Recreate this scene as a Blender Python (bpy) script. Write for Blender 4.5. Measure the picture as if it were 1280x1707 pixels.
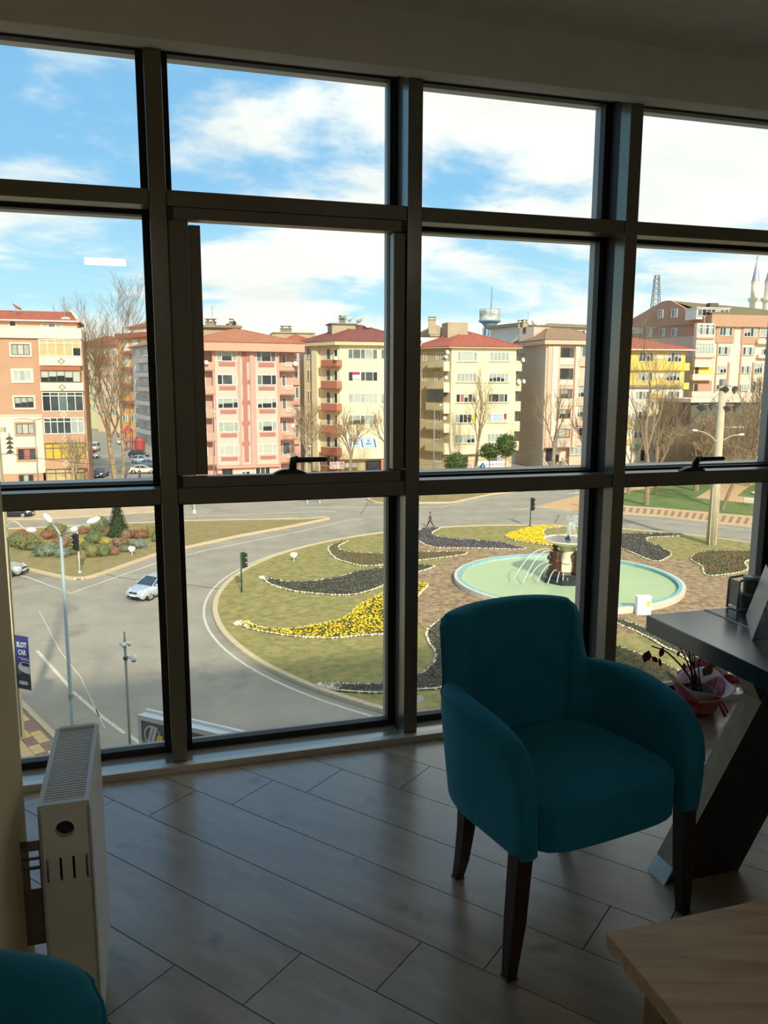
import bpy, bmesh, math, random
import numpy as np
from mathutils import Vector, Matrix, noise

for o in list(bpy.data.objects):
    bpy.data.objects.remove(o)
SC = bpy.context.scene
COL = SC.collection

# ------------------------------------------------------------------ camera
FPX, PITCH, ROLL, CH = 1341.0, math.radians(9.24), math.radians(.18), 1.5
cp, sp, cr, sr = math.cos(PITCH), math.sin(PITCH), math.cos(ROLL), math.sin(ROLL)
cam_data = bpy.data.cameras.new('camera')
cam = bpy.data.objects.new('camera', cam_data)
COL.objects.link(cam)
cam_data.sensor_width = 36
cam_data.lens = FPX * 36 / 1707
cam_data.clip_start = .05
cam_data.clip_end = 3000
_R, _U, _B = Vector((1, 0, 0)), Vector((0, sp, cp)), Vector((0, -cp, sp))
_X, _Y = cr * _R + sr * _U, -sr * _R + cr * _U
cam.matrix_world = Matrix(((_X.x, _Y.x, _B.x, 0), (_X.y, _Y.y, _B.y, 0), (_X.z, _Y.z, _B.z, CH), (0, 0, 0, 1)))
SC.camera = cam

# ------------------------------------------------------------------ sky, sun, exposure
SC.view_settings.view_transform = 'Standard'
SC.view_settings.look = 'None'
SC.view_settings.gamma = 1
SC.view_settings.use_curve_mapping = False
SC.view_settings.exposure = 1.15
SC.cycles.use_denoising = True
SC.cycles.max_bounces = 8
SC.cycles.diffuse_bounces = 5
SC.cycles.glossy_bounces = 4
SC.cycles.transparent_max_bounces = 24
SC.cycles.sample_clamp_indirect = 8

SKY_STRENGTH = .92
def make_world():
    w = bpy.data.worlds.new('sky'); SC.world = w; w.use_nodes = True
    nt = w.node_tree; nt.nodes.clear(); N = nt.nodes.new; L = nt.links.new
    out = N('ShaderNodeOutputWorld'); bg = N('ShaderNodeBackground'); L(bg.outputs[0], out.inputs[0])
    bg.inputs[1].default_value = SKY_STRENGTH
    tc = N('ShaderNodeTexCoord'); sep = N('ShaderNodeSeparateXYZ'); L(tc.outputs['Generated'], sep.inputs[0])
    def m(op, a, b=None, c=None, clamp=False):
        n = N('ShaderNodeMath'); n.operation = op; n.use_clamp = clamp
        for i, v in enumerate((a, b, c)):
            if v is None: continue
            if isinstance(v, (int, float)): n.inputs[i].default_value = v
            else: L(v, n.inputs[i])
        return n.outputs[0]
    def ramp(v, stops):
        n = N('ShaderNodeValToRGB'); L(v, n.inputs[0]); e = n.color_ramp.elements
        while len(e) < len(stops): e.new(.5)
        for el, (p, c) in zip(e, stops): el.position = p; el.color = (*c, 1)
        return n.outputs[0]
    def mix(f, a, b):
        n = N('ShaderNodeMix'); n.data_type = 'RGBA'; L(f, n.inputs[0])
        for i, v in ((6, a), (7, b)):
            if isinstance(v, tuple): n.inputs[i].default_value = (*v, 1)
            else: L(v, n.inputs[i])
        return n.outputs[2]
    z = m('MAXIMUM', sep.outputs[2], 0.0)
    blue = ramp(z, [(0, (.40, .56, .59)), (.10, (.28, .47, .57)), (.22, (.16, .34, .52)), (.45, (.11, .26, .45)), (1, (.09, .21, .40))])
    d = m('ADD', z, .16)
    comb = N('ShaderNodeCombineXYZ')
    L(m('DIVIDE', sep.outputs[0], d), comb.inputs[0]); L(m('DIVIDE', sep.outputs[1], d), comb.inputs[1]); comb.inputs[2].default_value = CLOUD_SEED
    no = N('ShaderNodeTexNoise'); no.inputs['Scale'].default_value = CLOUD_SCALE; no.inputs['Detail'].default_value = 9; no.inputs['Roughness'].default_value = .58; no.inputs['Distortion'].default_value = .35
    L(comb.outputs[0], no.inputs['Vector'])
    v = m('ADD', no.outputs[0], m('MULTIPLY', sep.outputs[0], CLOUD_TILT))
    mr = N('ShaderNodeMapRange'); mr.interpolation_type = 'SMOOTHSTEP'; L(v, mr.inputs[0])
    mr.inputs[1].default_value = CLOUD_LO; mr.inputs[2].default_value = CLOUD_HI
    cover = mr.outputs[0]
    no2 = N('ShaderNodeTexNoise'); no2.inputs['Scale'].default_value = 2.6; no2.inputs['Detail'].default_value = 7; L(comb.outputs[0], no2.inputs['Vector'])
    cloud = ramp(no2.outputs[0], [(.30, (.52, .525, .505)), (.52, (.60, .60, .565)), (.75, (.66, .655, .61))])
    col = mix(cover, blue, cloud)
    # pale band of far cloud low over the horizon
    no3 = N('ShaderNodeTexNoise'); no3.inputs['Scale'].default_value = 7; no3.inputs['Detail'].default_value = 5; L(tc.outputs['Generated'], no3.inputs['Vector'])
    lowband = m('SUBTRACT', m('ADD', .022, m('MULTIPLY', no3.outputs[0], .11)), z)
    mr2 = N('ShaderNodeMapRange'); mr2.interpolation_type = 'SMOOTHSTEP'; L(lowband, mr2.inputs[0]); mr2.inputs[1].default_value = -.006; mr2.inputs[2].default_value = .03
    mr2.inputs[4].default_value = .75
    col = mix(mr2.outputs[0], col, (.62, .61, .55))
    ground = m('LESS_THAN', sep.outputs[2], -.002)
    col = mix(ground, col, (.30, .28, .24))
    L(col, bg.inputs[0])
CLOUD_SEED, CLOUD_TILT, CLOUD_LO, CLOUD_HI, CLOUD_SCALE = 64.1, .21, .41, .57, 1.15
make_world()

SUN_AZ, SUN_EL = math.radians(-16.5), math.radians(31)
sun_d = bpy.data.lights.new('sun', 'SUN'); sun = bpy.data.objects.new('sun', sun_d); COL.objects.link(sun)
sun_d.energy = 2.3; sun_d.color = (1, .93, .79); sun_d.angle = math.radians(2.2)
sun.rotation_euler = Vector((math.sin(SUN_AZ) * math.cos(SUN_EL), math.cos(SUN_AZ) * math.cos(SUN_EL), -math.sin(SUN_EL))).to_track_quat('-Z', 'Y').to_euler()

# ------------------------------------------------------------------ survey helpers: sight lines met with real planes
def ray(x, y):
    u = (x - 640) / FPX; v = (853.5 - y) / FPX
    u, v = u * cr - v * sr, v * cr + u * sr
    return np.array([u, cp + v * sp, -sp + v * cp])
EYE = np.array([0, 0, CH])
GZ = -13.8                                     # street level, room floor is z = 0
def gp(x, y, z=GZ):
    r = ray(x, y); p = EYE + r * ((z - CH) / r[2]); return Vector(p)
def gp2(pts, z=GZ):
    return [tuple(gp(x, y, z)[:2]) for x, y in pts]
def at_depth(x, y, Y):
    r = ray(x, y); return Vector(EYE + r * (Y / r[1]))
def hx(px, Y, y=635):                          # plan position of an upright seen at (px, y) at depth Y
    r = ray(px, y); return (r[0] / r[1] * Y, Y)
FA = math.radians(16.54)
FD = Vector((math.cos(FA), math.sin(FA), 0)); FN = Vector((-math.sin(FA), math.cos(FA), 0))
def FP(s, D, z=0):                             # s along the glazed front, D outwards
    return FD * s + FN * D + Vector((0, 0, z))
def on_front(x, y, D):
    r = Vector(ray(x, y)); e = Vector(EYE); return e + r * ((D - e.dot(FN)) / r.dot(FN))

# ------------------------------------------------------------------ materials
def lin(c):
    return tuple(((v / 255) / 12.92 if v / 255 <= .04045 else ((v / 255 + .055) / 1.055) ** 2.4) for v in c)
MATS = {}
def M(name, rgb, rough=.6, metal=0, var=.12, scale=6, bump=0, bscale=None, spec=.5, coat=0, sheen=0, alpha=None):
    if name in MATS: return MATS[name]
    m = bpy.data.materials.new(name); m.use_nodes = True; nt = m.node_tree; N = nt.nodes.new; L = nt.links.new
    b = nt.nodes['Principled BSDF']; c = lin(rgb)
    b.inputs['Roughness'].default_value = rough; b.inputs['Metallic'].default_value = metal
    b.inputs['Specular IOR Level'].default_value = spec
    if coat: b.inputs['Coat Weight'].default_value = coat; b.inputs['Coat Roughness'].default_value = .08 if coat <= .7 else .22
    if sheen: b.inputs['Sheen Weight'].default_value = sheen; b.inputs['Sheen Roughness'].default_value = .45; b.inputs['Sheen Tint'].default_value = (*[min(1, v * 3 + .1) for v in c], 1)
    tc = N('ShaderNodeTexCoord'); no = N('ShaderNodeTexNoise'); no.inputs['Scale'].default_value = scale; no.inputs['Detail'].default_value = 6
    L(tc.outputs['Object'], no.inputs['Vector'])
    rp = N('ShaderNodeValToRGB'); e = rp.color_ramp.elements
    e[0].position = .3; e[0].color = (*[v * (1 - var) for v in c], 1); e[1].position = .7; e[1].color = (*[min(1, v * (1 + var)) for v in c], 1)
    L(no.outputs[0], rp.inputs[0]); L(rp.outputs[0], b.inputs['Base Color'])
    if bump:
        n2 = N('ShaderNodeTexNoise'); n2.inputs['Scale'].default_value = bscale or scale * 6; n2.inputs['Detail'].default_value = 4; L(tc.outputs['Object'], n2.inputs['Vector'])
        bp = N('ShaderNodeBump'); bp.inputs['Strength'].default_value = bump; bp.inputs['Distance'].default_value = .02; L(n2.outputs[0], bp.inputs['Height']); L(bp.outputs[0], b.inputs['Normal'])
    MATS[name] = m; return m
def nodes_of(m):
    nt = m.node_tree; return nt, nt.nodes['Principled BSDF'], nt.nodes.new, nt.links.new
def M_emit(name, rgb, s):
    m = bpy.data.materials.new(name); m.use_nodes = True; b = m.node_tree.nodes['Principled BSDF']
    b.inputs['Base Color'].default_value = (*lin(rgb), 1); b.inputs['Emission Color'].default_value = (*lin(rgb), 1); b.inputs['Emission Strength'].default_value = s
    MATS[name] = m; return m
def M_glass(name, tint, refl=1.0):
    m = bpy.data.materials.new(name); m.use_nodes = True; nt = m.node_tree; nt.nodes.clear(); N = nt.nodes.new; L = nt.links.new
    out = N('ShaderNodeOutputMaterial'); mx = N('ShaderNodeMixShader'); t = N('ShaderNodeBsdfTransparent'); g = N('ShaderNodeBsdfGlossy'); f = N('ShaderNodeFresnel')
    t.inputs[0].default_value = (*tint, 1); g.inputs['Roughness'].default_value = 0; g.inputs[0].default_value = (refl, refl, refl, 1); f.inputs['IOR'].default_value = 1.5
    
    ge = N('ShaderNodeNewGeometry'); fr = N('ShaderNodeMath'); fr.operation = 'SUBTRACT'; fr.inputs[0].default_value = 1; L(ge.outputs['Backfacing'], fr.inputs[1])
    mu = N('ShaderNodeMath'); mu.operation = 'MULTIPLY'; L(f.outputs[0], mu.inputs[0]); L(fr.outputs[0], mu.inputs[1]); m2 = N('ShaderNodeMath'); m2.operation = 'MULTIPLY'; m2.use_clamp = True; m2.inputs[1].default_value = 1.7; L(mu.outputs[0], m2.inputs[0])
    L(m2.outputs[0], mx.inputs[0]); L(t.outputs[0], mx.inputs[1]); L(g.outputs[0], mx.inputs[2]); L(mx.outputs[0], out.inputs[0])
    MATS[name] = m; return m
def M_mix(name, a, b, scale, lo=.45, hi=.55, rough=.85, detail=6, bump=0, bscale=30):      # two colours in patches
    m = M(name, a, rough, scale=scale)
    nt, bs, N, L = nodes_of(m)
    tc = N('ShaderNodeTexCoord'); no = N('ShaderNodeTexNoise'); no.inputs['Scale'].default_value = scale; no.inputs['Detail'].default_value = detail; no.inputs['Roughness'].default_value = .65
    L(tc.outputs['Object'], no.inputs['Vector']); rp = N('ShaderNodeValToRGB'); e = rp.color_ramp.elements
    e[0].position = lo; e[0].color = (*lin(a), 1); e[1].position = hi; e[1].color = (*lin(b), 1)
    L(no.outputs[0], rp.inputs[0]); L(rp.outputs[0], bs.inputs['Base Color'])
    if bump:
        n2 = N('ShaderNodeTexNoise'); n2.inputs['Scale'].default_value = bscale; L(tc.outputs['Object'], n2.inputs['Vector'])
        bp = N('ShaderNodeBump'); bp.inputs['Strength'].default_value = bump; bp.inputs['Distance'].default_value = .1; L(n2.outputs[0], bp.inputs['Height']); L(bp.outputs[0], bs.inputs['Normal'])
    return m
def M_wood(name, a, b, scale=(1, 14, 14), rough=.5, spec=.5, rot=(0, 0, 0)):
    m = M(name, a, rough, spec=spec); nt, bs, N, L = nodes_of(m)
    tc = N('ShaderNodeTexCoord'); mp = N('ShaderNodeMapping'); mp.inputs['Scale'].default_value = scale; mp.inputs['Rotation'].default_value = rot
    no = N('ShaderNodeTexNoise'); no.inputs['Scale'].default_value = 2.2; no.inputs['Detail'].default_value = 8; no.inputs['Distortion'].default_value = .6
    L(tc.outputs['Object'], mp.inputs[0]); L(mp.outputs[0], no.inputs['Vector'])
    rp = N('ShaderNodeValToRGB'); e = rp.color_ramp.elements; e[0].position = .3; e[0].color = (*lin(a), 1); e[1].position = .72; e[1].color = (*lin(b), 1)
    L(no.outputs[0], rp.inputs[0]); L(rp.outputs[0], bs.inputs['Base Color'])
    bp = N('ShaderNodeBump'); bp.inputs['Strength'].default_value = .12; bp.inputs['Distance'].default_value = .004; L(no.outputs[0], bp.inputs['Height']); L(bp.outputs[0], bs.inputs['Normal'])
    return m

# ------------------------------------------------------------------ mesh helpers
Z3 = Vector((0, 0, 1))
class MB:
    def __init__(s): s.v = []; s.f = []; s.mi = []
    def add(s, vs, fs, mi=0):
        n = len(s.v); s.v += [tuple(v) for v in vs]
        for f in fs: s.f.append(tuple(i + n for i in f)); s.mi.append(mi)
        return s
    def hexa(s, p, mi=0):                       # p: 4 bottom (ccw) + 4 top
        return s.add(p, [(3, 2, 1, 0), (4, 5, 6, 7), (0, 1, 5, 4), (1, 2, 6, 5), (2, 3, 7, 6), (3, 0, 4, 7)], mi)
    def box(s, x0, x1, y0, y1, z0, z1, mi=0):
        return s.hexa([(x0, y0, z0), (x1, y0, z0), (x1, y1, z0), (x0, y1, z0), (x0, y0, z1), (x1, y0, z1), (x1, y1, z1), (x0, y1, z1)], mi)
    def obox(s, o, U, V, W, mi=0):              # corner + three edge vectors
        o, U, V, W = map(Vector, (o, U, V, W)); return s.hexa([o, o + U, o + U + V, o + V, o + W, o + U + W, o + U + V + W, o + V + W], mi)
    def fp(s, s0, s1, d0, d1, z0, z1, mi=0):    # box in the glazed front's own axes
        return s.hexa([FP(s0, d0, z0), FP(s1, d0, z0), FP(s1, d1, z0), FP(s0, d1, z0), FP(s0, d0, z1), FP(s1, d0, z1), FP(s1, d1, z1), FP(s0, d1, z1)], mi)
    def prism(s, poly, z0, z1, mi=0):
        a = sum(poly[i][0] * poly[(i + 1) % len(poly)][1] - poly[(i + 1) % len(poly)][0] * poly[i][1] for i in range(len(poly)))
        if a < 0: poly = poly[::-1]
        n = len(poly)
        return s.add([(x, y, z0) for x, y in poly] + [(x, y, z1) for x, y in poly],
                     [tuple(range(n - 1, -1, -1)), tuple(range(n, 2 * n))] + [(i, (i + 1) % n, n + (i + 1) % n, n + i) for i in range(n)], mi)
    def tube(s, pts, rad, n=6, cap=True, mi=0, flat=None):
        pts = [Vector(p) for p in pts]
        if isinstance(rad, (int, float)): rad = [rad] * len(pts)
        base = len(s.v); prev = None
        for i, p in enumerate(pts):
            t = (pts[min(i + 1, len(pts) - 1)] - pts[max(i - 1, 0)])
            t = t.normalized() if t.length > 1e-9 else Z3.copy()
            if prev is None: a = t.orthogonal().normalized() if abs(t.z) < .99 else Vector((1, 0, 0))
            else: a = (prev - t * prev.dot(t)); a = a.normalized() if a.length > 1e-6 else t.orthogonal().normalized()
            prev = a; b = t.cross(a)
            for k in range(n):
                w = 2 * math.pi * k / n
                s.v.append(tuple(p + (a * math.cos(w) + b * math.sin(w)) * rad[i]))
        for i in range(len(pts) - 1):
            for k in range(n):
                k2 = (k + 1) % n; s.f.append((base + i * n + k, base + i * n + k2, base + (i + 1) * n + k2, base + (i + 1) * n + k)); s.mi.append(mi)
        if cap:
            s.f.append(tuple(base + k for k in range(n - 1, -1, -1))); s.mi.append(mi)
            e = base + (len(pts) - 1) * n; s.f.append(tuple(e + k for k in range(n))); s.mi.append(mi)
        return s
    def lathe(s, prof, n=20, o=(0, 0, 0), ax=None, mi=0, cap=True):      # prof: (r, h) list, axis z (or any axis vector)
        o = Vector(o); ax = Vector(ax or (0, 0, 1)).normalized(); a = ax.orthogonal().normalized(); b = ax.cross(a); base = len(s.v)
        for r, h in prof:
            for k in range(n):
                w = 2 * math.pi * k / n; s.v.append(tuple(o + ax * h + (a * math.cos(w) + b * math.sin(w)) * r))
        for i in range(len(prof) - 1):
            for k in range(n):
                k2 = (k + 1) % n; s.f.append((base + i * n + k, base + i * n + k2, base + (i + 1) * n + k2, base + (i + 1) * n + k)); s.mi.append(mi)
        if cap and prof[0][0] > 1e-6: s.f.append(tuple(base + k for k in range(n - 1, -1, -1))); s.mi.append(mi)
        if cap and prof[-1][0] > 1e-6: e = base + (len(prof) - 1) * n; s.f.append(tuple(e + k for k in range(n))); s.mi.append(mi)
        return s
    def ball(s, c, r, n=10, m=6, mi=0):
        c = Vector(c); rx, ry, rz = (r, r, r) if isinstance(r, (int, float)) else r; base = len(s.v)
        for i in range(1, m):
            t = math.pi * i / m
            for k in range(n):
                w = 2 * math.pi * k / n; s.v.append((c.x + rx * math.sin(t) * math.cos(w), c.y + ry * math.sin(t) * math.sin(w), c.z + rz * math.cos(t)))
        s.v.append((c.x, c.y, c.z + rz)); s.v.append((c.x, c.y, c.z - rz)); top, bot = len(s.v) - 2, len(s.v) - 1
        for i in range(m - 2):
            for k in range(n):
                k2 = (k + 1) % n; s.f.append((base + i * n + k, base + (i + 1) * n + k, base + (i + 1) * n + k2, base + i * n + k2)); s.mi.append(mi)
        for k in range(n):
            k2 = (k + 1) % n; s.f.append((top, base + k, base + k2)); s.mi.append(mi)
            e = base + (m - 2) * n; s.f.append((bot, e + k2, e + k)); s.mi.append(mi)
        return s
    def build(s, name, mat, parent=None, smooth=False, bevel=0, seg=2):
        base = Vector(BASE.get(root_of(parent).name, (0, 0, 0))) if parent is not None else Vector((0, 0, 0))
        me = bpy.data.meshes.new(name)
        me.from_pydata([tuple(Vector(v) - base) for v in s.v], [], s.f); me.update()
        mats = mat if isinstance(mat, (list, tuple)) else [mat]
        for mm in mats: me.materials.append(mm)
        if len(mats) > 1: me.polygons.foreach_set('material_index', s.mi)
        if bevel:
            bm = bmesh.new(); bm.from_mesh(me); bmesh.ops.remove_doubles(bm, verts=bm.verts, dist=1e-5)
            bmesh.ops.bevel(bm, geom=[e for e in bm.edges if len(e.link_faces) == 2 and e.calc_face_angle() > .5], offset=bevel, segments=seg, affect='EDGES', profile=.6)
            bm.to_mesh(me); bm.free()
        if smooth:
            me.polygons.foreach_set('use_smooth', [True] * len(me.polygons))
        o = bpy.data.objects.new(name, me); COL.objects.link(o)
        if parent is not None: o.parent = parent
        return o
BASE = {}
def root_of(o):
    while o.parent is not None: o = o.parent
    return o
def tag(o, label=None, cat=None, group=None, kind=None):
    if label: o['label'] = label
    if cat: o['category'] = cat
    if group: o['group'] = group
    if kind: o['kind'] = kind
    return o
def thing(name, label, cat, base=(0, 0, 0), group=None, kind=None):
    o = bpy.data.objects.new(name, None); COL.objects.link(o); o.empty_display_size = .2
    o.location = base; BASE[o.name] = tuple(base); return tag(o, label, cat, group, kind)
def struct(o, label, cat):
    return tag(o, label, cat, None, 'structure')
def copy_tree(o, parent=None):
    c = o.copy(); COL.objects.link(c)
    if parent is not None: c.parent = parent
    for ch in list(o.children): copy_tree(ch, c)
    return c
def text(name, body, size, pos, U, V, parent, mat, extrude=.01, align='CENTER', sx=1.0, bold=0):
    cu = bpy.data.curves.new(name, 'FONT'); cu.body = body; cu.size = size; cu.offset = bold; cu.extrude = extrude; cu.align_x = align; cu.align_y = 'CENTER'
    cu.resolution_u = 3; cu.materials.append(mat)
    tmp = bpy.data.objects.new('tmp', cu); COL.objects.link(tmp); bpy.context.view_layer.update(); dg = bpy.context.evaluated_depsgraph_get(); me = bpy.data.meshes.new_from_object(tmp.evaluated_get(dg)); bpy.data.objects.remove(tmp)
    o = bpy.data.objects.new(name, me); COL.objects.link(o); U = Vector(U).normalized(); V = Vector(V).normalized(); W = U.cross(V)
    base = Vector(BASE.get(root_of(parent).name, (0, 0, 0))); p = Vector(pos) - base
    o.parent = parent
    o.matrix_basis = Matrix(((U.x * sx, V.x, W.x, p.x), (U.y * sx, V.y, W.y, p.y), (U.z * sx, V.z, W.z, p.z), (0, 0, 0, 1)))
    return o

# ------------------------------------------------------------------ materials of the room
m_plaster = M('plaster_grey', (222, 216, 202), .9, var=.05, scale=9, bump=.08)
m_beam = M('beam_paint', (218, 216, 208), .9, var=.05, scale=5, bump=.06)
m_pier = M('pier_paint', (214, 194, 156), .85, var=.07, scale=4, bump=.1)
m_alu = M('bronze_aluminium', (108, 104, 92), .36, .35, var=.08, scale=3, bump=.02, bscale=200)
m_aluside = M('bronze_aluminium_side', (116, 112, 100), .22, .55, var=.06, scale=3)
m_gasket = M('black_gasket', (30, 29, 27), .6, var=.15, scale=20)
m_cap = M('outer_cap_aluminium', (150, 146, 138), .4, .3, var=.06, scale=4)
m_ledge = M('ledge_aluminium', (206, 202, 194), .38, .35, var=.06, scale=3, bump=.03, bscale=120)
m_glass = M_glass('window_glass', (.955, .975, .962))
m_black = M('black_plastic', (14, 14, 14), .4, var=.2, scale=30)
m_grout = M('dark_joint', (22, 21, 20), .9, var=.1, scale=30)
def make_plank_mat():
    m = M('grey_plank', (96, 92, 90), .36, scale=5, spec=.5, coat=.75); nt, b, N, L = nodes_of(m)
    tc = N('ShaderNodeTexCoord'); oi = N('ShaderNodeObjectInfo')
    mp = N('ShaderNodeMapping'); mp.inputs['Scale'].default_value = (2.2, 9, 1)
    add = N('ShaderNodeVectorMath'); add.operation = 'ADD'; sc = N('ShaderNodeVectorMath'); sc.operation = 'SCALE'; sc.inputs[3].default_value = 37
    cmb = N('ShaderNodeCombineXYZ'); L(oi.outputs['Random'], cmb.inputs[0]); L(oi.outputs['Random'], cmb.inputs[1]); L(cmb.outputs[0], sc.inputs[0])
    L(tc.outputs['Object'], mp.inputs[0]); L(mp.outputs[0], add.inputs[0]); L(sc.outputs[0], add.inputs[1])
    n1 = N('ShaderNodeTexNoise'); n1.inputs['Scale'].default_value = 1.6; n1.inputs['Detail'].default_value = 9; n1.inputs['Roughness'].default_value = .62; L(add.outputs[0], n1.inputs['Vector'])
    r1 = N('ShaderNodeValToRGB'); e = r1.color_ramp.elements; e[0].position = .25; e[0].color = (*lin((148, 134, 116)), 1); e[1].position = .78; e[1].color = (*lin((190, 174, 153)), 1)
    L(n1.outputs[0], r1.inputs[0])
    # knots and worn specks
    vo = N('ShaderNodeTexNoise'); vo.inputs['Scale'].default_value = 7; vo.inputs['Detail'].default_value = 2; a2 = N('ShaderNodeVectorMath'); a2.operation = 'ADD'; L(tc.outputs['Object'], a2.inputs[0]); L(sc.outputs[0], a2.inputs[1]); L(a2.outputs[0], vo.inputs['Vector'])
    r2 = N('ShaderNodeValToRGB'); e = r2.color_ramp.elements; e[0].position = .26; e[0].color = (.55, .62, .63, 1); e[1].position = .36; e[1].color = (1, 1, 1, 1); L(vo.outputs[0], r2.inputs[0])
    mx = N('ShaderNodeMix'); mx.data_type = 'RGBA'; mx.blend_type = 'MULTIPLY'; mx.inputs[0].default_value = 1; L(r1.outputs[0], mx.inputs[6]); L(r2.outputs[0], mx.inputs[7]); L(mx.outputs[2], b.inputs['Base Color'])
    rr = N('ShaderNodeMapRange'); rr.inputs[3].default_value = .24; rr.inputs[4].default_value = .38; L(n1.outputs[0], rr.inputs[0]); L(rr.outputs[0], b.inputs['Roughness'])
    bp = N('ShaderNodeBump'); bp.inputs['Strength'].default_value = .10; bp.inputs['Distance'].default_value = .003; L(n1.outputs[0], bp.inputs['Height']); L(bp.outputs[0], b.inputs['Normal'])
    return m
m_plank = make_plank_mat()

S0, S1, D0, D1 = -1.45, 4.75, -4.6, 3.018          # the room in the front's axes
SOFFIT, CEIL = 2.664, 2.80

# ------------------------------------------------------------------ floor of planks
fl = thing('floor', 'dark grey wood-look plank floor laid diagonally to the glazed front', 'floor'); struct(fl, fl['label'], 'floor')
MB().fp(S0 - .15, S1 + .15, D0 - .15, 3.24, -.30, -.012).build('subfloor', m_grout, fl)
PA = math.radians(-34.38); PU = Vector((math.cos(PA), math.sin(PA), 0)); PV = Vector((-math.sin(PA), math.cos(PA), 0))
PW, PL, GAP, PT = .2195, 1.306, .0032, .012
def clip(poly, nx, ny, c):                      # keep nx*x + ny*y <= c
    out = []
    for i in range(len(poly)):
        a, b = poly[i], poly[(i + 1) % len(poly)]; da, db = nx * a[0] + ny * a[1] - c, nx * b[0] + ny * b[1] - c
        if da <= 0: out.append(a)
        if da * db < 0: t = da / (da - db); out.append((a[0] + (b[0] - a[0]) * t, a[1] + (b[1] - a[1]) * t))
    return out
row_end = {-2: -1.505, -1: -1.263, 0: -1.023, 1: -.836, 2: -.652, 3: -1.797 + PL, 4: -1.526 + PL - .0}
plank_proto = None
for k in range(-32, 16):
    lo = 1.2435 + PW * (k + 1); hi = lo + PW
    off = row_end.get(k, (-1.505 + .2405 * (k + 2)))
    for j in range(-8, 9):
        a = off + j * PL; b = a + PL
        rect = [(a + GAP / 2, lo + GAP / 2), (b - GAP / 2, lo + GAP / 2), (b - GAP / 2, hi - GAP / 2), (a + GAP / 2, hi - GAP / 2)]
        w = [tuple((PU * x + PV * y)[:2]) for x, y in rect]
        c = w
        for n, lim in ((FD, S1), (-FD, -S0), (FN, D1), (-FN, -D0)):
            c = clip(c, n.x, n.y, lim)
            if len(c) < 3: break
        if len(c) < 3: continue
        area = abs(sum(c[i][0] * c[(i + 1) % len(c)][1] - c[(i + 1) % len(c)][0] * c[i][1] for i in range(len(c)))) / 2
        if area < 1e-4: continue
        full = area > (PL - GAP) * (PW - GAP) * .999
        ctr = PU * ((a + b) / 2) + PV * ((lo + hi) / 2)
        if full and plank_proto is not None:
            o = plank_proto.copy(); COL.objects.link(o)
        else:
            loc = [((x - ctr.x) * PU.x + (y - ctr.y) * PU.y, (x - ctr.x) * PV.x + (y - ctr.y) * PV.y) for x, y in c]
            o = MB().prism(loc, -PT, 0).build('plank', m_plank)
            o.parent = fl
            if full: plank_proto = o
        o.location = ctr; o.rotation_euler = (0, 0, PA)

# ------------------------------------------------------------------ ceiling, head beam, walls, the building's own body above and below
c = MB().fp(S0 - .15, S1 + .15, D0 - .15, 3.3, CEIL, CEIL + .12).build('ceiling', m_plaster); struct(c, 'flat painted ceiling above the room', 'ceiling')
b = MB().fp(S0 - .15, S1 + .15, 2.967, 3.05, 2.613, CEIL + .05).fp(S0 - .15, S1 + .15, 3.05, 3.32, SOFFIT, CEIL + .05).build('trim_1', m_beam, bevel=.003); struct(b, 'grey plastered beam over the glazed front', 'beam')
w = MB().fp(S0 - .05, -.292, 1.36, 1.82, -.01, CEIL + .02).build('wall_left', m_pier); struct(w, 'beige painted wall pier beside the radiator', 'wall')
w = MB().fp(S0 - .15, S0, D0 - .1, 1.9, -.01, CEIL + .02).build('wall_left_rear', m_plaster); struct(w, 'plain plaster wall on the left behind the wall pier', 'wall')
w = MB().fp(S0 - .3, S0, 1.8, 3.3, -.01, CEIL + .02).build('wall_front_return', m_pier); struct(w, 'beige return wall at the far left end of the glazing', 'wall')
w = MB().fp(S1, S1 + .15, D0 - .1, 3.3, -.01, CEIL + .02).build('wall_right', m_plaster); struct(w, 'plain plaster wall closing the room on the right', 'wall')
w = MB().fp(S0 - .15, S1 + .15, D0 - .15, D0, -.01, CEIL + .02).build('wall_back', m_plaster); struct(w, 'plain plaster wall at the back of the room', 'wall')
m_render = M('street_render', (188, 180, 165), .9, var=.08, scale=.6, bump=.1, bscale=20)
up = MB().fp(-26, 26, -16, 3.36, CEIL + .13, 9.6)
up.fp(-26, S0 - .3, -16, 3.36, -.3, CEIL + .13); up.fp(S1 + .15, 26, -16, 3.36, -.3, CEIL + .13); up.fp(S0 - .3, S1 + .15, -16, D0 - .15, -.3, CEIL + .13)
w = up.build('wall_upper_storeys', m_render); struct(w, 'rendered storeys of this building around and above the room', 'wall')
w = MB().fp(-26, 26, -16, 3.34, GZ, -.31).build('wall_lower_storeys', m_render); struct(w, 'rendered storeys of this building below the room', 'wall')

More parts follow.
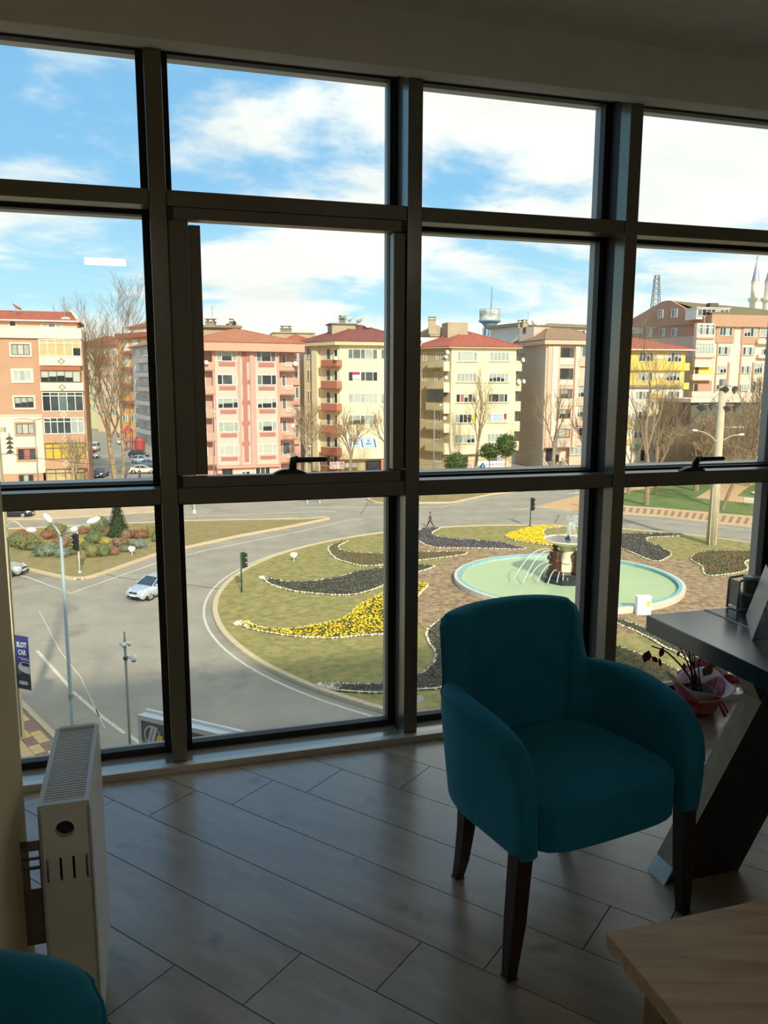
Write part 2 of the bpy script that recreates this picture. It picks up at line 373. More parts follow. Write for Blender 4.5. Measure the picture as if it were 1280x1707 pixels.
# ------------------------------------------------------------------ glazed front
MF, GL = 3.054, 3.235                               # face of the mullions, plane of the glass
CENT = [-.8695, .0785, 1.0265, 1.977, 2.962, 3.91, 4.70]
TR = [(1.046, 1.104), (2.106, 2.160)]               # lower and upper transom faces
for i, s in enumerate(CENT):
    t = thing('trim_%d' % (i + 2), '', 'mullion')
    struct(t, ['bronze mullion hidden behind the wall pier on the far left', 'bronze mullion nearest the radiator', 'bronze mullion just left of the teal armchair back', 'bronze mullion rising behind the right arm of the teal armchair',
               'bronze mullion at the right end of the view, behind the black table', 'bronze mullion beyond the black table', 'bronze mullion next to the right wall'][i], 'mullion')
    MB().fp(s - .029, s + .029, MF, MF + .075, .002, SOFFIT).build('mullion_face', m_aluside, t, bevel=.002)
    MB().fp(s - .027, s + .027, MF + .075, GL - .03, .002, SOFFIT).build('mullion_web', m_gasket, t)
    MB().fp(s - .05, s + .05, GL + .012, GL + .062, -.02, SOFFIT).build('outer_cap', m_cap, t, bevel=.002)
lg = thing('trim_9', '', 'sill'); struct(lg, 'low pale aluminium sill running along the foot of the glazed front', 'sill')
MB().fp(S0, S1, 3.018, MF, -.01, .028).build('sill_nosing', m_ledge, lg, bevel=.003)
m_ledge2 = M('ledge_plate', (186, 180, 168), .16, .5, var=.05, scale=3)
MB().fp(S0, S1, MF + .001, GL + .01, -.01, .002).build('sill_plate', m_ledge2, lg)
MB().fp(S0, S1, GL + .012, GL + .085, -.12, .004).build('outer_sill', m_cap, lg, bevel=.003)
BAY = ['window bay beside the wall pier, its left part behind the pier', 'window bay with the opening sash, between radiator and armchair', 'window bay behind the teal armchair back', 'window bay over the potted plant, with a handle on its rail', 'window bay to the right beyond the black table', 'window bay next to the right wall']
for i in range(6):
    a, b = CENT[i] + .029, CENT[i + 1] - .029
    w = thing('window_%d' % (i + 1), '', 'window'); struct(w, BAY[i], 'window')
    # glass in three fields and the bead round each
    fields = [(.030, 1.020), (1.108, 2.098), (2.165, 2.655)]
    for zi, (z0, z1) in enumerate(fields):
        bd = MB(); bw = .026; top = .02
        la, lb = a + (.060 if (i == 1 and zi == 1) else .0), b - (.0)
        bd.fp(a, a + bw, GL - .03, GL + .01, z0 - .03, z1 + top); bd.fp(b - bw, b, GL - .03, GL + .01, z0 - .03, z1 + top)
        bd.fp(a, b, GL - .03, GL + .01, z0 - .032, z0); bd.fp(a, b, GL - .03, GL + .01, z1, z1 + top)
        bd.build('glazing_bead', m_gasket, w)
        MB().fp(a + .01, b - .01, GL - .004, GL + .002, z0 - .015, z1 + .01).build('glass_pane', m_glass, w)
    for z0, z1 in TR:
        MB().fp(a + .002, b - .002, MF + .004, MF + .09, z0, z1).build('transom', m_alu, w, bevel=.002)
        MB().fp(a, b, MF + .09, GL - .03, z0 + .006, z1 - .006).build('transom_web', m_gasket, w)
        MB().fp(a - .01, b + .01, GL + .012, GL + .115, z0 + .0, z1 + .011).build('outer_cap', m_cap, w, bevel=.002)
    if i == 1:                                      # the opening sash
        d0 = MF + .014
        sash = MB().fp(a + .004, a + .072, d0, d0 + .05, 1.150, 2.062).build('sash_frame_stile', m_alu, w, bevel=.002)
        MB().fp(a + .074, a + .115, d0 + .012, GL - .03, 1.150, 2.050).build('sash_frame_stile', m_alu, w, bevel=.002)
        MB().fp(b - .050, b - .004, d0, d0 + .05, 1.150, 2.062).build('sash_frame_stile', m_alu, w, bevel=.002)
        MB().fp(a + .022, b - .022, MF + .002, MF + .05, 2.064, 2.104).build('sash_frame_rail', m_alu, w, bevel=.002)
        MB().fp(a + .022, b - .022, MF + .002, MF + .05, 1.106, 1.146).build('sash_frame_rail', m_alu, w, bevel=.002)
        for sa in (a, b - .022):
            for zz in (1.106, 2.064): MB().fp(sa + .001, sa + .021, MF + .003, MF + .055, zz, zz + .040).build('corner_block', m_black, w, bevel=.002)
    if i in (1, 3):                                 # lever handle on the rail
        c0 = .530 if i == 1 else 2.358
        z = 1.146 if i == 1 else 1.105
        mb = MB()
        pr = []
        for k in range(13): pr.append((-.062 + .124 * k / 12, .018 * min(1, math.sin(math.pi * min(1, (min(k, 12 - k) + .6) / 5) / 2))))
        base = [FP(c0 + x, MF - .002, z) for x, _ in pr]; top = [FP(c0 + x, MF - .002, z + hh) for x, hh in pr]
        n = len(pr); V = []
        for dd in (0, .03):
            V += [p + FN * dd for p in base] + [p + FN * dd for p in top]
        F = []
        for k in range(n - 1):
            F += [(k, k + 1, n + k + 1, n + k), (2 * n + k + 1, 2 * n + k, 3 * n + k, 3 * n + k + 1), (n + k, n + k + 1, 3 * n + k + 1, 3 * n + k), (k + 1, k, 2 * n + k, 2 * n + k + 1)]
        F += [(0, n, 3 * n, 2 * n), (n - 1, 3 * n - 1, 4 * n - 1, 2 * n - 1)]
        mb.add(V, F)
        p0 = FP(c0 + .012, MF + .012, z + .01)
        mb.tube([p0, p0 + Z3 * .028 + FN * -.008, p0 + Z3 * .046 - FN * .02, p0 + Z3 * .050 - FN * .034 + FD * .012], [.016, .015, .014, .012], 10)
        q = p0 + Z3 * .046 - FN * .034
        mb.tube([q - FD * .004, q + FD * .03, q + FD * .085, q + FD * .122, q + FD * .128], [.012, .0105, .0095, .0095, .006], 10)
        ho = mb.build('handle', m_black, w, smooth=False)
        tag(ho, 'black lever handle')

# ------------------------------------------------------------------ ceiling light panels (seen as reflections in the glass)
m_led = M_emit('led_diffuser', (255, 252, 244), 4.0)
m_white = M('white_enamel', (214, 212, 204), .35, var=.03, scale=5)
for nm, (x, y), lab in (('ceiling_light', (.53, -3.2), 'square flat white light panel in the ceiling, the rear one'), ('ceiling_light', (2.84, -1.42), 'square flat white light panel in the ceiling, towards the right wall')):
    t = thing(nm, lab, 'light', (x, y, CEIL), group='ceiling light panels')
    P = Vector((x, y, CEIL)); e1, e2 = FD * .30, FN * .30
    MB().obox(P - e1 - e2 - Z3 * .012, e1 * 2, e2 * 2, Z3 * .012).build('frame', m_white, t)
    MB().obox(P - e1 * .94 - e2 * .94 - Z3 * .016, e1 * 1.88, e2 * 1.88, Z3 * .004).build('diffuser', m_led, t)

# ------------------------------------------------------------------ armchairs
def fabric():
    m = M('teal_velvet', (24, 116, 142), .85, var=.10, scale=14, sheen=.45, spec=.25)
    nt, b, N, L = nodes_of(m); tc = N('ShaderNodeTexCoord')
    n = N('ShaderNodeTexNoise'); n.inputs['Scale'].default_value = 900; L(tc.outputs['Object'], n.inputs['Vector'])
    bp = N('ShaderNodeBump'); bp.inputs['Strength'].default_value = .25; bp.inputs['Distance'].default_value = .002; L(n.outputs[0], bp.inputs['Height']); L(bp.outputs[0], b.inputs['Normal'])
    return m
m_teal = fabric()
m_walnut = M_wood('dark_walnut', (38, 22, 16), (62, 36, 26), (14, 14, 1.5), .38)
def catmull(pts, n):
    P = [np.array(p, float) for p in pts]; P = [2 * P[0] - P[1]] + P + [2 * P[-1] - P[-2]]; out = []
    for i in range(1, len(P) - 2):
        for k in range(n):
            t = k / n; a, b, c, d = P[i - 1], P[i], P[i + 1], P[i + 2]
            out.append(.5 * ((2 * b) + (c - a) * t + (2 * a - 5 * b + 4 * c - d) * t * t + (3 * b - a - 3 * c + d) * t ** 3))
    out.append(P[-2]); return out
def make_armchair(label):
    t = thing('armchair', label, 'chair', (0, 0, 0), group='teal armchairs'); tag(t)
    # half path: x, y, top height, top lean outward, thickness, bottom height
    half = [(-.277, -.247, .44, .000, .040, .335), (-.278, -.238, .525, .001, .054, .332), (-.278, -.212, .588, .003, .060, .33), (-.276, -.16, .626, .006, .066, .328), (-.274, -.07, .645, .010, .072, .325), (-.272, .02, .652, .015, .076, .32),
            (-.260, .095, .648, .017, .076, .32), (-.240, .148, .644, .018, .076, .32), (-.222, .172, .650, .016, .078, .32), (-.211, .187, .715, .018, .080, .32), (-.203, .198, .790, .026, .082, .32), (-.192, .208, .818, .034, .084, .32), (-.168, .220, .830, .040, .086, .32), (-.09, .232, .838, .044, .086, .32), (0, .236, .840, .046, .086, .32)]
    full = half + [(-x, y, h, l, th, bz) for x, y, h, l, th, bz in half[-2::-1]]
    st = catmull(full, 4); n = len(st)
    sec = 16; mb = MB(); rows = []
    for i, (x, y, h, l, th, bz) in enumerate(st):
        p, q = st[max(i - 1, 0)], st[min(i + 1, n - 1)]; tx, ty = q[0] - p[0], q[1] - p[1]; ln = math.hypot(tx, ty); nx, ny = -ty / ln, tx / ln     # outward
        if nx * x + ny * (y + .05) < 0: nx, ny = -nx, -ny
        c = []
        hh = h - bz
        prof = [(.30, 0), (.50, .02), (.54, .25), (.57, .55), (.56, .80), (.52, .92), (.40, .975), (.2, .996), (-.05, 1.0), (-.28, .99), (-.44, .95), (-.50, .85), (-.5, .55), (-.5, .25), (-.48, .02), (-.3, 0)]
        for o, z in prof:
            r = z ** 1.3 * l - (1 - z) * .008
            d = o * th + r
            zz = bz + z * hh
            if z > .8: zz = bz + .8 * hh + (z - .8) / .2 * min(.2 * hh, .055) + max(0, .2 * hh - .055) * min(1, (z - .8) / .12)
            c.append(len(mb.v)); mb.v.append((x + nx * d, y + ny * d, zz))
        rows.append(c)
    for i in range(n - 1):
        for k in range(sec):
            k2 = (k + 1) % sec; mb.f.append((rows[i][k2], rows[i][k], rows[i + 1][k], rows[i + 1][k2])); mb.mi.append(0)
    for r, rev in ((rows[0], 0), (rows[-1], 1)):
        cen = sum((Vector(mb.v[k]) for k in r), Vector()) / sec; cen.y -= .010; ci = len(mb.v); mb.v.append(tuple(cen))
        for k in range(sec):
            k2 = (k + 1) % sec; mb.f.append((r[k], r[k2], ci) if not rev else (r[k2], r[k], ci)); mb.mi.append(0)
    bk = mb.build('backrest', m_teal, t, smooth=True)
    tag(bk, 'one piece tub back and arms in teal velvet')
    # piping along the outer top edge
    pp = [Vector(mb.v[rows[i][5]]) + Vector((0, 0, .001)) for i in range(2, n - 2)]
    MB().tube(pp, .0028, 6).build('piping', m_teal, bk, smooth=True)
    # seat
    s = MB(); pl = [(-.262, -.246), (-.10, -.258), (.10, -.258), (.262, -.246), (.255, .0), (.215, .15), (.15, .195), (-.15, .195), (-.215, .15), (-.255, .0)]
    lay = [(.326, .985), (.332, 1.0), (.336, 1.0), (.438, 1.0), (.446, .997), (.452, .985), (.456, .965), (.466, .84), (.473, .6), (.475, .25)]
    ids = []
    for z, k in lay:
        ids.append([len(s.v) + i for i in range(len(pl))]); s.v += [(x * k, y * k + (-.0 if k == 1 else 0), z) for x, y in pl]
    for i in range(len(lay) - 1):
        for k in range(len(pl)):
            k2 = (k + 1) % len(pl); s.f.append((ids[i][k], ids[i][k2], ids[i + 1][k2], ids[i + 1][k])); s.mi.append(0)
    s.f.append(tuple(ids[-1])); s.f.append(tuple(reversed(ids[0]))); s.mi += [0, 0]
    so = s.build('seat', m_teal, t, smooth=True)
    mod = so.modifiers.new('sub', 'SUBSURF'); mod.levels = 1; mod.render_levels = 2
    # legs
    def leg(pts, w):
        m = MB(); prev = None
        for (x, y, z), ww in zip(pts, w):
            a = ww / 2; cur = [len(m.v) + i for i in range(4)]; m.v += [(x - a, y - a, z), (x + a, y - a, z), (x + a, y + a, z), (x - a, y + a, z)]
            if prev:
                for k in range(4): m.f.append((prev[k], prev[(k + 1) % 4], cur[(k + 1) % 4], cur[k])); m.mi.append(0)
            else: m.f.append(tuple(cur)); m.mi.append(0)
            prev = cur
        m.f.append(tuple(reversed(prev))); m.mi.append(0)
        m.f = [tuple(reversed(f)) for f in m.f]
        return m.build('leg', m_walnut, t, bevel=.003)
    for sx in (-1, 1):
        leg([(sx * .277, -.212, .345), (sx * .288, -.211, .15), (sx * .300, -.210, 0)], (.046, .042, .030))
        leg([(sx * .212, .142, .345), (sx * .210, .150, .20), (sx * .205, .178, .08), (sx * .199, .208, 0)], (.044, .040, .034, .028))
    return t
ch = make_armchair('teal velvet armchair with dark wooden legs standing in front of the glazing')
ch.location = (.500, 2.156, .0005); ch.rotation_euler = (0, 0, math.radians(26))
c2 = copy_tree(ch); c2['label'] = 'teal velvet armchair by the radiator, only the top of its back in view'
c2.location = (-.535, .545, .0005); c2.rotation_euler = (0, 0, math.radians(8))

# ------------------------------------------------------------------ radiator
m_rad = M('radiator_white', (226, 226, 218), .32, var=.03, scale=4)
m_dark = M('dark_inside', (46, 54, 52), .7, var=.15, scale=9)
rs0, rs1, rd0, rd1, rz0, rz1 = -.243, -.143, 1.657, 2.046, .095, .643
rad = thing('radiator', 'white panel radiator standing end-on beside the wall pier, grille on top', 'radiator', tuple(FP(rs0, rd0, 0)))
MB().fp(rs0 + .001, rs0 + .016, rd0 + .01, rd1 - .01, rz0 + .01, rz1 - .03).build('heating_panel', m_rad, rad, bevel=.004)
MB().fp(rs1 - .014, rs1 + .002, rd0 + .012, rd1 - .01, rz0, rz1 - .02).build('heating_panel', m_rad, rad, bevel=.004)
fin = MB()
for k in range(14): d = rd0 + .03 + k * .025; fin.fp(rs0 + .02, rs1 - .02, d, d + .002, rz0 + .03, rz1 - .05)
fin.build('convector_fins', m_dark, rad); MB().fp(rs0 + .012, rs1 - .012, rd0 + .014, rd1 - .014, rz1 - .04, rz1 - .037).build('gap_shade_plate', m_dark, rad)  # dark plate under the slats, so the grille gaps read as shaded
def slotted(name, hole, slots):                # end cover with a round hole and four slots: a grid of quads with openings
    bm = bmesh.new(); W, H = rs1 - rs0, rz1 - rz0 - .012
    pts = []
    mb = MB(); t = .006
    hx0, hz, hr = hole; N = 24
    ring = [(hx0 + hr * math.cos(2 * math.pi * k / N), hz + hr * math.sin(2 * math.pi * k / N)) for k in range(N)]
    sq = []
    q = hr * 1.35
    for k in range(N):
        c, s = math.cos(2 * math.pi * k / N), math.sin(2 * math.pi * k / N); m = max(abs(c), abs(s)); sq.append((hx0 + q * c / m, hz + q * s / m))
    def P(x, z, d): return FP(rs0 + x, rd0 + d, rz0 + z)
    for k in range(N):
        k2 = (k + 1) % N; V = [P(*ring[k], 0), P(*ring[k2], 0), P(*sq[k2], 0), P(*sq[k], 0), P(*ring[k], .016), P(*ring[k2], .016)]
        mb.add(V, [(0, 3, 2, 1), (0, 1, 5, 4)])
    def R(x0, x1, z0, z1): mb.fp(rs0 + x0, rs0 + x1, rd0, rd0 + t, rz0 + z0, rz0 + z1)
    R(0, hx0 - q, hz - q, hz + q); R(hx0 + q, W, hz - q, hz + q); R(0, W, hz + q, H)
    sz0, sz1 = slots[1]
    R(0, W, sz1, hz - q); R(0, W, 0, sz0); xs = [0]
    for x in slots[0]: xs += [x - .0025, x + .0025]
    xs.append(W)
    for i in range(0, len(xs), 2): R(xs[i], xs[i + 1], sz0, sz1)
    mb.fp(rs0, rs0 + .006, rd0, rd0 + .03, rz0, rz0 + H); mb.fp(rs1 - .006, rs1, rd0, rd0 + .03, rz0, rz0 + H)
    return mb.build(name, m_rad, rad)
slotted('end_cover', (.050, .490, .0185), ((.012, .038, .063, .089), (.375, .428)))
MB().fp(rs0 + .008, rs1 - .008, rd0 + .018, rd0 + .02, rz0 + .02, rz1 - .02).build('inner_plate', m_dark, rad)
MB().fp(rs0, rs1, rd1 - .012, rd1, rz0, rz1 - .012).build('end_cover', m_rad, rad, bevel=.003)
gr = MB(); gr.fp(rs0, rs0 + .010, rd0, rd1, rz1 - .012, rz1); gr.fp(rs1 - .010, rs1, rd0, rd1, rz1 - .012, rz1); gr.fp(rs0 + .01, rs1 - .01, rd0, rd0 + .014, rz1 - .012, rz1); gr.fp(rs0 + .01, rs1 - .01, rd1 - .014, rd1, rz1 - .012, rz1 + .004)
g = gr.build('top_grille', m_rad, rad)
for k in range(32):
    d = rd0 + .020 + k * (rd1 - rd0 - .036) / 32; MB().fp(rs0 + .01, rs1 - .01, d, d + .0048, rz1 - .008, rz1 - .001).build('slat', m_rad, g)
br = MB(); x0, x1 = -.288, -.241
for z0, z1 in ((.42, .43), (.475, .482), (.497, .503), (.518, .54)): br.fp(x0, x1, rd0 + .05, rd0 + .053, z0, z1)
br.fp(x0, x0 + .015, rd0 + .05, rd0 + .053, .30, .54); br.fp(x1 - .012, x1, rd0 + .05, rd0 + .053, .30, .54); br.fp(x0, x1, rd0 + .05, rd0 + .053, .30, .42)
br.build('wall_bracket', M('bracket_steel', (150, 140, 126), .5, .4), rad)
for d in (rd0 + .06, rd1 - .06): MB().fp(rs0 + .03, rs1 - .03, d - .012, d + .012, 0, rz0 + .02).build('foot', m_rad, rad)

# ------------------------------------------------------------------ black table with crossed legs
m_ttop = M('black_laminate', (38, 40, 42), .3, var=.12, spec=.9, coat=1.0, scale=7, bump=.05, bscale=160)
m_oak = M_wood('oak_veneer', (176, 142, 98), (212, 180, 134), (2, 16, 16), .42)
m_legedge = M_wood('leg_oak_edge', (160, 138, 108), (186, 164, 132), (14, 14, 2), .5)
m_legdark = M_wood('leg_dark_oak', (30, 27, 25), (46, 42, 38), (14, 14, 2), .5)
ts0, td1 = 1.543, 2.188
tb = thing('dining_table', 'black topped table with crossed slab legs at the right, by the glazing', 'table', tuple(FP(ts0 + .5, 1.6, 0)))
top = MB().fp(ts0, 2.24, 1.02, td1, .696, .75).build('tabletop', m_ttop, tb, bevel=.003)
MB().fp(ts0 + .219, ts0 + .228, 1.03, td1 - .004, .7495, .7516).build('inlay_strip', M('inlay_grey', (226, 224, 216), .5), top)
def cross_leg(d0, d1):                            # two slab limbs crossing in an X
    c = 1.886
    for sgn in (1, -1):
        X = lambda x: (x if sgn == 1 else 2 * c - x)
        sl = .56; poly = [(1.445, 0), (1.715, 0), (1.715 + sl * .696, .696), (1.445 + sl * .696, .696)]
        dd0, dd1 = (d0, d1) if sgn == 1 else (d0 + .004, d1 - .004)
        mb = MB(); n = len(poly); pl = [(X(x), z) for x, z in poly]
        F = [tuple(range(n)), tuple(range(2 * n - 1, n - 1, -1))]; mi = [1, 1]
        for k in range(n): k2 = (k + 1) % n; F.append((k, n + k, n + k2, k2)); mi.append(0)
        if sgn == -1: F = [tuple(reversed(f)) for f in F]
        mb.v = [tuple(v) for v in [FP(x, dd0, z) for x, z in pl] + [FP(x, dd1, z) for x, z in pl]]; mb.f = F; mb.mi = mi
        lo = mb.build('leg', [m_legedge, m_legdark], tb)
        sh = MB(); q = [(X(1.4435), .0), (X(1.4505), .0), (X(1.4505 + sl * .05), .05), (X(1.4435 + sl * .05), .05)]
        sh.hexa([FP(q[0][0], dd0 - .002, 0), FP(q[1][0], dd0 - .002, 0), FP(q[1][0], dd1 + .002, 0), FP(q[0][0], dd1 + .002, 0), FP(q[3][0], dd0 - .002, .05), FP(q[2][0], dd0 - .002, .05), FP(q[2][0], dd1 + .002, .05), FP(q[3][0], dd1 + .002, .05)])
        tag(sh.build('foot_plate', M('pale_metal', (190, 200, 204), .4, .4), lo), 'pale metal foot plate')
cross_leg(1.885, 1.965); cross_leg(1.12, 1.20)

# ------------------------------------------------------------------ oak table in the corner
P0 = gp(1010, 1555, .45); os0, od1 = P0.dot(FD), P0.dot(FN)
ot = thing('coffee_table', 'light oak coffee table with a thick top in the near right corner', 'table', tuple(FP(os0 + .3, od1 - .3, 0)))
MB().fp(os0, os0 + .95, od1 - .62, od1, .418, .45).build('tabletop', m_oak, ot, bevel=.002)
m_oakleg = M_wood('oak_leg', (112, 86, 56), (150, 118, 80), (12, 12, 2), .45)
for dd in (od1 - .13, od1 - .56):
    for sa in (os0 + .035, os0 + .80):
        mb = MB(); a, b = sa, sa + .115
        mb.hexa([FP(a, dd, 0), FP(a + .075, dd, 0), FP(a + .075, dd + .06, 0), FP(a, dd + .06, 0), FP(a + .01, dd, .418), FP(b, dd, .418), FP(b, dd + .06, .418), FP(a + .01, dd + .06, .418)])
        mb.build('leg', m_oakleg, ot, bevel=.003)

# ------------------------------------------------------------------ things on the black table
m_wire = M('grey_steel_wire', (168, 170, 168), .35, .35, var=.05)
m_jar = M('smoked_jar', (112, 118, 118), .15, .1, var=.15, scale=12, coat=.5)
m_lid = M('pale_jar_lid', (150, 170, 180), .25, .3, var=.06)
Pc = gp(1243, 1014, .75); cb = Pc
rk = thing('condiment_rack', 'grey metal condiment rack on the black table beside the tent card', 'rack', tuple(cb))
f1, f2 = FD, -FN
def fpos(a, b, z): return cb + FD * a + FN * b + Z3 * z
for bb in (-.022, .028):
    MB().tube([fpos(-.052, bb, .004), fpos(-.052, bb, .095), fpos(-.046, bb, .103), fpos(.0, bb, .106), fpos(.05, bb, .103), fpos(.056, bb, .09), fpos(.056, bb, .004)], .004, 8).build('wire_hoop', m_wire, rk, smooth=True)
MB().obox(fpos(-.052, -.024, .015), FD * .004, FN * .054, Z3 * .085).build('side_plate', m_wire, rk)
MB().obox(fpos(-.055, -.03, .0), FD * .112, FN * .062, Z3 * .006).build('base', m_wire, rk, bevel=.001)
for nm, a, z, lab in (('jar', .004, .0065, 'lower grey jar in the metal condiment rack'), ('jar', .004, .0585, 'upper grey jar stacked in the metal condiment rack')):
    p = fpos(a + (.012 if z > .03 else 0), .0, z)
    j = MB().lathe([(.024, 0), (.0265, .004), (.0265, .038), (.024, .040)], 18, p).build(nm, m_jar, None, smooth=False)
    j.location = (0, 0, 0); tag(j, lab, 'jar', 'grey jars in the condiment rack')
    MB().lathe([(.028, .040), (.029, .042), (.029, .048), (.025, .051), (0, .052)], 18, p).build('lid', m_lid, j)
m_card = M('white_card', (205, 210, 214), .35, var=.05, scale=6)
tcb = gp(1258, 1066, .75)
tcard = thing('tent_card', 'white folded tent card standing at the edge of the frame on the black table', 'card', tuple(tcb))
A = gp(1253, 1067, .7505); Bp = gp(1243, 1026, .7505); w1 = Bp - A
lean = FD * .062 + Z3 * .165
MB().obox(A, w1, lean, FD.cross(w1).normalized() * .002 + FD * .0025).build('front_leaf', m_card, tcard)
tip = A + lean; Ab = A + FD * .130
MB().obox(Ab, w1, tip - Ab, FD * .0025).build('rear_leaf', M('card_back', (88, 92, 98), .4), tcard)
MB().obox(A + FD * .012, w1, FD * .112, Z3 * .0015).build('base_leaf', M('card_base', (96, 104, 112), .3), tcard)

# ------------------------------------------------------------------ potted plant in wrapping paper
Pp = gp(1161, 1188, 0); Pp.z = 0
m_paper = M('pale_pink_paper', (214, 190, 196), .8, var=.08, scale=18); m_paperd = M('rose_paper', (176, 92, 104), .8, var=.2, scale=20)
m_pot = M('clay_pot', (120, 62, 58), .7, var=.2, scale=12); m_stem = M('dark_stem', (52, 36, 30), .8, var=.2, scale=30)
m_red = M('deep_red_leaf', (128, 14, 26), .5, var=.25, scale=30); m_leafg = M('brown_green_leaf', (84, 74, 34), .5, var=.2, scale=30)
m_rib = M('red_ribbon', (150, 20, 34), .55, var=.2, scale=40); m_soil = M('potting_soil', (40, 28, 22), .95, var=.3, scale=60)
pt = thing('potted_plant', 'bare stemmed potted plant wrapped in pale pink paper with a red ribbon', 'plant', tuple(Pp))
rnd = random.Random(5)
MB().lathe([(.062, 0), (.066, .004), (.082, .10), (.086, .115), (.076, .115), (.072, .10)], 20, Pp).build('pot', m_pot, pt, smooth=True)
MB().lathe([(.074, .098), (.05, .106), (0, .110)], 16, Pp).build('soil', m_soil, pt, smooth=True)
def wrap(name, mat, r0, r1, z0, z1, ph, amp, frac=1.0, k=5, th=.002):
    mb = MB(); n = 48; m = 8; w0 = ph
    for i in range(m + 1):
        v = i / m
        for j in range(n + 1):
            w = w0 + 2 * math.pi * frac * j / n; fl = amp * v * math.sin(k * w + ph)
            r = r0 + (r1 - r0) * v ** 1.4 + fl * .6; z = z0 + (z1 - z0) * (v - .18 * v * v) + fl * .9 + .03 * v * math.sin(2 * w + 1)
            mb.v.append((Pp.x + r * math.cos(w), Pp.y + r * math.sin(w), z))
    for i in range(m):
        for j in range(n): a = i * (n + 1) + j; mb.f.append((a, a + 1, a + n + 2, a + n + 1)); mb.mi.append(0)
    o = mb.build(name, mat, pt, smooth=True); so = o.modifiers.new('solid', 'SOLIDIFY'); so.thickness = th
    return o
wrap('paper_wrap', m_paperd, .084, .112, .03, .135, .4, .016, 1.0, 4)
wrap('paper_wrap', m_paper, .086, .140, .075, .175, 1.6, .022, .62, 4)
wrap('paper_wrap', m_paper, .088, .150, .06, .165, 4.4, .026, .55, 3)
rb = MB()
for a0 in (-.9, -.5, 2.4):
    q = Pp + Vector((math.cos(a0) * .098, math.sin(a0) * .098, .075)); d = Vector((math.cos(a0), math.sin(a0), 0)); e = Vector((-d.y, d.x, 0))
    rb.add([q, q + e * .016, q + e * .02 + d * .035 - Z3 * .05, q + e * .004 + d * .03 - Z3 * .055, q + d * .002, q + e * .016 + d * .002, q + e * .02 + d * .037 - Z3 * .05, q + e * .004 + d * .032 - Z3 * .055], [(0, 1, 2, 3), (7, 6, 5, 4), (0, 4, 5, 1), (1, 5, 6, 2), (2, 6, 7, 3), (3, 7, 4, 0)])
rb.lathe([(.094, .066), (.099, .068), (.099, .084), (.094, .086)], 24, Pp); rb.build('ribbon', m_rib, pt)
def leaf_mesh(mb, p, d, L, W, up=Z3):
    d = Vector(d).normalized(); s = d.cross(up); s = s.normalized() if s.length > 1e-4 else Vector((1, 0, 0)); nn = s.cross(d)
    pts = [(0, 0, 0), (.3, .42, .05), (.62, .46, .04), (1, 0, -.06), (.62, -.46, .04), (.3, -.42, .05), (.5, 0, -.02)]
    V = [Vector(p) + d * (a * L) + s * (b * W) + nn * (c * L) for a, b, c in pts]; V2 = [v + nn * .0012 for v in V]
    F = [(0, 1, 6), (1, 2, 6), (2, 3, 6), (3, 4, 6), (4, 5, 6), (5, 0, 6)]
    mb.add(V + V2, [tuple(reversed(f)) for f in F] + [tuple(i + 7 for i in f) for f in F] + [(i, (i + 1) % 6, (i + 1) % 6 + 7, i + 7) for i in range(6)])
def stem(pts, r): MB().tube(catmull(pts, 4), [r * (1 - .5 * i / (4 * (len(pts) - 1))) for i in range(4 * (len(pts) - 1) + 1)], 7).build('stem', m_stem, pt, smooth=True)
long_tip = at_depth(1086, 1077, Pp.y - .10)
stem([Pp + Vector((-.02, 0, .10)), Pp + Vector((-.06, -.03, .19)), Pp.lerp(long_tip, .66) + Vector((0, 0, .075)), long_tip], .0055)
for (x, y) in ((1124, 1075), (1133, 1080), (1143, 1085), (1152, 1082), (1157, 1086), (1170, 1100), (1148, 1090)):
    tp = at_depth(x, y - 14, Pp.y + rnd.uniform(-.04, .04)); md = Pp.lerp(tp, .55) + Vector((rnd.uniform(-.012, .012), 0, .05)); stem([Pp + Vector((rnd.uniform(-.02, .02), rnd.uniform(-.02, .02), .10)), md, tp], .0042)
for (x, y, dx, dz, L, W) in ((1082, 1092, -.3, -1, .062, .042), (1100, 1090, .25, -.2 + 1.2, .05, .026), (1097, 1098, -.6, .5, .04, .024), (1098, 1104, .3, -1, .05, .016)):
    m = MB(); p = at_depth(x, y - (8 if dz < 0 else -6), Pp.y - .10); leaf_mesh(m, p, (dx, .1, dz), L, W, Vector((0, -1, .15))); m.build('leaf', m_red, pt)
for (x, y, dx, dz, L, W) in ((1186, 1107, -.5, -1, .07, .05), (1140, 1104, .1, -1, .045, .02), (1132, 1085, -.2, -1, .03, .014), (1181, 1110, .9, .3, .05, .03)):
    m = MB(); p = at_depth(x, y, Pp.y); leaf_mesh(m, p, (dx, .1, dz), L, W, Vector((0, -1, .15))); m.build('leaf', m_leafg, pt)
# red net bouquet lying on the sill beside it
Pn = gp(1206, 1165, .03); Pn = FP(Pn.dot(FD), 3.10, .03)
bq = thing('bouquet_wrap', 'crumpled red net and white paper lying on the sill behind the plant', 'wrapping', tuple(Pn))
def crumple(name, mat, c, rx, ry, rz, seed, n=18, m=10):
    mb = MB().ball(c, (rx, ry, rz), n, m); mb.v = [tuple(Vector(v) + Vector((noise.noise(Vector(v) * 22 + Vector((seed, 0, 0))), noise.noise(Vector(v) * 22 + Vector((0, seed, 0))), noise.noise(Vector(v) * 22 + Vector((0, 0, seed))))) * .035) for v in mb.v]
    mb.v = [(x, y, max(z, .0285)) for x, y, z in mb.v]
    return mb.build(name, mat, bq)
m_net = M_mix('red_net', (160, 26, 44), (206, 150, 150), 60, .45, .6, .7)
crumple('net', m_net, Pn + Vector((-.035, 0, .075)), .10, .05, .075, 1)
crumple('ribbon_bow', m_rib, Pn + Vector((.07, .0, .05)), .075, .03, .028, 4, 14, 8)
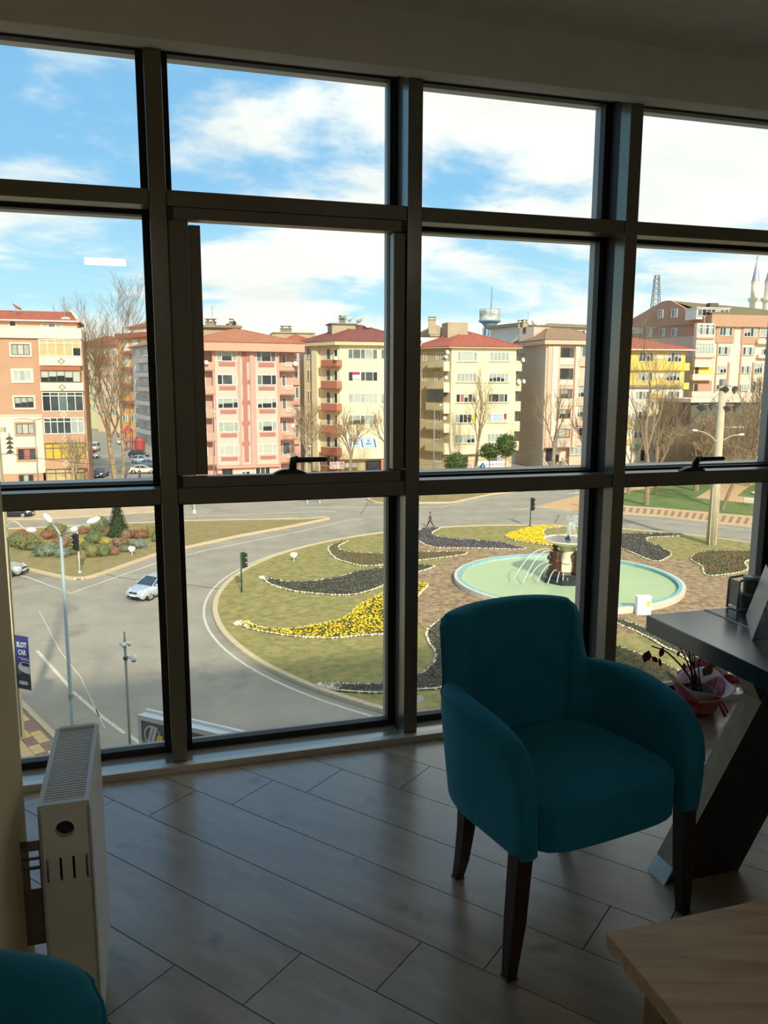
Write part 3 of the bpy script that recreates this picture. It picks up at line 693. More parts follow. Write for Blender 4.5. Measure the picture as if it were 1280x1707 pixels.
pa = MB(); q = Pn + Vector((.0, -.03, .0))
pa.obox(q + FD * -.02 - FN * .03, FD * .145, FN * .06 + Z3 * .055 + FD * .03, Z3 * .002 - FN * .001); pa.obox(Pn + FD * .045 + FN * .0 + Z3 * .055, FD * .07, FN * .03 + Z3 * .06, Z3 * .002)
pa.build('paper_sheet', M('white_paper', (226, 226, 226), .7, var=.03), bq)

# ================================================================== outdoors
m_asph = M_mix('asphalt', (150, 141, 124), (166, 157, 139), .35, .35, .65, .9, 8, .15, 40)
def worn_asphalt():
    nt, b, N, L = nodes_of(m_asph); tc = N('ShaderNodeTexCoord'); old = b.inputs['Base Color'].links[0].from_socket
    n = N('ShaderNodeTexNoise'); n.inputs['Scale'].default_value = .12; n.inputs['Detail'].default_value = 9; n.inputs['Roughness'].default_value = .7; n.inputs['Distortion'].default_value = .4; L(tc.outputs['Object'], n.inputs['Vector'])
    r = N('ShaderNodeValToRGB'); e = r.color_ramp.elements; e[0].position = .30; e[0].color = (.60, .60, .62, 1); e[1].position = .44; e[1].color = (1, 1, 1, 1); L(n.outputs[0], r.inputs[0])
    x = N('ShaderNodeMix'); x.data_type = 'RGBA'; x.blend_type = 'MULTIPLY'; x.inputs[0].default_value = 1; L(old, x.inputs[6]); L(r.outputs[0], x.inputs[7]); L(x.outputs[2], b.inputs['Base Color'])
worn_asphalt()
m_grass = M_mix('lawn', (122, 122, 60), (174, 154, 98), 1.6, .34, .68, .95, 9, .6, 9)
m_park = M_mix('park_lawn', (88, 114, 56), (124, 132, 68), .35, .38, .66, .95, 9, .5, 9)
m_dry = M_mix('dry_lawn', (132, 126, 68), (164, 136, 96), 1.1, .36, .66, .95, 9, .5, 9)
m_earth = M_mix('bed_soil', (124, 96, 68), (184, 156, 118), 2.4, .36, .64, .95, 9, .7, 6)
m_kerb = M('kerb_stone', (204, 182, 146), .85, var=.1, scale=2)
m_paint = M_mix('road_paint', (214, 204, 180), (170, 160, 138), 3, .5, .75, .8)
m_stone = M('white_painted_stone', (222, 208, 178), .85, var=.12, scale=5)
m_paving = M('pink_paving', (206, 166, 122), .9, var=.08, scale=2)
m_pavd = M('brown_paving', (150, 122, 102), .9, var=.08, scale=2)

g = MB().box(-260, 320, 3.4, 700, GZ - .4, GZ).build('road', m_asph); struct(g, 'worn grey asphalt of the roundabout and its streets', 'road')

def stones_along(root, pts, seg, w, h, z, mat=m_kerb, closed=False, proto=[None]):
    """Kerb: one stone object after another along a line, all sharing one unit mesh."""
    if proto[0] is None:
        me = MB().box(-.5, .5, -.5, .5, 0, 1).build('kerb_stone', mat, None, bevel=.03, seg=1).data
        bpy.data.objects.remove(bpy.data.objects['kerb_stone']); proto[0] = me
    P = [Vector((x, y, 0)) for x, y in pts]
    if closed: P.append(P[0])
    L = [0]
    for a, b in zip(P, P[1:]): L.append(L[-1] + (b - a).length)
    n = max(1, round(L[-1] / seg)); st = L[-1] / n
    def at(d):
        for i in range(len(P) - 1):
            if d <= L[i + 1] + 1e-9: t = (d - L[i]) / max(1e-9, L[i + 1] - L[i]); return P[i].lerp(P[i + 1], t)
        return P[-1]
    base = Vector(BASE[root.name])
    for k in range(n):
        a, b = at(k * st), at((k + 1) * st); d = b - a
        if d.length < 1e-3: continue
        o = bpy.data.objects.new('kerb_stone', proto[0]); COL.objects.link(o); o.parent = root
        c = (a + b) / 2; o.location = Vector((c.x, c.y, z)) - base; o.rotation_euler = (0, 0, math.atan2(d.y, d.x)); o.scale = (d.length * .985, w, h * random.Random(k).uniform(.94, 1.05))
def ribbon(pts, w, z, closed=False):
    mb = MB(); P = [Vector((x, y, 0)) for x, y in pts]; n = len(P); L = []
    for i in range(n):
        a = P[(i - 1) % n] if closed or i > 0 else P[0]; b = P[(i + 1) % n] if closed or i < n - 1 else P[-1]
        t = (b - a).normalized(); L.append((P[i] + Vector((-t.y, t.x, 0)) * w / 2, P[i] - Vector((-t.y, t.x, 0)) * w / 2))
    for i in range(n if closed else n - 1):
        a, b = L[i], L[(i + 1) % n]; k = len(mb.v)
        for q in (a[1], b[1], b[0], a[0]): mb.v.append((q.x, q.y, z))
        for q in (a[1], b[1], b[0], a[0]): mb.v.append((q.x, q.y, z + .006))
        mb.f += [(k + 4, k + 5, k + 6, k + 7), (k, k + 1, k + 5, k + 4), (k + 2, k + 3, k + 7, k + 6)]; mb.mi += [0] * 3
    return mb

# ------------------------------------------------------------------ roundabout island
IC, IR = Vector((14.76, 58.0, 0)), 26.7
isl = thing('traffic_island', 'round grassed roundabout island ringed by a pale kerb', 'island', (IC.x, IC.y, GZ)); isl['kind'] = 'structure'
circ = lambda r, n=96: [(IC.x + r * math.cos(2 * math.pi * k / n), IC.y + r * math.sin(2 * math.pi * k / n)) for k in range(n)]
MB().prism(circ(IR - .1), GZ, GZ + .13).build('lawn', m_grass, isl)
stones_along(isl, circ(IR, 180), .93, .34, .20, GZ, closed=True)
MB_ring = ribbon(circ(IR + .75, 120), .16, GZ + .002, True).build('edge_line', m_paint, isl)
soil_px = [(700, 905), (790, 914), (900, 917), (975, 916), (1035, 919), (1080, 934), (1120, 931), (1150, 935), (1176, 962), (1262, 957), (1290, 975), (1290, 1020), (1200, 1040), (1090, 1050), (1027, 1062), (900, 1066), (770, 1020), (730, 1032), (712, 1052), (698, 1040), (692, 1010), (660, 992), (640, 978), (690, 957), (722, 947), (745, 932), (690, 920)]
Gi = GZ + .13
MB().prism(gp2(soil_px, Gi), Gi - .05, Gi + .035).build('bed_soil', m_earth, isl)

# ------------------------------------------------------------------ flower beds: leafy mat, flowers, edging of white stones
def pt_in(poly, x, y):
    c = False; j = len(poly) - 1
    for i in range(len(poly)):
        xi, yi = poly[i]; xj, yj = poly[j]
        if (yi > y) != (yj > y) and x < (xj - xi) * (y - yi) / (yj - yi) + xi: c = not c
        j = i
    return c
def bed(label, px, leaf, flowers, density, edge=(0, 0), seed=1, fsize=.09, gap_edge=None):
    poly = gp2(px, Gi); cx = sum(p[0] for p in poly) / len(poly); cy = sum(p[1] for p in poly) / len(poly)
    sm = [tuple(q[:2]) for q in catmull([(*p, 0) for p in poly] + [(*poly[0], 0)], 4)][:-1]
    t = thing('flower_bed', label, 'flower bed', (cx, cy, Gi), 'planted beds of the roundabout')
    MB().prism(sm, Gi - .02, Gi + .075).build('leafy_ground', leaf, t)
    rnd = random.Random(seed); xs = [p[0] for p in sm]; ys = [p[1] for p in sm]; area = abs(sum(sm[i][0] * sm[(i + 1) % len(sm)][1] - sm[(i + 1) % len(sm)][0] * sm[i][1] for i in range(len(sm)))) / 2
    mats = [leaf] + [f[0] for f in flowers]; mb = MB(); n = int(min(6500, area * density))
    k = 0
    while k < n:
        x, y = rnd.uniform(min(xs), max(xs)), rnd.uniform(min(ys), max(ys))
        if not pt_in(sm, x, y): continue
        k += 1; r = rnd.random(); mi = 0; acc = 0
        for q, f in enumerate(flowers):
            acc += f[1]
            if r < acc: mi = q + 1; break
        s = fsize * rnd.uniform(.7, 1.25) * (1.25 if mi == 0 else 1); z = Gi + .07 + rnd.uniform(.0, .08) + (.05 if mi else 0); w = rnd.uniform(0, 6.28); tx, ty = rnd.uniform(-.5, .5), rnd.uniform(-.6, .2)
        V = []
        for a in range(5 if mi else 3):
            an = w + 2 * math.pi * a / (5 if mi else 3); ca, sa = math.cos(an) * s, math.sin(an) * s; V.append((x + ca, y + sa, z + ca * tx + sa * -ty))
        V.append((x, y, z + (.02 if mi else s * .8))); m = len(V) - 1
        mb.add(V, [(a, (a + 1) % m, m) for a in range(m)], mi)
    tag(mb.build('flowers', mats, t), kind='stuff')
    st = MB(); P = [Vector((*p, 0)) for p in sm]
    for i in range(len(P)):
        a, b = P[i], P[(i + 1) % len(P)]; f = i / len(P)
        if gap_edge and any(lo <= f < hi for lo, hi in gap_edge): continue
        nn = max(1, int((b - a).length / .22))
        for q in range(nn):
            c = a.lerp(b, (q + rnd.uniform(.2, .8)) / nn); r = rnd.uniform(.06, .11)
            c = c + Vector((rnd.uniform(-.05, .05), rnd.uniform(-.05, .05), 0)); st.ball((c.x, c.y, Gi + .06), (r, r * rnd.uniform(.7, 1.1), .085), 5, 4)
    rb_ = ribbon(sm, .15, Gi + .075, True)
    if not gap_edge: st.add(rb_.v, rb_.f)
    tag(st.build('stone_edging', m_stone, t), 'white painted stone edging', kind='stuff')
    return t
m_lf_g = M_mix('bed_leaf_green', (62, 74, 32), (92, 92, 48), 4, .35, .65); m_lf_d = M_mix('bed_leaf_dark', (58, 56, 40), (88, 80, 54), 4, .35, .65); m_lf_o = M_mix('bed_leaf_olive', (92, 84, 44), (120, 104, 58), 4, .35, .65)
m_yel = M('yellow_petals', (246, 200, 18), .7, var=.12, scale=3); m_pur = M('purple_petals', (106, 96, 112), .7, var=.2, scale=3); m_dkp = M('dark_violet_petals', (72, 68, 64), .7, var=.2, scale=3); m_gry = M('grey_green_leaf', (106, 104, 76), .8, var=.2, scale=3); m_redf = M('rust_leaf', (142, 86, 50), .8, var=.2, scale=3)
yl = bed('long curved bed of yellow pansies on the near left lawn of the roundabout', [(402, 1039), (413, 1040), (438, 1048), (464, 1051), (497, 1049), (530, 1042), (562, 1036), (582, 1026), (595, 1013), (610, 1004), (640, 990), (668, 980), (694, 974), (713, 976), (700, 990), (690, 1004), (668, 1035), (646, 1056), (595, 1061), (546, 1065), (497, 1062), (457, 1057), (425, 1051), (404, 1044)], m_lf_g, [(m_yel, .52)], 90, seed=1, fsize=.058)
db_ = bed('dark leafy curved bed with a white stone tip above the yellow bed', [(438, 963), (452, 965), (470, 970), (503, 971), (536, 968), (569, 962), (595, 954), (621, 949), (646, 947.6), (690, 943), (724, 945), (696, 955), (671, 964), (646, 974), (612, 987), (579, 993), (530, 991), (484, 985), (450, 974)], m_lf_d, [(m_dkp, .35), (m_gry, .3)], 46, seed=2, fsize=.062)
bed('crook shaped bed of brown green plants at the top left of the roundabout lawn', [(570, 902.5), (552, 910), (547.7, 918), (559, 931), (582, 939.4), (602, 944), (628, 943.7), (646, 941), (700, 935), (740, 930), (775, 925), (772, 921), (720, 921), (680, 922), (646, 923.5), (612, 923), (579, 920.7), (564, 915), (567, 909), (580, 903)], m_lf_o, [(m_gry, .35), (m_redf, .12)], 42, seed=3, fsize=.062)
bed('curved bed of purple flowers behind the fountain basin, below the walking man', [(704, 882), (692, 890), (697, 902), (725, 913), (785, 914.5), (847, 916), (876, 915.6), (850, 909.5), (829, 904.5), (785, 901), (745, 898.5), (722.5, 893), (721, 887.5), (733, 881)], m_lf_d, [(m_pur, .55)], 52, seed=4, fsize=.066)
bed('bright yellow comma shaped flower bed behind the fountain bowl', [(843, 896), (848, 891.5), (879, 881.5), (910, 878), (936, 878.5), (910, 882.5), (905, 888), (912, 897), (940, 904), (976, 909.5), (976, 913.5), (930, 911.5), (894, 907), (860, 902)], m_lf_g, [(m_yel, .86)], 110, seed=5, fsize=.075)
bed('dark violet hook shaped bed on the right side of the roundabout', [(1000, 901), (1035, 892), (1064, 890.5), (1103, 890.5), (1139, 893), (1113, 895.5), (1083, 896.5), (1077, 900.5), (1086, 907), (1103, 914), (1116, 921.5), (1117, 927.5), (1098, 936.5), (1077, 932), (1051, 921), (1033, 915), (1000, 908)], m_lf_d, [(m_dkp, .42), (m_pur, .12), (m_gry, .2)], 46, seed=6, fsize=.066)
bed('reddish green kidney shaped bed left of the concrete floodlight pole foot', [(1190, 919), (1165, 922.5), (1152, 930), (1156, 937), (1170, 945), (1177, 960), (1214, 958), (1240, 953.5), (1246, 947), (1241, 940), (1250, 934), (1290, 930), (1290, 921)], m_lf_g, [(m_redf, .3), (m_gry, .35)], 46, seed=7, fsize=.066)
bed('small pointed violet bed behind the rack on the black table', [(1212, 994.5), (1228, 989), (1262, 985), (1285, 990), (1262, 1001), (1232, 999)], m_lf_d, [(m_pur, .5)], 26, seed=8)
sb2_ = bed('long S curved violet grey bed passing behind the teal armchair', [(536, 1143.5), (550, 1140.5), (590, 1142), (646, 1140), (694, 1127), (712, 1117), (725, 1102), (726, 1087), (715, 1072), (712, 1056), (722, 1042), (742, 1030), (775, 1022), (790, 1034), (772, 1060), (770, 1100), (744, 1143), (694, 1151), (646, 1155.5), (600, 1155), (556, 1151)], m_lf_d, [(m_dkp, .3), (m_pur, .12), (m_gry, .35)], 60, seed=9, fsize=.052)
bed('narrow dark green bed running down to the right below the utility box', [(985, 1018), (1020, 1029), (1077, 1049), (1111, 1065), (1140, 1082), (1180, 1110), (1175, 1120), (1131, 1091), (1108, 1080), (1077, 1062), (1027, 1040), (985, 1027)], m_lf_d, [(m_gry, .35), (m_dkp, .2)], 60, seed=10, fsize=.05)
bed('olive planted bed between the sill and the white stone line, by the potted plant', [(985, 1066), (1027, 1078), (1093, 1102), (1131, 1120), (1175, 1146), (1140, 1165), (1090, 1142), (1027, 1112), (980, 1090)], m_lf_o, [(m_gry, .4)], 60, seed=11, fsize=.05)

def stone_tip(t, px, r, sq=.6):
    mb = MB(); rnd = random.Random(int(px[0][0]))
    for x, y in px:
        p = gp(x, y, Gi)
        for k in range(26): a = rnd.uniform(0, 6.28); q = r * math.sqrt(rnd.random()); s_ = rnd.uniform(.09, .15); mb.ball((p.x + q * math.cos(a), p.y + q * sq * math.sin(a), Gi + .07), (s_, s_, .08), 6, 4)
    tag(mb.build('stone_tip', m_stone, t), 'heap of white painted stones at the bed tip', kind='stuff')
stone_tip(yl, [(401, 1040), (408, 1041)], .42, .9); stone_tip(db_, [(438, 964), (444, 966)], .36, .9); stone_tip(sb2_, [(541, 1144), (550, 1145), (560, 1147)], .32, .8)
# ------------------------------------------------------------------ fountain
FC = Vector((13.92, 59.70, 0)); Fz = Gi
m_basin = M('basin_wall', (214, 206, 186), .7, var=.08, scale=2); m_blue = M('basin_blue_paint', (134, 186, 186), .6, var=.12, scale=2)
m_cream = M('fountain_cream', (236, 226, 188), .7, var=.06, scale=2); m_blk = M('black_plinth_stone', (40, 42, 46), .3, var=.3, scale=1.5); m_bronze = M('bronze_statue', (84, 56, 38), .42, .45, var=.3, scale=6)
m_bowlin = M('bowl_water', (118, 126, 130), .12, var=.1, scale=1, bump=.2, bscale=3)
def water_mat():
    m = M('pool_water', (178, 196, 150), .3, var=.05, scale=.3, bump=.15, bscale=1.2, spec=.05); return m
m_water = water_mat()
m_jet = M_glass('water_jet', (.93, .95, .95), 1.0)
nt = m_jet.node_tree; dj = nt.nodes.new('ShaderNodeBsdfDiffuse'); dj.inputs[0].default_value = (.92, .94, .93, 1); mxj = nt.nodes.new('ShaderNodeMixShader'); mxj.inputs[0].default_value = .45
o_ = [n for n in nt.nodes if n.type == 'OUTPUT_MATERIAL'][0]; pv = o_.inputs[0].links[0].from_socket; nt.links.new(pv, mxj.inputs[1]); nt.links.new(dj.outputs[0], mxj.inputs[2]); nt.links.new(mxj.outputs[0], o_.inputs[0])
fo = thing('fountain', 'round fountain with a green water basin, cream bowl on a column and bronze statues', 'fountain', (FC.x, FC.y, Fz))
BR = 8.5
MB().lathe([(BR, 0), (BR + .05, .42), (BR + .03, .46), (BR - .42, .46), (BR - .45, .43), (BR - .45, .05)], 72, (FC.x, FC.y, Fz), cap=False).build('basin_wall', m_basin, fo, smooth=False)
MB().lathe([(BR - .452, .30), (BR - .455, .46), (BR - .20, .475), (BR - .20, .46)], 72, (FC.x, FC.y, Fz), cap=False).build('painted_rim', m_blue, fo)
MB().lathe([(BR - .5, .24), (0, .242)], 72, (FC.x, FC.y, Fz)).build('water', m_water, fo)
def octo(r, z0, z1, mat, name, n=8, o=.39): MB().prism([(FC.x + r * math.cos(2 * math.pi * k / n + o), FC.y + r * math.sin(2 * math.pi * k / n + o)) for k in range(n)], Fz + z0, Fz + z1).build(name, mat, fo, bevel=.02, seg=1)
octo(1.95, .05, .62, m_blk, 'plinth_step'); octo(1.55, .62, .95, m_blk, 'plinth_step')
MB().prism([(FC.x + .72 * math.cos(math.pi / 2 * k + .5), FC.y + .72 * math.sin(math.pi / 2 * k + .5)) for k in range(4)], Fz + .95, Fz + 1.62).build('column_block', m_cream, fo, bevel=.03)
MB().lathe([(.62, 1.62), (.66, 1.66), (.62, 1.72), (.54, 1.78), (.50, 2.0), (.50, 2.62), (.55, 2.70), (.64, 2.74), (.60, 2.80), (.56, 2.84)], 28, (FC.x, FC.y, Fz)).build('column', m_cream, fo, smooth=True)
BZ = 3.42
MB().lathe([(.56, 2.84), (.70, 2.92), (1.15, 3.08), (1.55, 3.22), (1.74, 3.30), (1.80, 3.36), (1.86, BZ - .02), (1.84, BZ + .03), (1.76, BZ + .03), (1.70, BZ - .04), (1.2, BZ - .16), (0, BZ - .2)], 48, (FC.x, FC.y, Fz)).build('bowl', m_cream, fo, smooth=True)
MB().lathe([(1.74, BZ - .03), (0, BZ - .025)], 48, (FC.x, FC.y, Fz)).build('bowl_water', m_bowlin, fo)
MB().lathe([(.22, BZ - .03), (.20, BZ + .14), (.10, BZ + .22), (.05, BZ + .34), (0, BZ + .35)], 14, (FC.x, FC.y, Fz)).build('spout', m_blk, fo)
# statues: draped standing women holding jugs
def statue(an, r=1.02):
    c = FC + Vector((math.cos(an) * r, math.sin(an) * r, 0)); f = Vector((math.cos(an), math.sin(an), 0)); s = Vector((-f.y, f.x, 0))
    def P(a, b, z): return c + s * a + f * b + Z3 * (Fz + .95 + z)
    mb = MB(); rows = []
    prof = [(0, .40, .34), (.15, .37, .33), (.45, .34, .31), (.75, .35, .31), (.95, .37, .30), (1.15, .31, .25), (1.32, .33, .25), (1.52, .40, .26), (1.66, .34, .21), (1.74, .15, .13), (1.82, .11, .11), (1.90, .14, .155), (2.0, .165, .18), (2.10, .155, .175), (2.18, .08, .09)]
    n = 18
    for i, (z, a, b) in enumerate(prof):
        cur = []
        for k in range(n):
            w = 2 * math.pi * k / n; fold = 1.5 * (1 + (.07 * math.sin(7 * w + z * 4) + .04 * math.sin(11 * w - z * 3)) * (1 if z < 1.2 else .25)) if z < 1.7 else 1.2
            cur.append(len(mb.v)); mb.v.append(tuple(P(math.cos(w) * a * fold + .05 * math.sin(z * 2.2), math.sin(w) * b * fold, z)))
        rows.append(cur)
    for i in range(len(rows) - 1):
        for k in range(n): k2 = (k + 1) % n; mb.f.append((rows[i][k], rows[i][k2], rows[i + 1][k2], rows[i + 1][k])); mb.mi.append(0)
    mb.f.append(tuple(reversed(rows[0]))); mb.f.append(tuple(rows[-1])); mb.mi += [0, 0]
    body = mb.build('statue', m_bronze, fo, smooth=True); tag(body, 'bronze draped female figure')
    ar = MB()
    for sg in (-1, 1):
        ar.tube(catmull([P(sg * .36, 0, 1.55), P(sg * .52, .10, 1.25), P(sg * .40, .34, 1.05), P(sg * .16, .42, 1.12)], 4), [.10, .10, .095, .09, .085, .08, .075, .072, .07, .068, .06, .055, .05], 8)
        for q in range(4): ar.tube([P(sg * .16, .42, 1.12), P(sg * (.10 - .02 * q), .46, 1.16 - .025 * q)], .016, 5)
    ar.build('arms', m_bronze, body, smooth=True)
    MB().ball(P(.02, -.06, 2.06), (.19, .19, .17), 12, 8).build('hair', m_bronze, body, smooth=True)
    MB().lathe([(.05, 0), (.15, .04), (.19, .16), (.15, .28), (.07, .33), (.10, .39), (.06, .37)], 14, P(0, .48, .98)).build('jug', m_bronze, body, smooth=True)
    cp_ = MB()
    for q in range(6): an_ = .5 + q * .42; cp_.tube(catmull([P(.33 * math.cos(an_ * 1.0), .28 * math.sin(an_), .95), P(.40 * math.cos(an_ + .2), .34 * math.sin(an_ + .2), .5), P(.42 * math.cos(an_ + .1), .37 * math.sin(an_ + .1), .03)], 3), .045, 5)
    cp_.build('drapery', m_bronze, body, smooth=True)
for an in (math.radians(196), math.radians(-44), math.radians(76)): statue(an)
def jet(p, d, v, drop, r=.035):
    pts = []; T = 1.1
    for k in range(15):
        t = T * k / 14; q = Vector(p) + Vector(d) * v * t + Z3 * (v * .55 * t - 4.9 * t * t) 
        if q.z < Fz + .24: break
        pts.append(q)
    if len(pts) > 2: MB().tube(pts, [r * (.6 + .8 * i / len(pts)) for i in range(len(pts))], 6).build('water_jet', m_jet, fo, smooth=True)
for an, z, v in ((196, 2.6, 3.6), (204, 2.55, 3.1), (188, 1.6, 2.6), (206, 1.55, 2.3), (222, 1.2, 2.0), (-52, 1.9, 1.5), (-40, 1.6, 1.3), (-100, .85, .9), (236, 1.15, 1.4), (-72, .9, 1.0), (248, 1.1, 1.1)):
    a = math.radians(an); d = Vector((math.cos(a), math.sin(a), 0)); jet(FC + d * 1.25 + Z3 * (Fz + z), d, v, 0)
sp_ = MB(); rnd = random.Random(3)
for k in range(420):
    t = rnd.random() ** .8; w = rnd.uniform(0, 6.28); r = .10 + .55 * t * rnd.random(); p = FC + Vector((.45 * t + r * math.cos(w), r * math.sin(w), Fz + BZ + .2 + 1.65 * t)); sp_.ball(p, .012 + .018 * rnd.random(), 4, 3)
tag(sp_.build('spray', m_jet, fo), 'spray of fine drops', kind='stuff')
for w in range(6):
    a = w * 1.047; MB().tube(catmull([FC + Vector((0, 0, Fz + BZ + .3)), FC + Vector((.14 * math.cos(a) + .16, .14 * math.sin(a), Fz + BZ + 1.25)), FC + Vector((.45 * math.cos(a) + .30, .45 * math.sin(a), Fz + BZ + .05))], 6), .022, 5).build('water_jet', m_jet, fo, smooth=True)
# ------------------------------------------------------------------ utility box
ub = gp(1073, 1026, Gi); m_ubox = M('utility_white', (236, 236, 230), .5, var=.03, scale=3)
bx = thing('utility_box', 'white electrical cabinet with a yellow warning label beside the fountain basin', 'cabinet', tuple(ub))
MB().box(ub.x - .46, ub.x + .46, ub.y, ub.y + .5, Gi, Gi + 1.2).build('body', m_ubox, bx, bevel=.02)
MB().box(ub.x - .49, ub.x + .49, ub.y - .03, ub.y + .53, Gi + 1.2, Gi + 1.27).build('lid', m_ubox, bx, bevel=.015)
MB().box(ub.x - .40, ub.x + .12, ub.y - .015, ub.y, Gi + .08, Gi + 1.14).build('door', m_ubox, bx, bevel=.006)
MB().box(ub.x + .16, ub.x + .38, ub.y - .012, ub.y, Gi + .62, Gi + .98).build('warning_label', M('label_yellow', (240, 214, 60), .6), bx)

# ------------------------------------------------------------------ white tree shaped garden signs
def tree_sign(px, py, label, z=Gi, h=.78):
    p = gp(px, py, z); t = thing('garden_sign', label, 'sign', tuple(p)); y = p.y
    MB().box(p.x - .03, p.x + .03, y, y + .03, z, z + .42 * h / .78).build('post', m_white, t)
    mb = MB(); k = h / .78
    pts = []
    for j in range(28):
        w = 2 * math.pi * j / 28; r = .24 + .05 * abs(math.sin(1.5 * w + .8)); pts.append((p.x + math.cos(w) * r * 1.15 * k, z + (.60 + math.sin(w) * r * .85) * k))
    n = len(pts); V = [(x, y - .02, zz) for x, zz in pts] + [(x, y, zz) for x, zz in pts]
    mb.add(V, [tuple(range(n)), tuple(range(2 * n - 1, n - 1, -1))] + [(i, n + i, n + (i + 1) % n, (i + 1) % n) for i in range(n)]); mb.build('board', m_white, t)
tree_sign(490, 936, 'white tree shaped garden sign on the far side of the dark curved bed'); tree_sign(697, 1181, 'white tree shaped garden sign nearest the window sill', h=.62); tree_sign(220, 926, 'white tree shaped garden sign on the shrub planted island', GZ + .15, h=.8)

# ------------------------------------------------------------------ left island, median, park side, near pavement
def island(name, label, px_front, px_back, mat, line=True):
    poly = gp2(px_front + px_back); cx = sum(p[0] for p in poly) / len(poly); cy = sum(p[1] for p in poly) / len(poly)
    t = thing(name, label, 'island', (cx, cy, GZ)); t['kind'] = 'structure'
    MB().prism(poly, GZ, GZ + .14).build('lawn', mat, t)
    stones_along(t, poly, 1.0, .32, .20, GZ, closed=True)
    return t
LF = [(-70, 922), (20, 945), (60, 954), (100, 963), (118, 966), (131, 967.5), (150, 964), (170, 958), (215, 942), (262, 925), (306, 915), (398, 895), (484, 879), (549, 865.6)]
LBk = [(545, 864), (510, 867), (400, 868.5), (306, 870.5), (200, 875), (100, 880), (-70, 888)]
li = island('planted_island', 'long wedge shaped island of dry lawn planted with clipped shrubs', LF, LBk, m_dry)
ribbon(gp2([(-60, 940), (45, 962), (118, 989), (262, 938), (340, 918), (420, 902), (500, 886), (580, 867), (606, 866)]), .16, GZ + .004).build('edge_line', m_paint, li)
md = island('median_strip', 'grassed median with a pale kerb beyond the walking man', [(612, 833), (622, 838), (648, 841), (696, 839.5), (754, 839), (819, 825), (860, 820)], [(862, 812), (760, 815), (640, 825)], m_dry)
ribbon(gp2([(500, 846), (648, 845.5), (734, 845.5), (819, 829), (900, 817)]), .14, GZ + .004).build('edge_line', m_paint, md)
lane = MB()
for pts in ([(895, 849), (1040, 861), (1180, 876), (1290, 889)], [(300, 905 - 33), (420, 867), (500, 862)], [(855, 851.5), (894, 845)], [(300, 862), (420, 857), (560, 852)], [(205, 880), (262, 876)]):
    r = ribbon(gp2(pts), .14, GZ + .004); lane.add(r.v, r.f)
for pts in ([(62, 1085), (118, 1148), (119, 1149)], [(121, 1153), (170, 1195), (208, 1223)], [(215, 1226), (245, 1247)]):
    r = ribbon(gp2(pts), .19, GZ + .004); lane.add(r.v, r.f)
r = ribbon(gp2([(65, 1018), (100, 1085), (135, 1130), (175, 1215)]), .05, GZ + .004); lane.add(r.v, r.f)
for k in range(5): r = ribbon(gp2([(948 + k * 9, 822.5 - k * 1.4), (985 + k * 9, 821 - k * 1.4)]), .55, GZ + .004); lane.add(r.v, r.f)
for k in range(6): r = ribbon(gp2([(126 + k * 4.2, 801 - k * 3.0), (136 + k * 4.2, 795 - k * 3.0)]), .5, GZ + .004); lane.add(r.v, r.f)
lo = lane.build('road_markings', m_paint); struct(lo, 'worn white lines painted on the asphalt', 'road markings')
seam = MB()
for pts in ([(296, 973), (330, 977), (372, 983)], [(150, 951), (200, 963), (262, 971)], [(600, 858), (608, 848), (613, 838)], [(925, 872), (932, 858)]):  # the short ribbon by the median paints a pole's cast shadow
    r = ribbon(gp2(pts), .10, GZ + .003); seam.add(r.v, r.f)
struct(seam.build('road_seam_and_shadow', M('seam_and_shadow_dark', (92, 86, 78), .7, var=.2, scale=2)), 'thin dark tar seams in the asphalt', 'road seam')
# far side of the road: pavement strip and lots
pk = thing('pavement', 'pink and beige paved footway along the park, beyond the fountain', 'pavement', (30, 95, GZ)); pk['kind'] = 'structure'
lowr = [(894, 846), (935, 850), (979, 854), (1037, 856.8), (1100, 862), (1178, 871.5), (1267, 881), (1330, 889)]
uppr = [(1330, 872), (1268, 864.6), (1180, 856.6), (1100, 849.5), (1038, 845.5), (1000, 843), (1040, 820), (1040, 816), (960, 828)]
MB().prism(gp2(lowr + uppr), GZ, GZ + .13).build('paving_base', m_paving, pk)
stones_along(pk, gp2(lowr), 1.0, .30, .17, GZ); stones_along(pk, gp2(uppr[:5]), 1.0, .22, .2, GZ)
def lerp2(a, b, t): return (a[0] + (b[0] - a[0]) * t, a[1] + (b[1] - a[1]) * t)
def along(pts, t):
    L = [0]
    for a, b in zip(pts, pts[1:]): L.append(L[-1] + math.hypot(b[0] - a[0], b[1] - a[1]))
    d = t * L[-1]
    for i in range(len(pts) - 1):
        if d <= L[i + 1]: return lerp2(pts[i], pts[i + 1], (d - L[i]) / (L[i + 1] - L[i]))
    return pts[-1]
lo_, up_ = gp2([(1000, 855)] + lowr[3:]), gp2([(1000, 843)] + uppr[4::-1])
for k in range(26):                            # slabs set on the slant, each its own piece
    a, b, c, d = along(lo_, (k + .02) / 27), along(lo_, (k + .46) / 27), along(up_, (k + .86) / 27), along(up_, (k + .42) / 27)
    q = [lerp2(a, d, .15), lerp2(b, c, .15), lerp2(b, c, .82), lerp2(a, d, .82)]
    MB().prism(q, GZ + .12, GZ + .142).build('paver', m_pavd, pk)
pl = thing('park_ground', 'green park lawn with paved paths on the right, behind the road', 'lawn', (45, 110, GZ)); pl['kind'] = 'structure'
MB().prism(gp2([(1000, 843), (1038, 845.5), (1100, 849.5), (1180, 856.6), (1268, 864.6), (1420, 882), (1420, 800), (1030, 800)]), GZ, GZ + .12).build('lawn', m_park, pl)
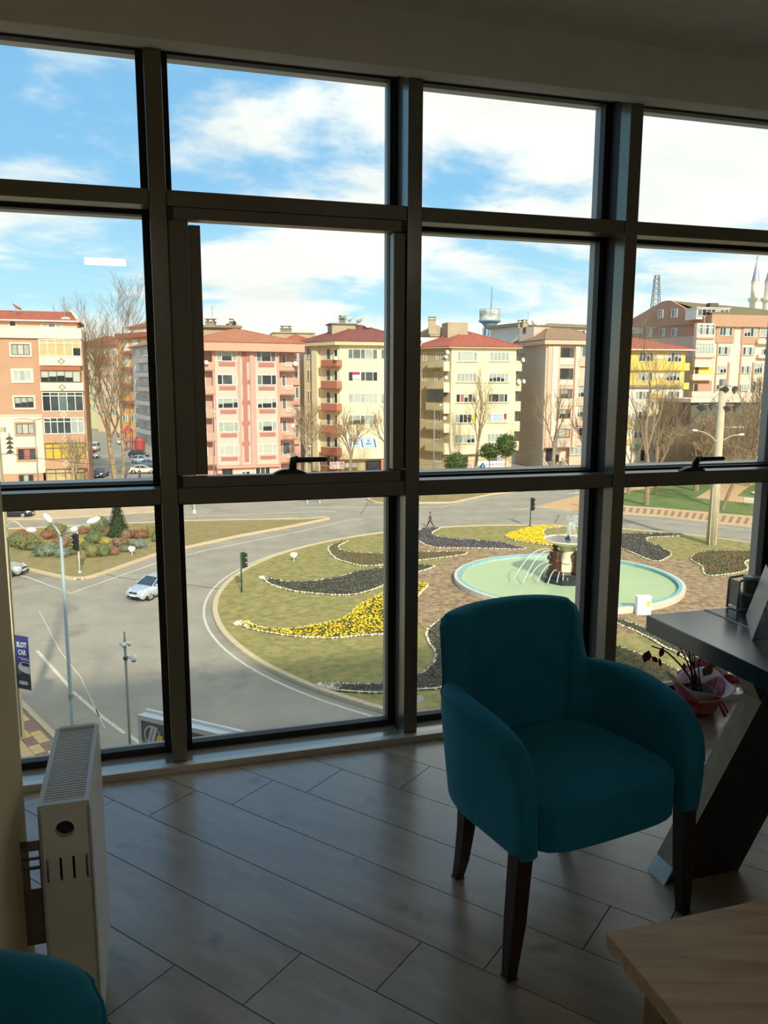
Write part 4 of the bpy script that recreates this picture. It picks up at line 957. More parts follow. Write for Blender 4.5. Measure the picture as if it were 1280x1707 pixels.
MB().prism(gp2([(1160, 831.5), (1175, 822), (1198, 808), (1256, 808), (1240, 818), (1228, 828.5), (1262, 832), (1330, 840), (1330, 850), (1268, 842.5), (1205, 836)]), GZ + .05, GZ + .14).build('path', m_paving, pl)
MB().prism(gp2([(985, 830), (1020, 813), (1062, 808), (1100, 806), (1120, 809), (1060, 818), (1040, 824), (1000, 836)]), GZ + .05, GZ + .14).build('path', m_paving, pl)
wr = gp(1268, 825); MB().lathe([(1.2, .14), (1.25, .3), (1.05, .3), (1.0, .2), (0, .2)], 24, (wr.x, wr.y, GZ)).build('planter_ring', m_stone, pl)
# near pavement, bottom left
np_ = thing('sidewalk', 'paved corner of the near pavement in beige and brown slabs, bottom left below', 'pavement', (-15, 28, GZ)); np_['kind'] = 'structure'
e0, e1 = gp(40, 1180), gp(86, 1226); ku = (e1 - e0).normalized(); kv = Vector((ku.y, -ku.x, 0))
if kv.y > 0: kv = -kv
c0 = e0 - ku * 6
poly = [c0, c0 + ku * 22, c0 + ku * 22 + kv * 12, c0 + kv * 12]
MB().prism([(p.x, p.y) for p in poly], GZ, GZ + .12).build('paving_base', M('joint_sand', (150, 128, 100), .95, var=.1, scale=5), np_)
stones_along(np_, [(c0.x, c0.y), ((c0 + ku * 22).x, (c0 + ku * 22).y)], 1.0, .26, .17, GZ)
T = .46; tile = {}
m_beige = M('beige_slab', (222, 184, 128), .85, var=.07, scale=3)
for i in range(0, 24):
    for j in range(0, 12):
        kind = ((i + 2 * j) // 1) % 5 in (0, 1) and (j // 2) % 2 == 0 or (i - j) % 7 == 0
        p = c0 + ku * (1.5 + (i + .5) * T) + kv * (.30 + (j + .5) * T)
        if kind not in tile:
            o = MB().box(-T / 2 + .012, T / 2 - .012, -T / 2 + .012, T / 2 - .012, 0, .022).build('paver', m_pavd if kind else m_beige); o.parent = np_; tile[kind] = o
        else: o = tile[kind].copy(); COL.objects.link(o); o.parent = np_
        o.location = Vector((p.x, p.y, GZ + .118)) - Vector(BASE[np_.name]); o.rotation_euler = (0, 0, math.atan2(ku.y, ku.x))
fw = thing('footway', 'pale paved footways along the foot of the far buildings', 'pavement', (-10, 118, GZ)); fw['kind'] = 'structure'
MB().prism(gp2([(-80, 862), (-80, 868), (80, 866), (200, 858), (275, 853), (300, 846), (300, 841), (120, 849)]), GZ, GZ + .12).build('paving_base', M('footway_beige', (196, 172, 140), .9, var=.1, scale=1), fw)
MB().prism([(-30, 113), (14, 121), (45, 128), (45, 136), (-32, 122)], GZ, GZ + .13).build('paving_base', m_paving, fw)
MB().prism([(-66, 101), (-41, 107.5), (-41, 112), (-66, 106)], GZ, GZ + .13).build('paving_base', m_paving, fw)

# ================================================================== buildings across the roundabout
class Face:                                     # an upright wall plane given by two plan points, left to right as seen
    def __init__(s, a, b):
        s.a = Vector((a[0], a[1], 0)); s.b = Vector((b[0], b[1], 0)); s.U = (s.b - s.a).normalized(); s.N = Vector((s.U.y, -s.U.x, 0)); s.len = (s.b - s.a).length
    def hit(s, px, py, d=0):
        r = Vector(ray(px, py)); e = Vector(EYE); t = ((s.a + s.N * d) - e).dot(s.N) / r.dot(s.N); p = e + r * t; return (p - s.a).dot(s.U), p.z
    def P(s, u, z, d=0): return s.a + s.U * u + s.N * d + Z3 * z
    def rect(s, x0, y0, x1, y1, d=0):
        ym, xm = (y0 + y1) / 2, (x0 + x1) / 2
        return s.hit(x0, ym, d)[0], s.hit(x1, ym, d)[0], s.hit(xm, y1, d)[1], s.hit(xm, y0, d)[1]
def fbox(mb, F, u0, u1, z0, z1, d0, d1, mi=0):
    return mb.hexa([F.P(u0, z0, d1), F.P(u1, z0, d1), F.P(u1, z0, d0), F.P(u0, z0, d0), F.P(u0, z1, d1), F.P(u1, z1, d1), F.P(u1, z1, d0), F.P(u0, z1, d0)], mi)
m_frame = M('window_frame_white', (236, 232, 214), .6, var=.04, scale=1); m_fdark = M('window_frame_brown', (98, 66, 48), .6, var=.1, scale=1); m_fgrey = M('window_frame_grey', (92, 84, 70), .6, var=.1, scale=1)
PANE = {'d': M('pane_dark', (44, 50, 54), .08, var=.3, scale=.7, spec=.6), 'g': M('pane_grey', (104, 112, 110), .12, var=.2, scale=.7, spec=.6), 'c': M('pane_curtain', (166, 172, 160), .15, var=.12, scale=1.5, spec=.6), 'w': M('pane_white_curtain', (184, 186, 172), .2, var=.06, scale=2, spec=.6),
        'y': M('pane_yellow_curtain', (206, 168, 70), .25, var=.1, scale=1), 'r': M('pane_rose_curtain', (170, 98, 96), .3, var=.1, scale=1), 't': M('pane_tan_blind', (196, 172, 122), .3, var=.08, scale=1), 'b': M('pane_blue_film', (176, 196, 214), .2, var=.1, scale=1), 'm': M('pane_mid', (72, 80, 80), .1, var=.3, scale=1, spec=.6)}
def window(F, parent, x0, y0, x1, y1, panes, frame=None, split=None, depth=.10, name='window', d=0, surround=None, drop=None):
    """Framed window: the frame with its bars is a part, each pane a sub-part of it. panes: one letter per light; capital = half drawn curtain over dark glass."""
    frame = frame or m_frame; u0, u1, z0, z1 = F.rect(x0, y0, x1, y1, d); n = len(panes); h = z1 - z0; w = u1 - u0; t = min(.09, w / n * .16)
    if surround is not None:
        sm = MB(); e = .22; fbox(sm, F, u0 - e, u1 + e, z1, z1 + e, d + .002, d + .10); fbox(sm, F, u0 - e, u1 + e, z0 - e * 1.1, z0, d + .002, d + .14); fbox(sm, F, u0 - e, u0, z0, z1, d + .002, d + .10); fbox(sm, F, u1, u1 + e, z0, z1, d + .002, d + .10)
        sm.build('window_surround', surround, parent)
    mb = MB(); d0, d1 = d + .004, d + depth
    fbox(mb, F, u0, u1, z0, z0 + t, d0, d1); fbox(mb, F, u0, u1, z1 - t, z1, d0, d1); ws = split or [1] * n; tot = sum(ws); xs = [u0]
    for q in ws: xs.append(xs[-1] + w * q / tot)
    for i in range(n + 1): c = min(max(xs[i], u0 + t / 2), u1 - t / 2); fbox(mb, F, c - t / 2, c + t / 2, z0 + t, z1 - t, d0, d1)
    if drop: fbox(mb, F, u0 + t, u1 - t, z1 - h * drop - t / 2, z1 - h * drop + t / 2, d0, d1 - .01)
    fo_ = mb.build(name, frame, parent)
    for i, c in enumerate(panes):
        a, b = xs[i] + t / 2, xs[i + 1] - t / 2
        if c.isupper():
            zc = z0 + h * (.42 + .07 * ((i * 7) % 3)); p = MB(); fbox(p, F, a, b, z0 + t, zc, d0, d + depth * .4); p.build('pane', PANE['d'], fo_); p = MB(); fbox(p, F, a, b, zc, z1 - t, d0, d + depth * .4); p.build('pane', PANE[c.lower()], fo_)
        else: p = MB(); fbox(p, F, a, b, z0 + t, z1 - t, d0, d + depth * .4); p.build('pane', PANE[c], fo_)
    return fo_
def panel(F, parent, name, x0, y0, x1, y1, mat, depth=.06, d=0, bevel=0):
    u0, u1, z0, z1 = F.rect(x0, y0, x1, y1, d); mb = MB(); fbox(mb, F, u0, u1, z0, z1, d - .02 if d else .001, d + depth); return mb.build(name, mat, parent)
def balcony(F, parent, x0, y0, x1, y1, mat, proj=1.2, rail=None, wall=.12):
    """Parapet on three sides with a slab; the rectangle is the front of the parapet."""
    u0, u1, z0, z1 = F.rect(x0, y0, x1, y1, proj); mb = MB()
    fbox(mb, F, u0, u1, z0, z1, proj - wall, proj); fbox(mb, F, u0, u0 + wall, z0, z1, .0, proj - wall); fbox(mb, F, u1 - wall, u1, z0, z1, .0, proj - wall); fbox(mb, F, u0, u1, z0 - .02, z0 + .16, .0, proj)
    o = mb.build('balcony', mat, parent)
    if rail: r = MB(); fbox(r, F, u0, u1, z1, z1 + .08, proj - wall, proj + .03); r.build('coping', rail, o)
    return o
def railing(F, parent, x0, y0, x1, y1, proj, mat):
    u0, u1, z0, z1 = F.rect(x0, y0, x1, y1, proj); mb = MB(); fbox(mb, F, u0, u1, z1 - .07, z1, proj, proj + .05); fbox(mb, F, u0, u1, z0, z0 + .06, proj, proj + .05); n = max(3, int((u1 - u0) / .22))
    for k in range(n + 1): u = u0 + (u1 - u0) * k / n; fbox(mb, F, u - .03, u + .03, z0, z1, proj, proj + .04)
    return mb.build('railing', mat, parent)
m_dish = M('dish_pale', (216, 210, 196), .5, var=.06, scale=2); m_pole = M('galvanised_pole', (150, 152, 146), .5, .3, var=.08, scale=2)
def dish(parent, p, r, ax=(.35, -.8, .35)):
    ax = Vector(ax).normalized(); p = Vector(p); mb = MB().lathe([(0, 0), (r * .5, r * .05), (r * .85, r * .17), (r, r * .26), (r * .97, r * .28), (r * .8, r * .19), (r * .4, r * .06), (0, .02)], 16, p, ax)
    o = mb.build('satellite_dish', m_dish, parent, smooth=True); a = MB().tube([p + ax * .02 + Vector((0, 0, -r * .5)), p + ax * r * .9 - Vector((0, 0, r * .3)), p + ax * r * 1.0], .02, 4); a.tube([p, p - ax * .15, p - ax * .15 - Z3 * r * .8], .035, 5); a.build('dish_arm', m_pole, o)
    return o
def dish_px(F, parent, px, py, rpx, d=.6, ax=(.35, -.8, .35)):
    u, z = F.hit(px, py, d); p = F.P(u, z, d); dist = (p - Vector(EYE)).length; return dish(parent, p, rpx * dist / FPX, ax)
def tiles(name, rgb, s=1.0):
    m = M(name, rgb, .85, var=.16, scale=1.6); nt, b, N, L = nodes_of(m); tc = N('ShaderNodeTexCoord'); wv = N('ShaderNodeTexWave'); wv.inputs['Scale'].default_value = 2.2 * s; wv.inputs['Distortion'].default_value = .6; L(tc.outputs['Object'], wv.inputs['Vector'])
    bp = N('ShaderNodeBump'); bp.inputs['Strength'].default_value = .5; bp.inputs['Distance'].default_value = .08; L(wv.outputs[0], bp.inputs['Height']); L(bp.outputs[0], b.inputs['Normal']); return m
m_tile_red = tiles('roof_tile_red', (172, 94, 72)); m_tile_or = tiles('roof_tile_orange', (180, 116, 84)); m_tile_dk = tiles('roof_tile_dark_red', (136, 78, 68)); m_tile_bn = tiles('roof_tile_brown', (158, 126, 96)); m_tile_ol = tiles('roof_tile_olive', (128, 116, 78))
def body(name, parent, F, u0, u1, z0, z1, depth, mat):
    mb = MB(); fbox(mb, F, u0, u1, z0, z1, -depth, 0); return mb.build(name, mat, parent)
def hip(parent, base, ridge, mat, th=.18, name='roof'):       # base: FL FR BR BL at eave height, ridge: left and right end
    a, b, c, d = [Vector(p) for p in base]; r, s = Vector(ridge[0]), Vector(ridge[1]); dz = Z3 * -th
    mb = MB().add([a, b, c, d, r, s, a + dz, b + dz, c + dz, d + dz], [(0, 1, 5, 4), (1, 2, 5), (2, 3, 4, 5), (3, 0, 4), (6, 9, 8, 7), (0, 6, 7, 1), (1, 7, 8, 2), (2, 8, 9, 3), (3, 9, 6, 0)])
    o = mb.build(name, mat, parent); rd = MB()
    for p, q in ((a, r), (b, s), (c, s), (d, r), (r, s)): 
        if (p - q).length > .2: rd.tube([p, q], .12, 5)
    rd.build('ridge_tiles', mat, o); return o
def chimney(parent, p, w, dpt, h, mat, cap=None):
    p = Vector(p); mb = MB().box(p.x - w / 2, p.x + w / 2, p.y - dpt / 2, p.y + dpt / 2, p.z, p.z + h); o = mb.build('chimney', mat, parent)
    c = MB().box(p.x - w / 2 - .12, p.x + w / 2 + .12, p.y - dpt / 2 - .12, p.y + dpt / 2 + .12, p.z + h, p.z + h + .14)
    for sx in (-1, 1):
        for sy in (-1, 1): c.box(p.x + sx * w * .35 - .08, p.x + sx * w * .35 + .08, p.y + sy * dpt * .35 - .08, p.y + sy * dpt * .35 + .08, p.z + h + .14, p.z + h + .45)
    c.box(p.x - w / 2 - .1, p.x + w / 2 + .1, p.y - dpt / 2 - .1, p.y + dpt / 2 + .1, p.z + h + .45, p.z + h + .57); c.build('chimney_cap', cap or mat, o); return o
def mast(parent, p, h, r=.05, bars=2):
    p = Vector(p); mb = MB().tube([p, p + Z3 * h], r, 5)
    for k in range(bars): mb.tube([p + Z3 * (h - .3 - .35 * k) - Vector((.5 - .1 * k, 0, 0)), p + Z3 * (h - .3 - .35 * k) + Vector((.5 - .1 * k, 0, 0))], r * .6, 4)
    return mb.build('antenna_mast', m_pole, parent)
def zm(ox, oy, sc):                              # coordinates noted on an enlarged crop of the survey photo
    return lambda *v: tuple((ox if i % 2 == 0 else oy) + a / sc for i, a in enumerate(v))

m_b1br = M('wall_terracotta', (188, 146, 116), .9, var=.05, scale=.5); m_b1cr = M('wall_butter', (240, 222, 186), .9, var=.04, scale=.5); m_b1pk = M('wall_pale_pink', (222, 178, 150), .9, var=.05, scale=.5)
m_line = M('moulding_brown', (132, 96, 64), .8, var=.05, scale=1); m_white2 = M('moulding_white', (240, 228, 206), .8, var=.04, scale=1); m_awn = M('awning_orange', (172, 98, 64), .8, var=.1, scale=2)
# ------------------------------------------------------------------ terracotta and butter apartment block, far left
F = Face(hx(35, 108.8), hx(108, 110.4)); t = thing('apartment_building', 'terracotta and butter coloured apartment block at the left end', 'building', tuple(F.a) [:2] + (GZ,))
z = zm(0, 500, 5.333); uL = F.hit(-300, 635)[0]; uM = F.hit(67, 650)[0]; uR = F.hit(141, 650)[0]; zt = F.hit(60, 546)[1]; zpar = F.hit(60, 564)[1]; zsp = F.hit(30, 692)[1]; zg = F.hit(40, 789)[1]
body('ground_storey', t, F, uL, uM - .3, GZ, zg, 11, m_b1br); body('lower_wall', t, F, uL, uM, zg, zsp, 12, m_b1cr); body('upper_wall', t, F, uL, uM, zsp, zpar, 12, m_b1br); body('bay_core', t, F, uM, uR, GZ, zpar, 12, m_b1br)
mb = MB(); fbox(mb, F, uL, uR, zpar, zt, -12, .35); mb.build('parapet_band', m_b1cr, t); panel(F, t, 'string_course', *z(-60, 1020, 380, 1030), m_b1cr, .12)
za = F.hit(60, 533)[1]; mb = MB(); fbox(mb, F, uL, uR - .6, zt, za, -10, -1.2); mb.build('attic_wall', m_b1pk, t)
zr = F.hit(60, 514)[1]; P = F.P
hip(t, [P(uL, za, -.5), P(uR - .3, za, -.5), P(uR - .3, za, -11.5), P(uL, za, -11.5)], [P(uL, zr, -6), P(uR - 1.6, zr, -6)], m_tile_red)
mb = MB(); mb.add([P(uR - .5, za, -.4), P(uR - .1, za, -.4), P(uR - .1, za, -11), P(uR - .5, za, -11), P(uR - 1.7, zr + .3, -5.6), P(uR - 1.3, zr + .3, -5.6)], [(0, 1, 5, 4), (1, 2, 5), (0, 4, 3), (2, 3, 4, 5), (3, 2, 1, 0)]); mb.build('gable_parapet', m_b1cr, t)
mb = MB(); fbox(mb, F, uL, uR - .2, za - .16, za, -.62, -.42); mb.build('gutter', m_white2, t)
Fa = Face(tuple(F.P(0, 0, -1.2))[:2], tuple(F.P(5, 0, -1.2))[:2]); window(Fa, t, *z(80, 185, 145, 238), 'd'); window(Fa, t, *z(365, 207, 555, 248), 'cgc')
for rc, pn, fr, su in (((100, 392, 265, 490), 'cwc', m_fdark, m_b1cr), ((115, 625, 282, 722), 'wcw', m_frame, m_b1cr), ((130, 862, 300, 958), 'CCC', m_fdark, m_b1cr), ((145, 1097, 306, 1192), 'cwc', m_fdark, m_b1br), ((160, 1322, 322, 1420), 'drm', m_fdark, m_b1br)): window(F, t, *z(*rc), pn, fr, surround=su)
window(F, t, *z(168, 1552, 300, 1640), 'dcd', m_fgrey); window(F, t, *z(-180, 392, -70, 490), 'cwc', m_fdark, surround=m_b1cr); window(F, t, *z(-180, 862, -60, 958), 'cdc', m_fdark, surround=m_b1cr)
for xx in (-520, -860, -1200):
    for yy in (392, 625, 862, 1097, 1322): window(F, t, *z(xx, yy, xx + 165, yy + 96), 'cwc', m_fdark, surround=m_b1cr)
BD = 1.1
def bay(y0, y1, x0, x1, mat):
    u0, u1, z0, z1 = F.rect(*z(x0, y0, x1, y1), BD); mb = MB(); fbox(mb, F, u0, u1, z0, z1, 0, BD); return mb.build('bay_front', mat, t)
for y0, y1, x0, x1, mat, dc, dm in ((503, 583, 348, 728, m_b1cr, (545, 545), m_line), (735, 808, 357, 741, m_b1cr, (553, 777), m_line), (992, 1045, 378, 750, m_b1br, (566, 1018), m_white2), (1192, 1270, 388, 761, m_b1br, (578, 1232), m_white2), (1417, 1500, 400, 773, m_b1br, (588, 1456), m_white2)):
    bo = bay(y0, y1, x0, x1, mat); u, zz = F.hit(*z(*dc), BD); mb = MB(); r = .42
    for k in range(4):
        a0, a1 = k * math.pi / 2, (k + 1) * math.pi / 2; q0, q1 = F.P(u + r * math.cos(a0), zz + r * math.sin(a0), BD + .03), F.P(u + r * math.cos(a1), zz + r * math.sin(a1), BD + .03); m_ = (q0 + q1) / 2 + (F.P(u, zz, BD + .03) - (q0 + q1) / 2) * .22; mb.tube([q0, m_, q1], .05, 4)
    mb.build('diamond_moulding', dm, bo)
for y0, y1, x0, x1, mat, pn, fr, dr in ((350, 500, 345, 720, 0, 'ttttT', m_frame, .24), (628, 732, 362, 718, 0, 'WWWWw', m_fgrey, None), (818, 990, 375, 742, 0, 'dmgmm', m_frame, .2), (1045, 1190, 390, 752, 0, 'mmmmcc', m_frame, .25), (1272, 1415, 400, 757, 0, 'yyyyy', m_fgrey, .30), (1502, 1660, 412, 756, 0, 'tttt', m_fgrey, .22)):
    u0, u1, z0, z1 = F.rect(*z(x0, y0, x1, y1), BD); mb = MB(); fbox(mb, F, u0 + .1, u1 - .1, z0, z1, 0, BD - .12); mb.build('bay_room', m_b1cr, t); window(F, t, *z(x0, y0, x1, y1), pn, fr, d=BD - .12, depth=.14, drop=dr)
panel(F, t, 'awning', *z(358, 590, 716, 625), m_awn, .12, d=BD)
dish(t, at_depth(*z(585, 200), F.P(uR, 0, -1).y), .75, (.2, -.9, .3)); mast(t, at_depth(*z(584, 240), F.P(uR, 0, -.8).y), 4.0); dish(t, at_depth(*z(143, 66), 112), .7, (.3, .3, .5))

# ------------------------------------------------------------------ pink block
m_pk = M('wall_pink', (222, 186, 170), .9, var=.05, scale=.4); m_sal = M('wall_salmon', (206, 158, 136), .9, var=.06, scale=.4); m_sald = M('wall_rose', (176, 118, 108), .9, var=.05, scale=.6); m_pkd = M('wall_mauve', (196, 158, 146), .9, var=.05, scale=.4); m_rail = M('rail_white', (232, 226, 210), .6, var=.04, scale=2)
F = Face(hx(360, 121), hx(427, 123.3)); z = zm(320, 510, 5.689); t = thing('apartment_building', 'salmon and pink apartment block with five floors of balconies at both ends', 'building', tuple(F.a)[:2] + (GZ,))
ux = lambda x: F.hit(z(x, 900)[0], 635)[0]; zz_ = lambda y, x=500: F.hit(*z(x, y))[1]
uL, u1, u2, uR = ux(-70), ux(218), ux(828), ux(985); ze, ztop = zz_(432), zz_(345); zb = zz_(1515)
body('wall', t, F, u1, u2, GZ, ze, 13, m_pk); body('recess_wall', t, F, uL, u1, GZ, ze, 13, m_pkd).location -= F.N * 1.3; body('recess_wall', t, F, u2, uR, GZ, ze, 13, m_pkd).location -= F.N * 1.3
mb = MB(); fbox(mb, F, uL, ux(1050), ze, ztop, -14, 1.3); mb.build('fascia_band', m_sal, t)
apx = F.hit(*z(420, 222), -6.5); hip(t, [F.P(uL, ztop, 1.3), F.P(ux(1050), ztop, 1.3), F.P(ux(1050), ztop, -14.5), F.P(uL, ztop, -14.5)], [F.P(apx[0] - .4, apx[1], -6.5), F.P(apx[0] + .4, apx[1], -6.5)], m_tile_or)
for x0, x1, mat in ((203, 221, m_sal), (440, 466, m_sal), (590, 606, m_sal), (814, 832, m_sal)): panel(F, t, 'pilaster', x0 / 5.689 + 320, z(0, 432)[1], x1 / 5.689 + 320, z(0, 1520)[1], mat, .18)
u0, u1_, z0, z1 = F.rect(*z(486, 432, 528, 1478)); mb = MB(); fbox(mb, F, u0, u1_, z0, z1, .0, .10)
for y in (490, 700, 895, 1090, 1285): a, b, c, d = F.rect(*z(476, y, 548, y + 38)); fbox(mb, F, a, b, c, d, .0, .11)
mb.build('rose_stripe', m_sald, t); panel(F, t, 'mauve_shaft', *z(552, 432, 592, 1515), m_pkd, .35)
LW = [((228, 428, 428, 525), 'cCc'), ((237, 650, 434, 748), 'dmw'), ((243, 873, 438, 972), 'CCC'), ((250, 1098, 445, 1198), 'ccc'), ((255, 1320, 452, 1420), 'www')]; RW = [((608, 430, 795, 530), 'gGg'), ((615, 652, 800, 750), 'gdd'), ((618, 872, 803, 972), 'WWC'), ((622, 1092, 807, 1190), 'cCc'), ((628, 1308, 810, 1406), 'www')]
for (rc, pn) in LW + RW: window(F, t, *z(*rc), pn, split=[1, 1.9, 1])
for rc in ((252, 532, 408, 572), (257, 760, 413, 798), (268, 985, 420, 1023), (272, 1208, 427, 1245), (278, 1432, 433, 1468), (630, 540, 778, 580), (632, 764, 784, 800), (638, 982, 788, 1018), (643, 1200, 792, 1237), (648, 1420, 795, 1453)): panel(F, t, 'rose_panel', *z(*rc), m_sald, .07)
for k, rc in enumerate(((40, 530, 205, 615), (48, 757, 212, 843), (54, 978, 218, 1068), (60, 1205, 226, 1290), (65, 1425, 235, 1515))): balcony(F, t, *z(rc[0] - 110, *rc[1:]), m_sal, .25); railing(F, t, *z(rc[0] + 40, rc[1] - 12, rc[0] + 80, rc[1] + 28), .32, m_rail)
for rc in ((828, 545, 972, 620), (833, 765, 980, 845), (835, 978, 985, 1058), (838, 1195, 985, 1272), (845, 1410, 990, 1490)): balcony(F, t, *z(*rc), m_sal, .25); railing(F, t, *z(rc[0] + 58, rc[1] - 12, rc[0] + 118, rc[1] + 28), .32, m_rail)
Fr = Face(tuple(F.P(0, 0, -1.3))[:2], tuple(F.P(5, 0, -1.3))[:2])
for rc in ((65, 428, 115, 520), (78, 645, 128, 760), (85, 880, 130, 980), (90, 1098, 138, 1210), (100, 1318, 150, 1430)): window(Fr, t, *z(*rc), 'd' if rc[1] != 428 else 'g')
for rc in ((845, 450, 888, 545), (848, 655, 888, 765), (852, 868, 895, 980), (855, 1080, 898, 1195), (858, 1290, 930, 1410)): window(Fr, t, *z(*rc), 'g')
for x, y, r in ((980, 548, 4.2), (135, 537, 3.6), (92, 720, 4), (102, 948, 4), (108, 1172, 5), (958, 1135, 3.4)): dish_px(F, t, *z(x, y), r, .7)
Fw = Face(tuple(F.P(uR - .3, 0, -5))[:2], tuple(F.P(uR + 4, 0, -4.6))[:2]); body('side_wing', t, Fw, -.5, Fw.hit(z(1022, 0)[0], 635)[0], GZ, ze, 8, m_pkd)
for rc in ((938, 440, 1000, 510), (940, 610, 1005, 695), (945, 765, 1015, 880), (948, 965, 1018, 1070), (948, 1130, 1015, 1250)): window(Fw, t, *z(*rc), 'gg')
for rc in ((935, 700, 1015, 750), (942, 890, 1018, 938), (942, 1080, 1016, 1130), (942, 1270, 1015, 1310)): panel(Fw, t, 'orange_parapet', *z(*rc), m_sal, .5)
window(F, t, *z(285, 1545, 385, 1640), 'dd', m_fgrey); window(F, t, *z(470, 1565, 552, 1640), 'gd'); window(F, t, *z(600, 1528, 742, 1640), 'dmd'); panel(F, t, 'shop_sign', *z(600, 1590, 745, 1625), M('sign_white', (232, 228, 220), .6, var=.03), .3)
panel(F, t, 'red_awning', *z(240, 1590, 272, 1640), M('awning_red', (188, 52, 46), .7), .4); panel(F, t, 'canopy', *z(230, 1505, 830, 1530), m_sal, .6)
P0 = F.hit(*z(165, 150), -9); m_conc = M('concrete_beige', (178, 162, 132), .9, var=.1, scale=.6); m_concd = M('concrete_grey', (140, 128, 108), .9, var=.12, scale=.6)
# rooftop volume of the block behind, with chimneys
Fb = Face(hx(318, 136), hx(420, 139)); t2 = thing('apartment_building', 'grey beige flat topped block showing behind the pink block roof, with two chimneys', 'building', tuple(Fb.a)[:2] + (GZ,))
q = Fb.rect(*z(-60, 170, 440, 420)); body('wall', t2, Fb, q[0], q[1], GZ, q[3] - .6, 10, m_conc); mb = MB(); fbox(mb, Fb, q[0] - .5, q[1] + .6, q[3] - .6, q[3] - .2, -10.5, .7); mb.build('roof_slab', m_concd, t2)
for x in (178, 372): u, zz = Fb.hit(*z(x, 178), -2); chimney(t2, Fb.P(u, zz - .5, -2), 1.5, 1.3, .9, m_concd)
u, zz = Fb.hit(*z(195, 140), -2); mast(t2, Fb.P(u, zz, -2), 2.6, .04); dish(t2, at_depth(*z(312, 135), 138), .75, (.6, -.5, .3)); dish(t2, at_depth(*z(435, 128), 138), 1.0, (.5, -.6, .4))
panel(Fb, t2, 'red_gable', *z(40, 215, 105, 290), m_tile_red, .8)

# ------------------------------------------------------------------ cream block with red balconies
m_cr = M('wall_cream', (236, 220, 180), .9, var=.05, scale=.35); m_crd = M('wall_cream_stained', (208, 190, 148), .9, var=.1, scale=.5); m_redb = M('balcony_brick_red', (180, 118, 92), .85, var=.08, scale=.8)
F = Face(hx(566, 129.6), hx(647, 131.6)); z = zm(480, 510, 5.69); t = thing('apartment_building', 'cream apartment block with brick red corner balconies and a dark red hipped roof', 'building', tuple(F.a)[:2] + (GZ,))
uR = F.hit(690, 635)[0]; ze = F.hit(*z(700, 375))[1]; zb = F.hit(*z(700, 1452))[1]
FLf = Face(hx(507, 136.2), (F.a.x, F.a.y)); 
mb = MB(); a, b_ = F.P(0, 0, 0), F.P(uR, 0, 0); c, d_ = F.P(uR, 0, -14), FLf.a - F.N * 8
mb.prism([(p.x, p.y) for p in (a, b_, c, d_, FLf.a)], zb, ze); mb.build('wall', m_cr, t)
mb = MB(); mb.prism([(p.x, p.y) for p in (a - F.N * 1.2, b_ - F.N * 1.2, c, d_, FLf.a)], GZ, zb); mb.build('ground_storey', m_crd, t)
for rc, pn in (((568, 408, 848, 505), 'gggcg'), ((570, 622, 850, 715), 'dwmmd'), ((570, 830, 848, 925), 'cwcww'), ((568, 1035, 846, 1130), 'CCGcc'), ((568, 1240, 842, 1355), 'bbbbb')): window(F, t, *z(*rc), pn, split=[1, 1.6, .9, 1.6, 1])
window(F, t, *z(880, 408, 1010, 505), 'gg'); window(F, t, *z(880, 830, 1010, 925), 'cc')
ap = F.hit(*z(648, 185), -7); e = .9; zf = F.hit(*z(700, 333))[1]
hb = [F.P(-e, zf, e), F.P(uR + e, zf, e), F.P(uR + e, zf, -15), FLf.P(-e, zf, e)]
mb = MB(); mb.prism([(p.x, p.y) for p in hb], ze, zf); mb.build('eave_band', m_crd, t)
hip(t, hb, [F.P(ap[0] - .6, ap[1], -7), F.P(ap[0] + .8, ap[1], -7)], m_tile_dk)
for rc in ((180, 400, 222, 505), (182, 610, 227, 710), (184, 808, 226, 908), (186, 1003, 230, 1100), (198, 1205, 236, 1305), (195, 1400, 235, 1480)): window(FLf, t, *z(*rc), 'gc')
panel(FLf, t, 'recess_wall', *z(250, 380, 300, 1560), m_cr, .5)
for y0, y1 in ((512, 580), (712, 790), (925, 1000), (1132, 1212), (1342, 1424), (1522, 1592)):
    o = balcony(FLf, t, *z(312, y0, 462, y1), m_redb, 1.1, m_cr); 
    for rc in ((366, y0 - 108, 408, y0), (440, y0 - 100, 474, y0)): window(FLf, t, *z(*rc), 'g' if rc[0] < 400 else 'd')
for x, y, r in ((455, 498, 3.6),): dish_px(FLf, t, *z(x, y), r, 1.3)
# stair head with chimneys and dishes on the roof
u, zz = F.hit(*z(480, 240), -5); mb = MB(); q = F.rect(*z(418, 175, 640, 250), -5); fbox(mb, F, q[0], q[1], q[2] - 1.2, q[3], -9, -5); mb.build('stair_head', m_conc, t); mb = MB(); fbox(mb, F, q[0] - .3, q[1] + .3, q[3], q[3] + .2, -9.3, -4.7); mb.build('stair_head_roof', m_concd, t)
chimney(t, F.P(F.hit(*z(515, 170), -6)[0], q[3] + .2, -6), 1.0, 1.0, .7, m_concd)
for x, y, r, ax in ((750, 182, 6.4, (.4, -.7, .5)), (530, 100, 4.5, (-.6, .5, .5)), (590, 130, 4.5, (-.5, .6, .5)), (680, 138, 6, (-.5, .6, .6))): dish_px(F, t, *z(x, y), r, -5, ax)
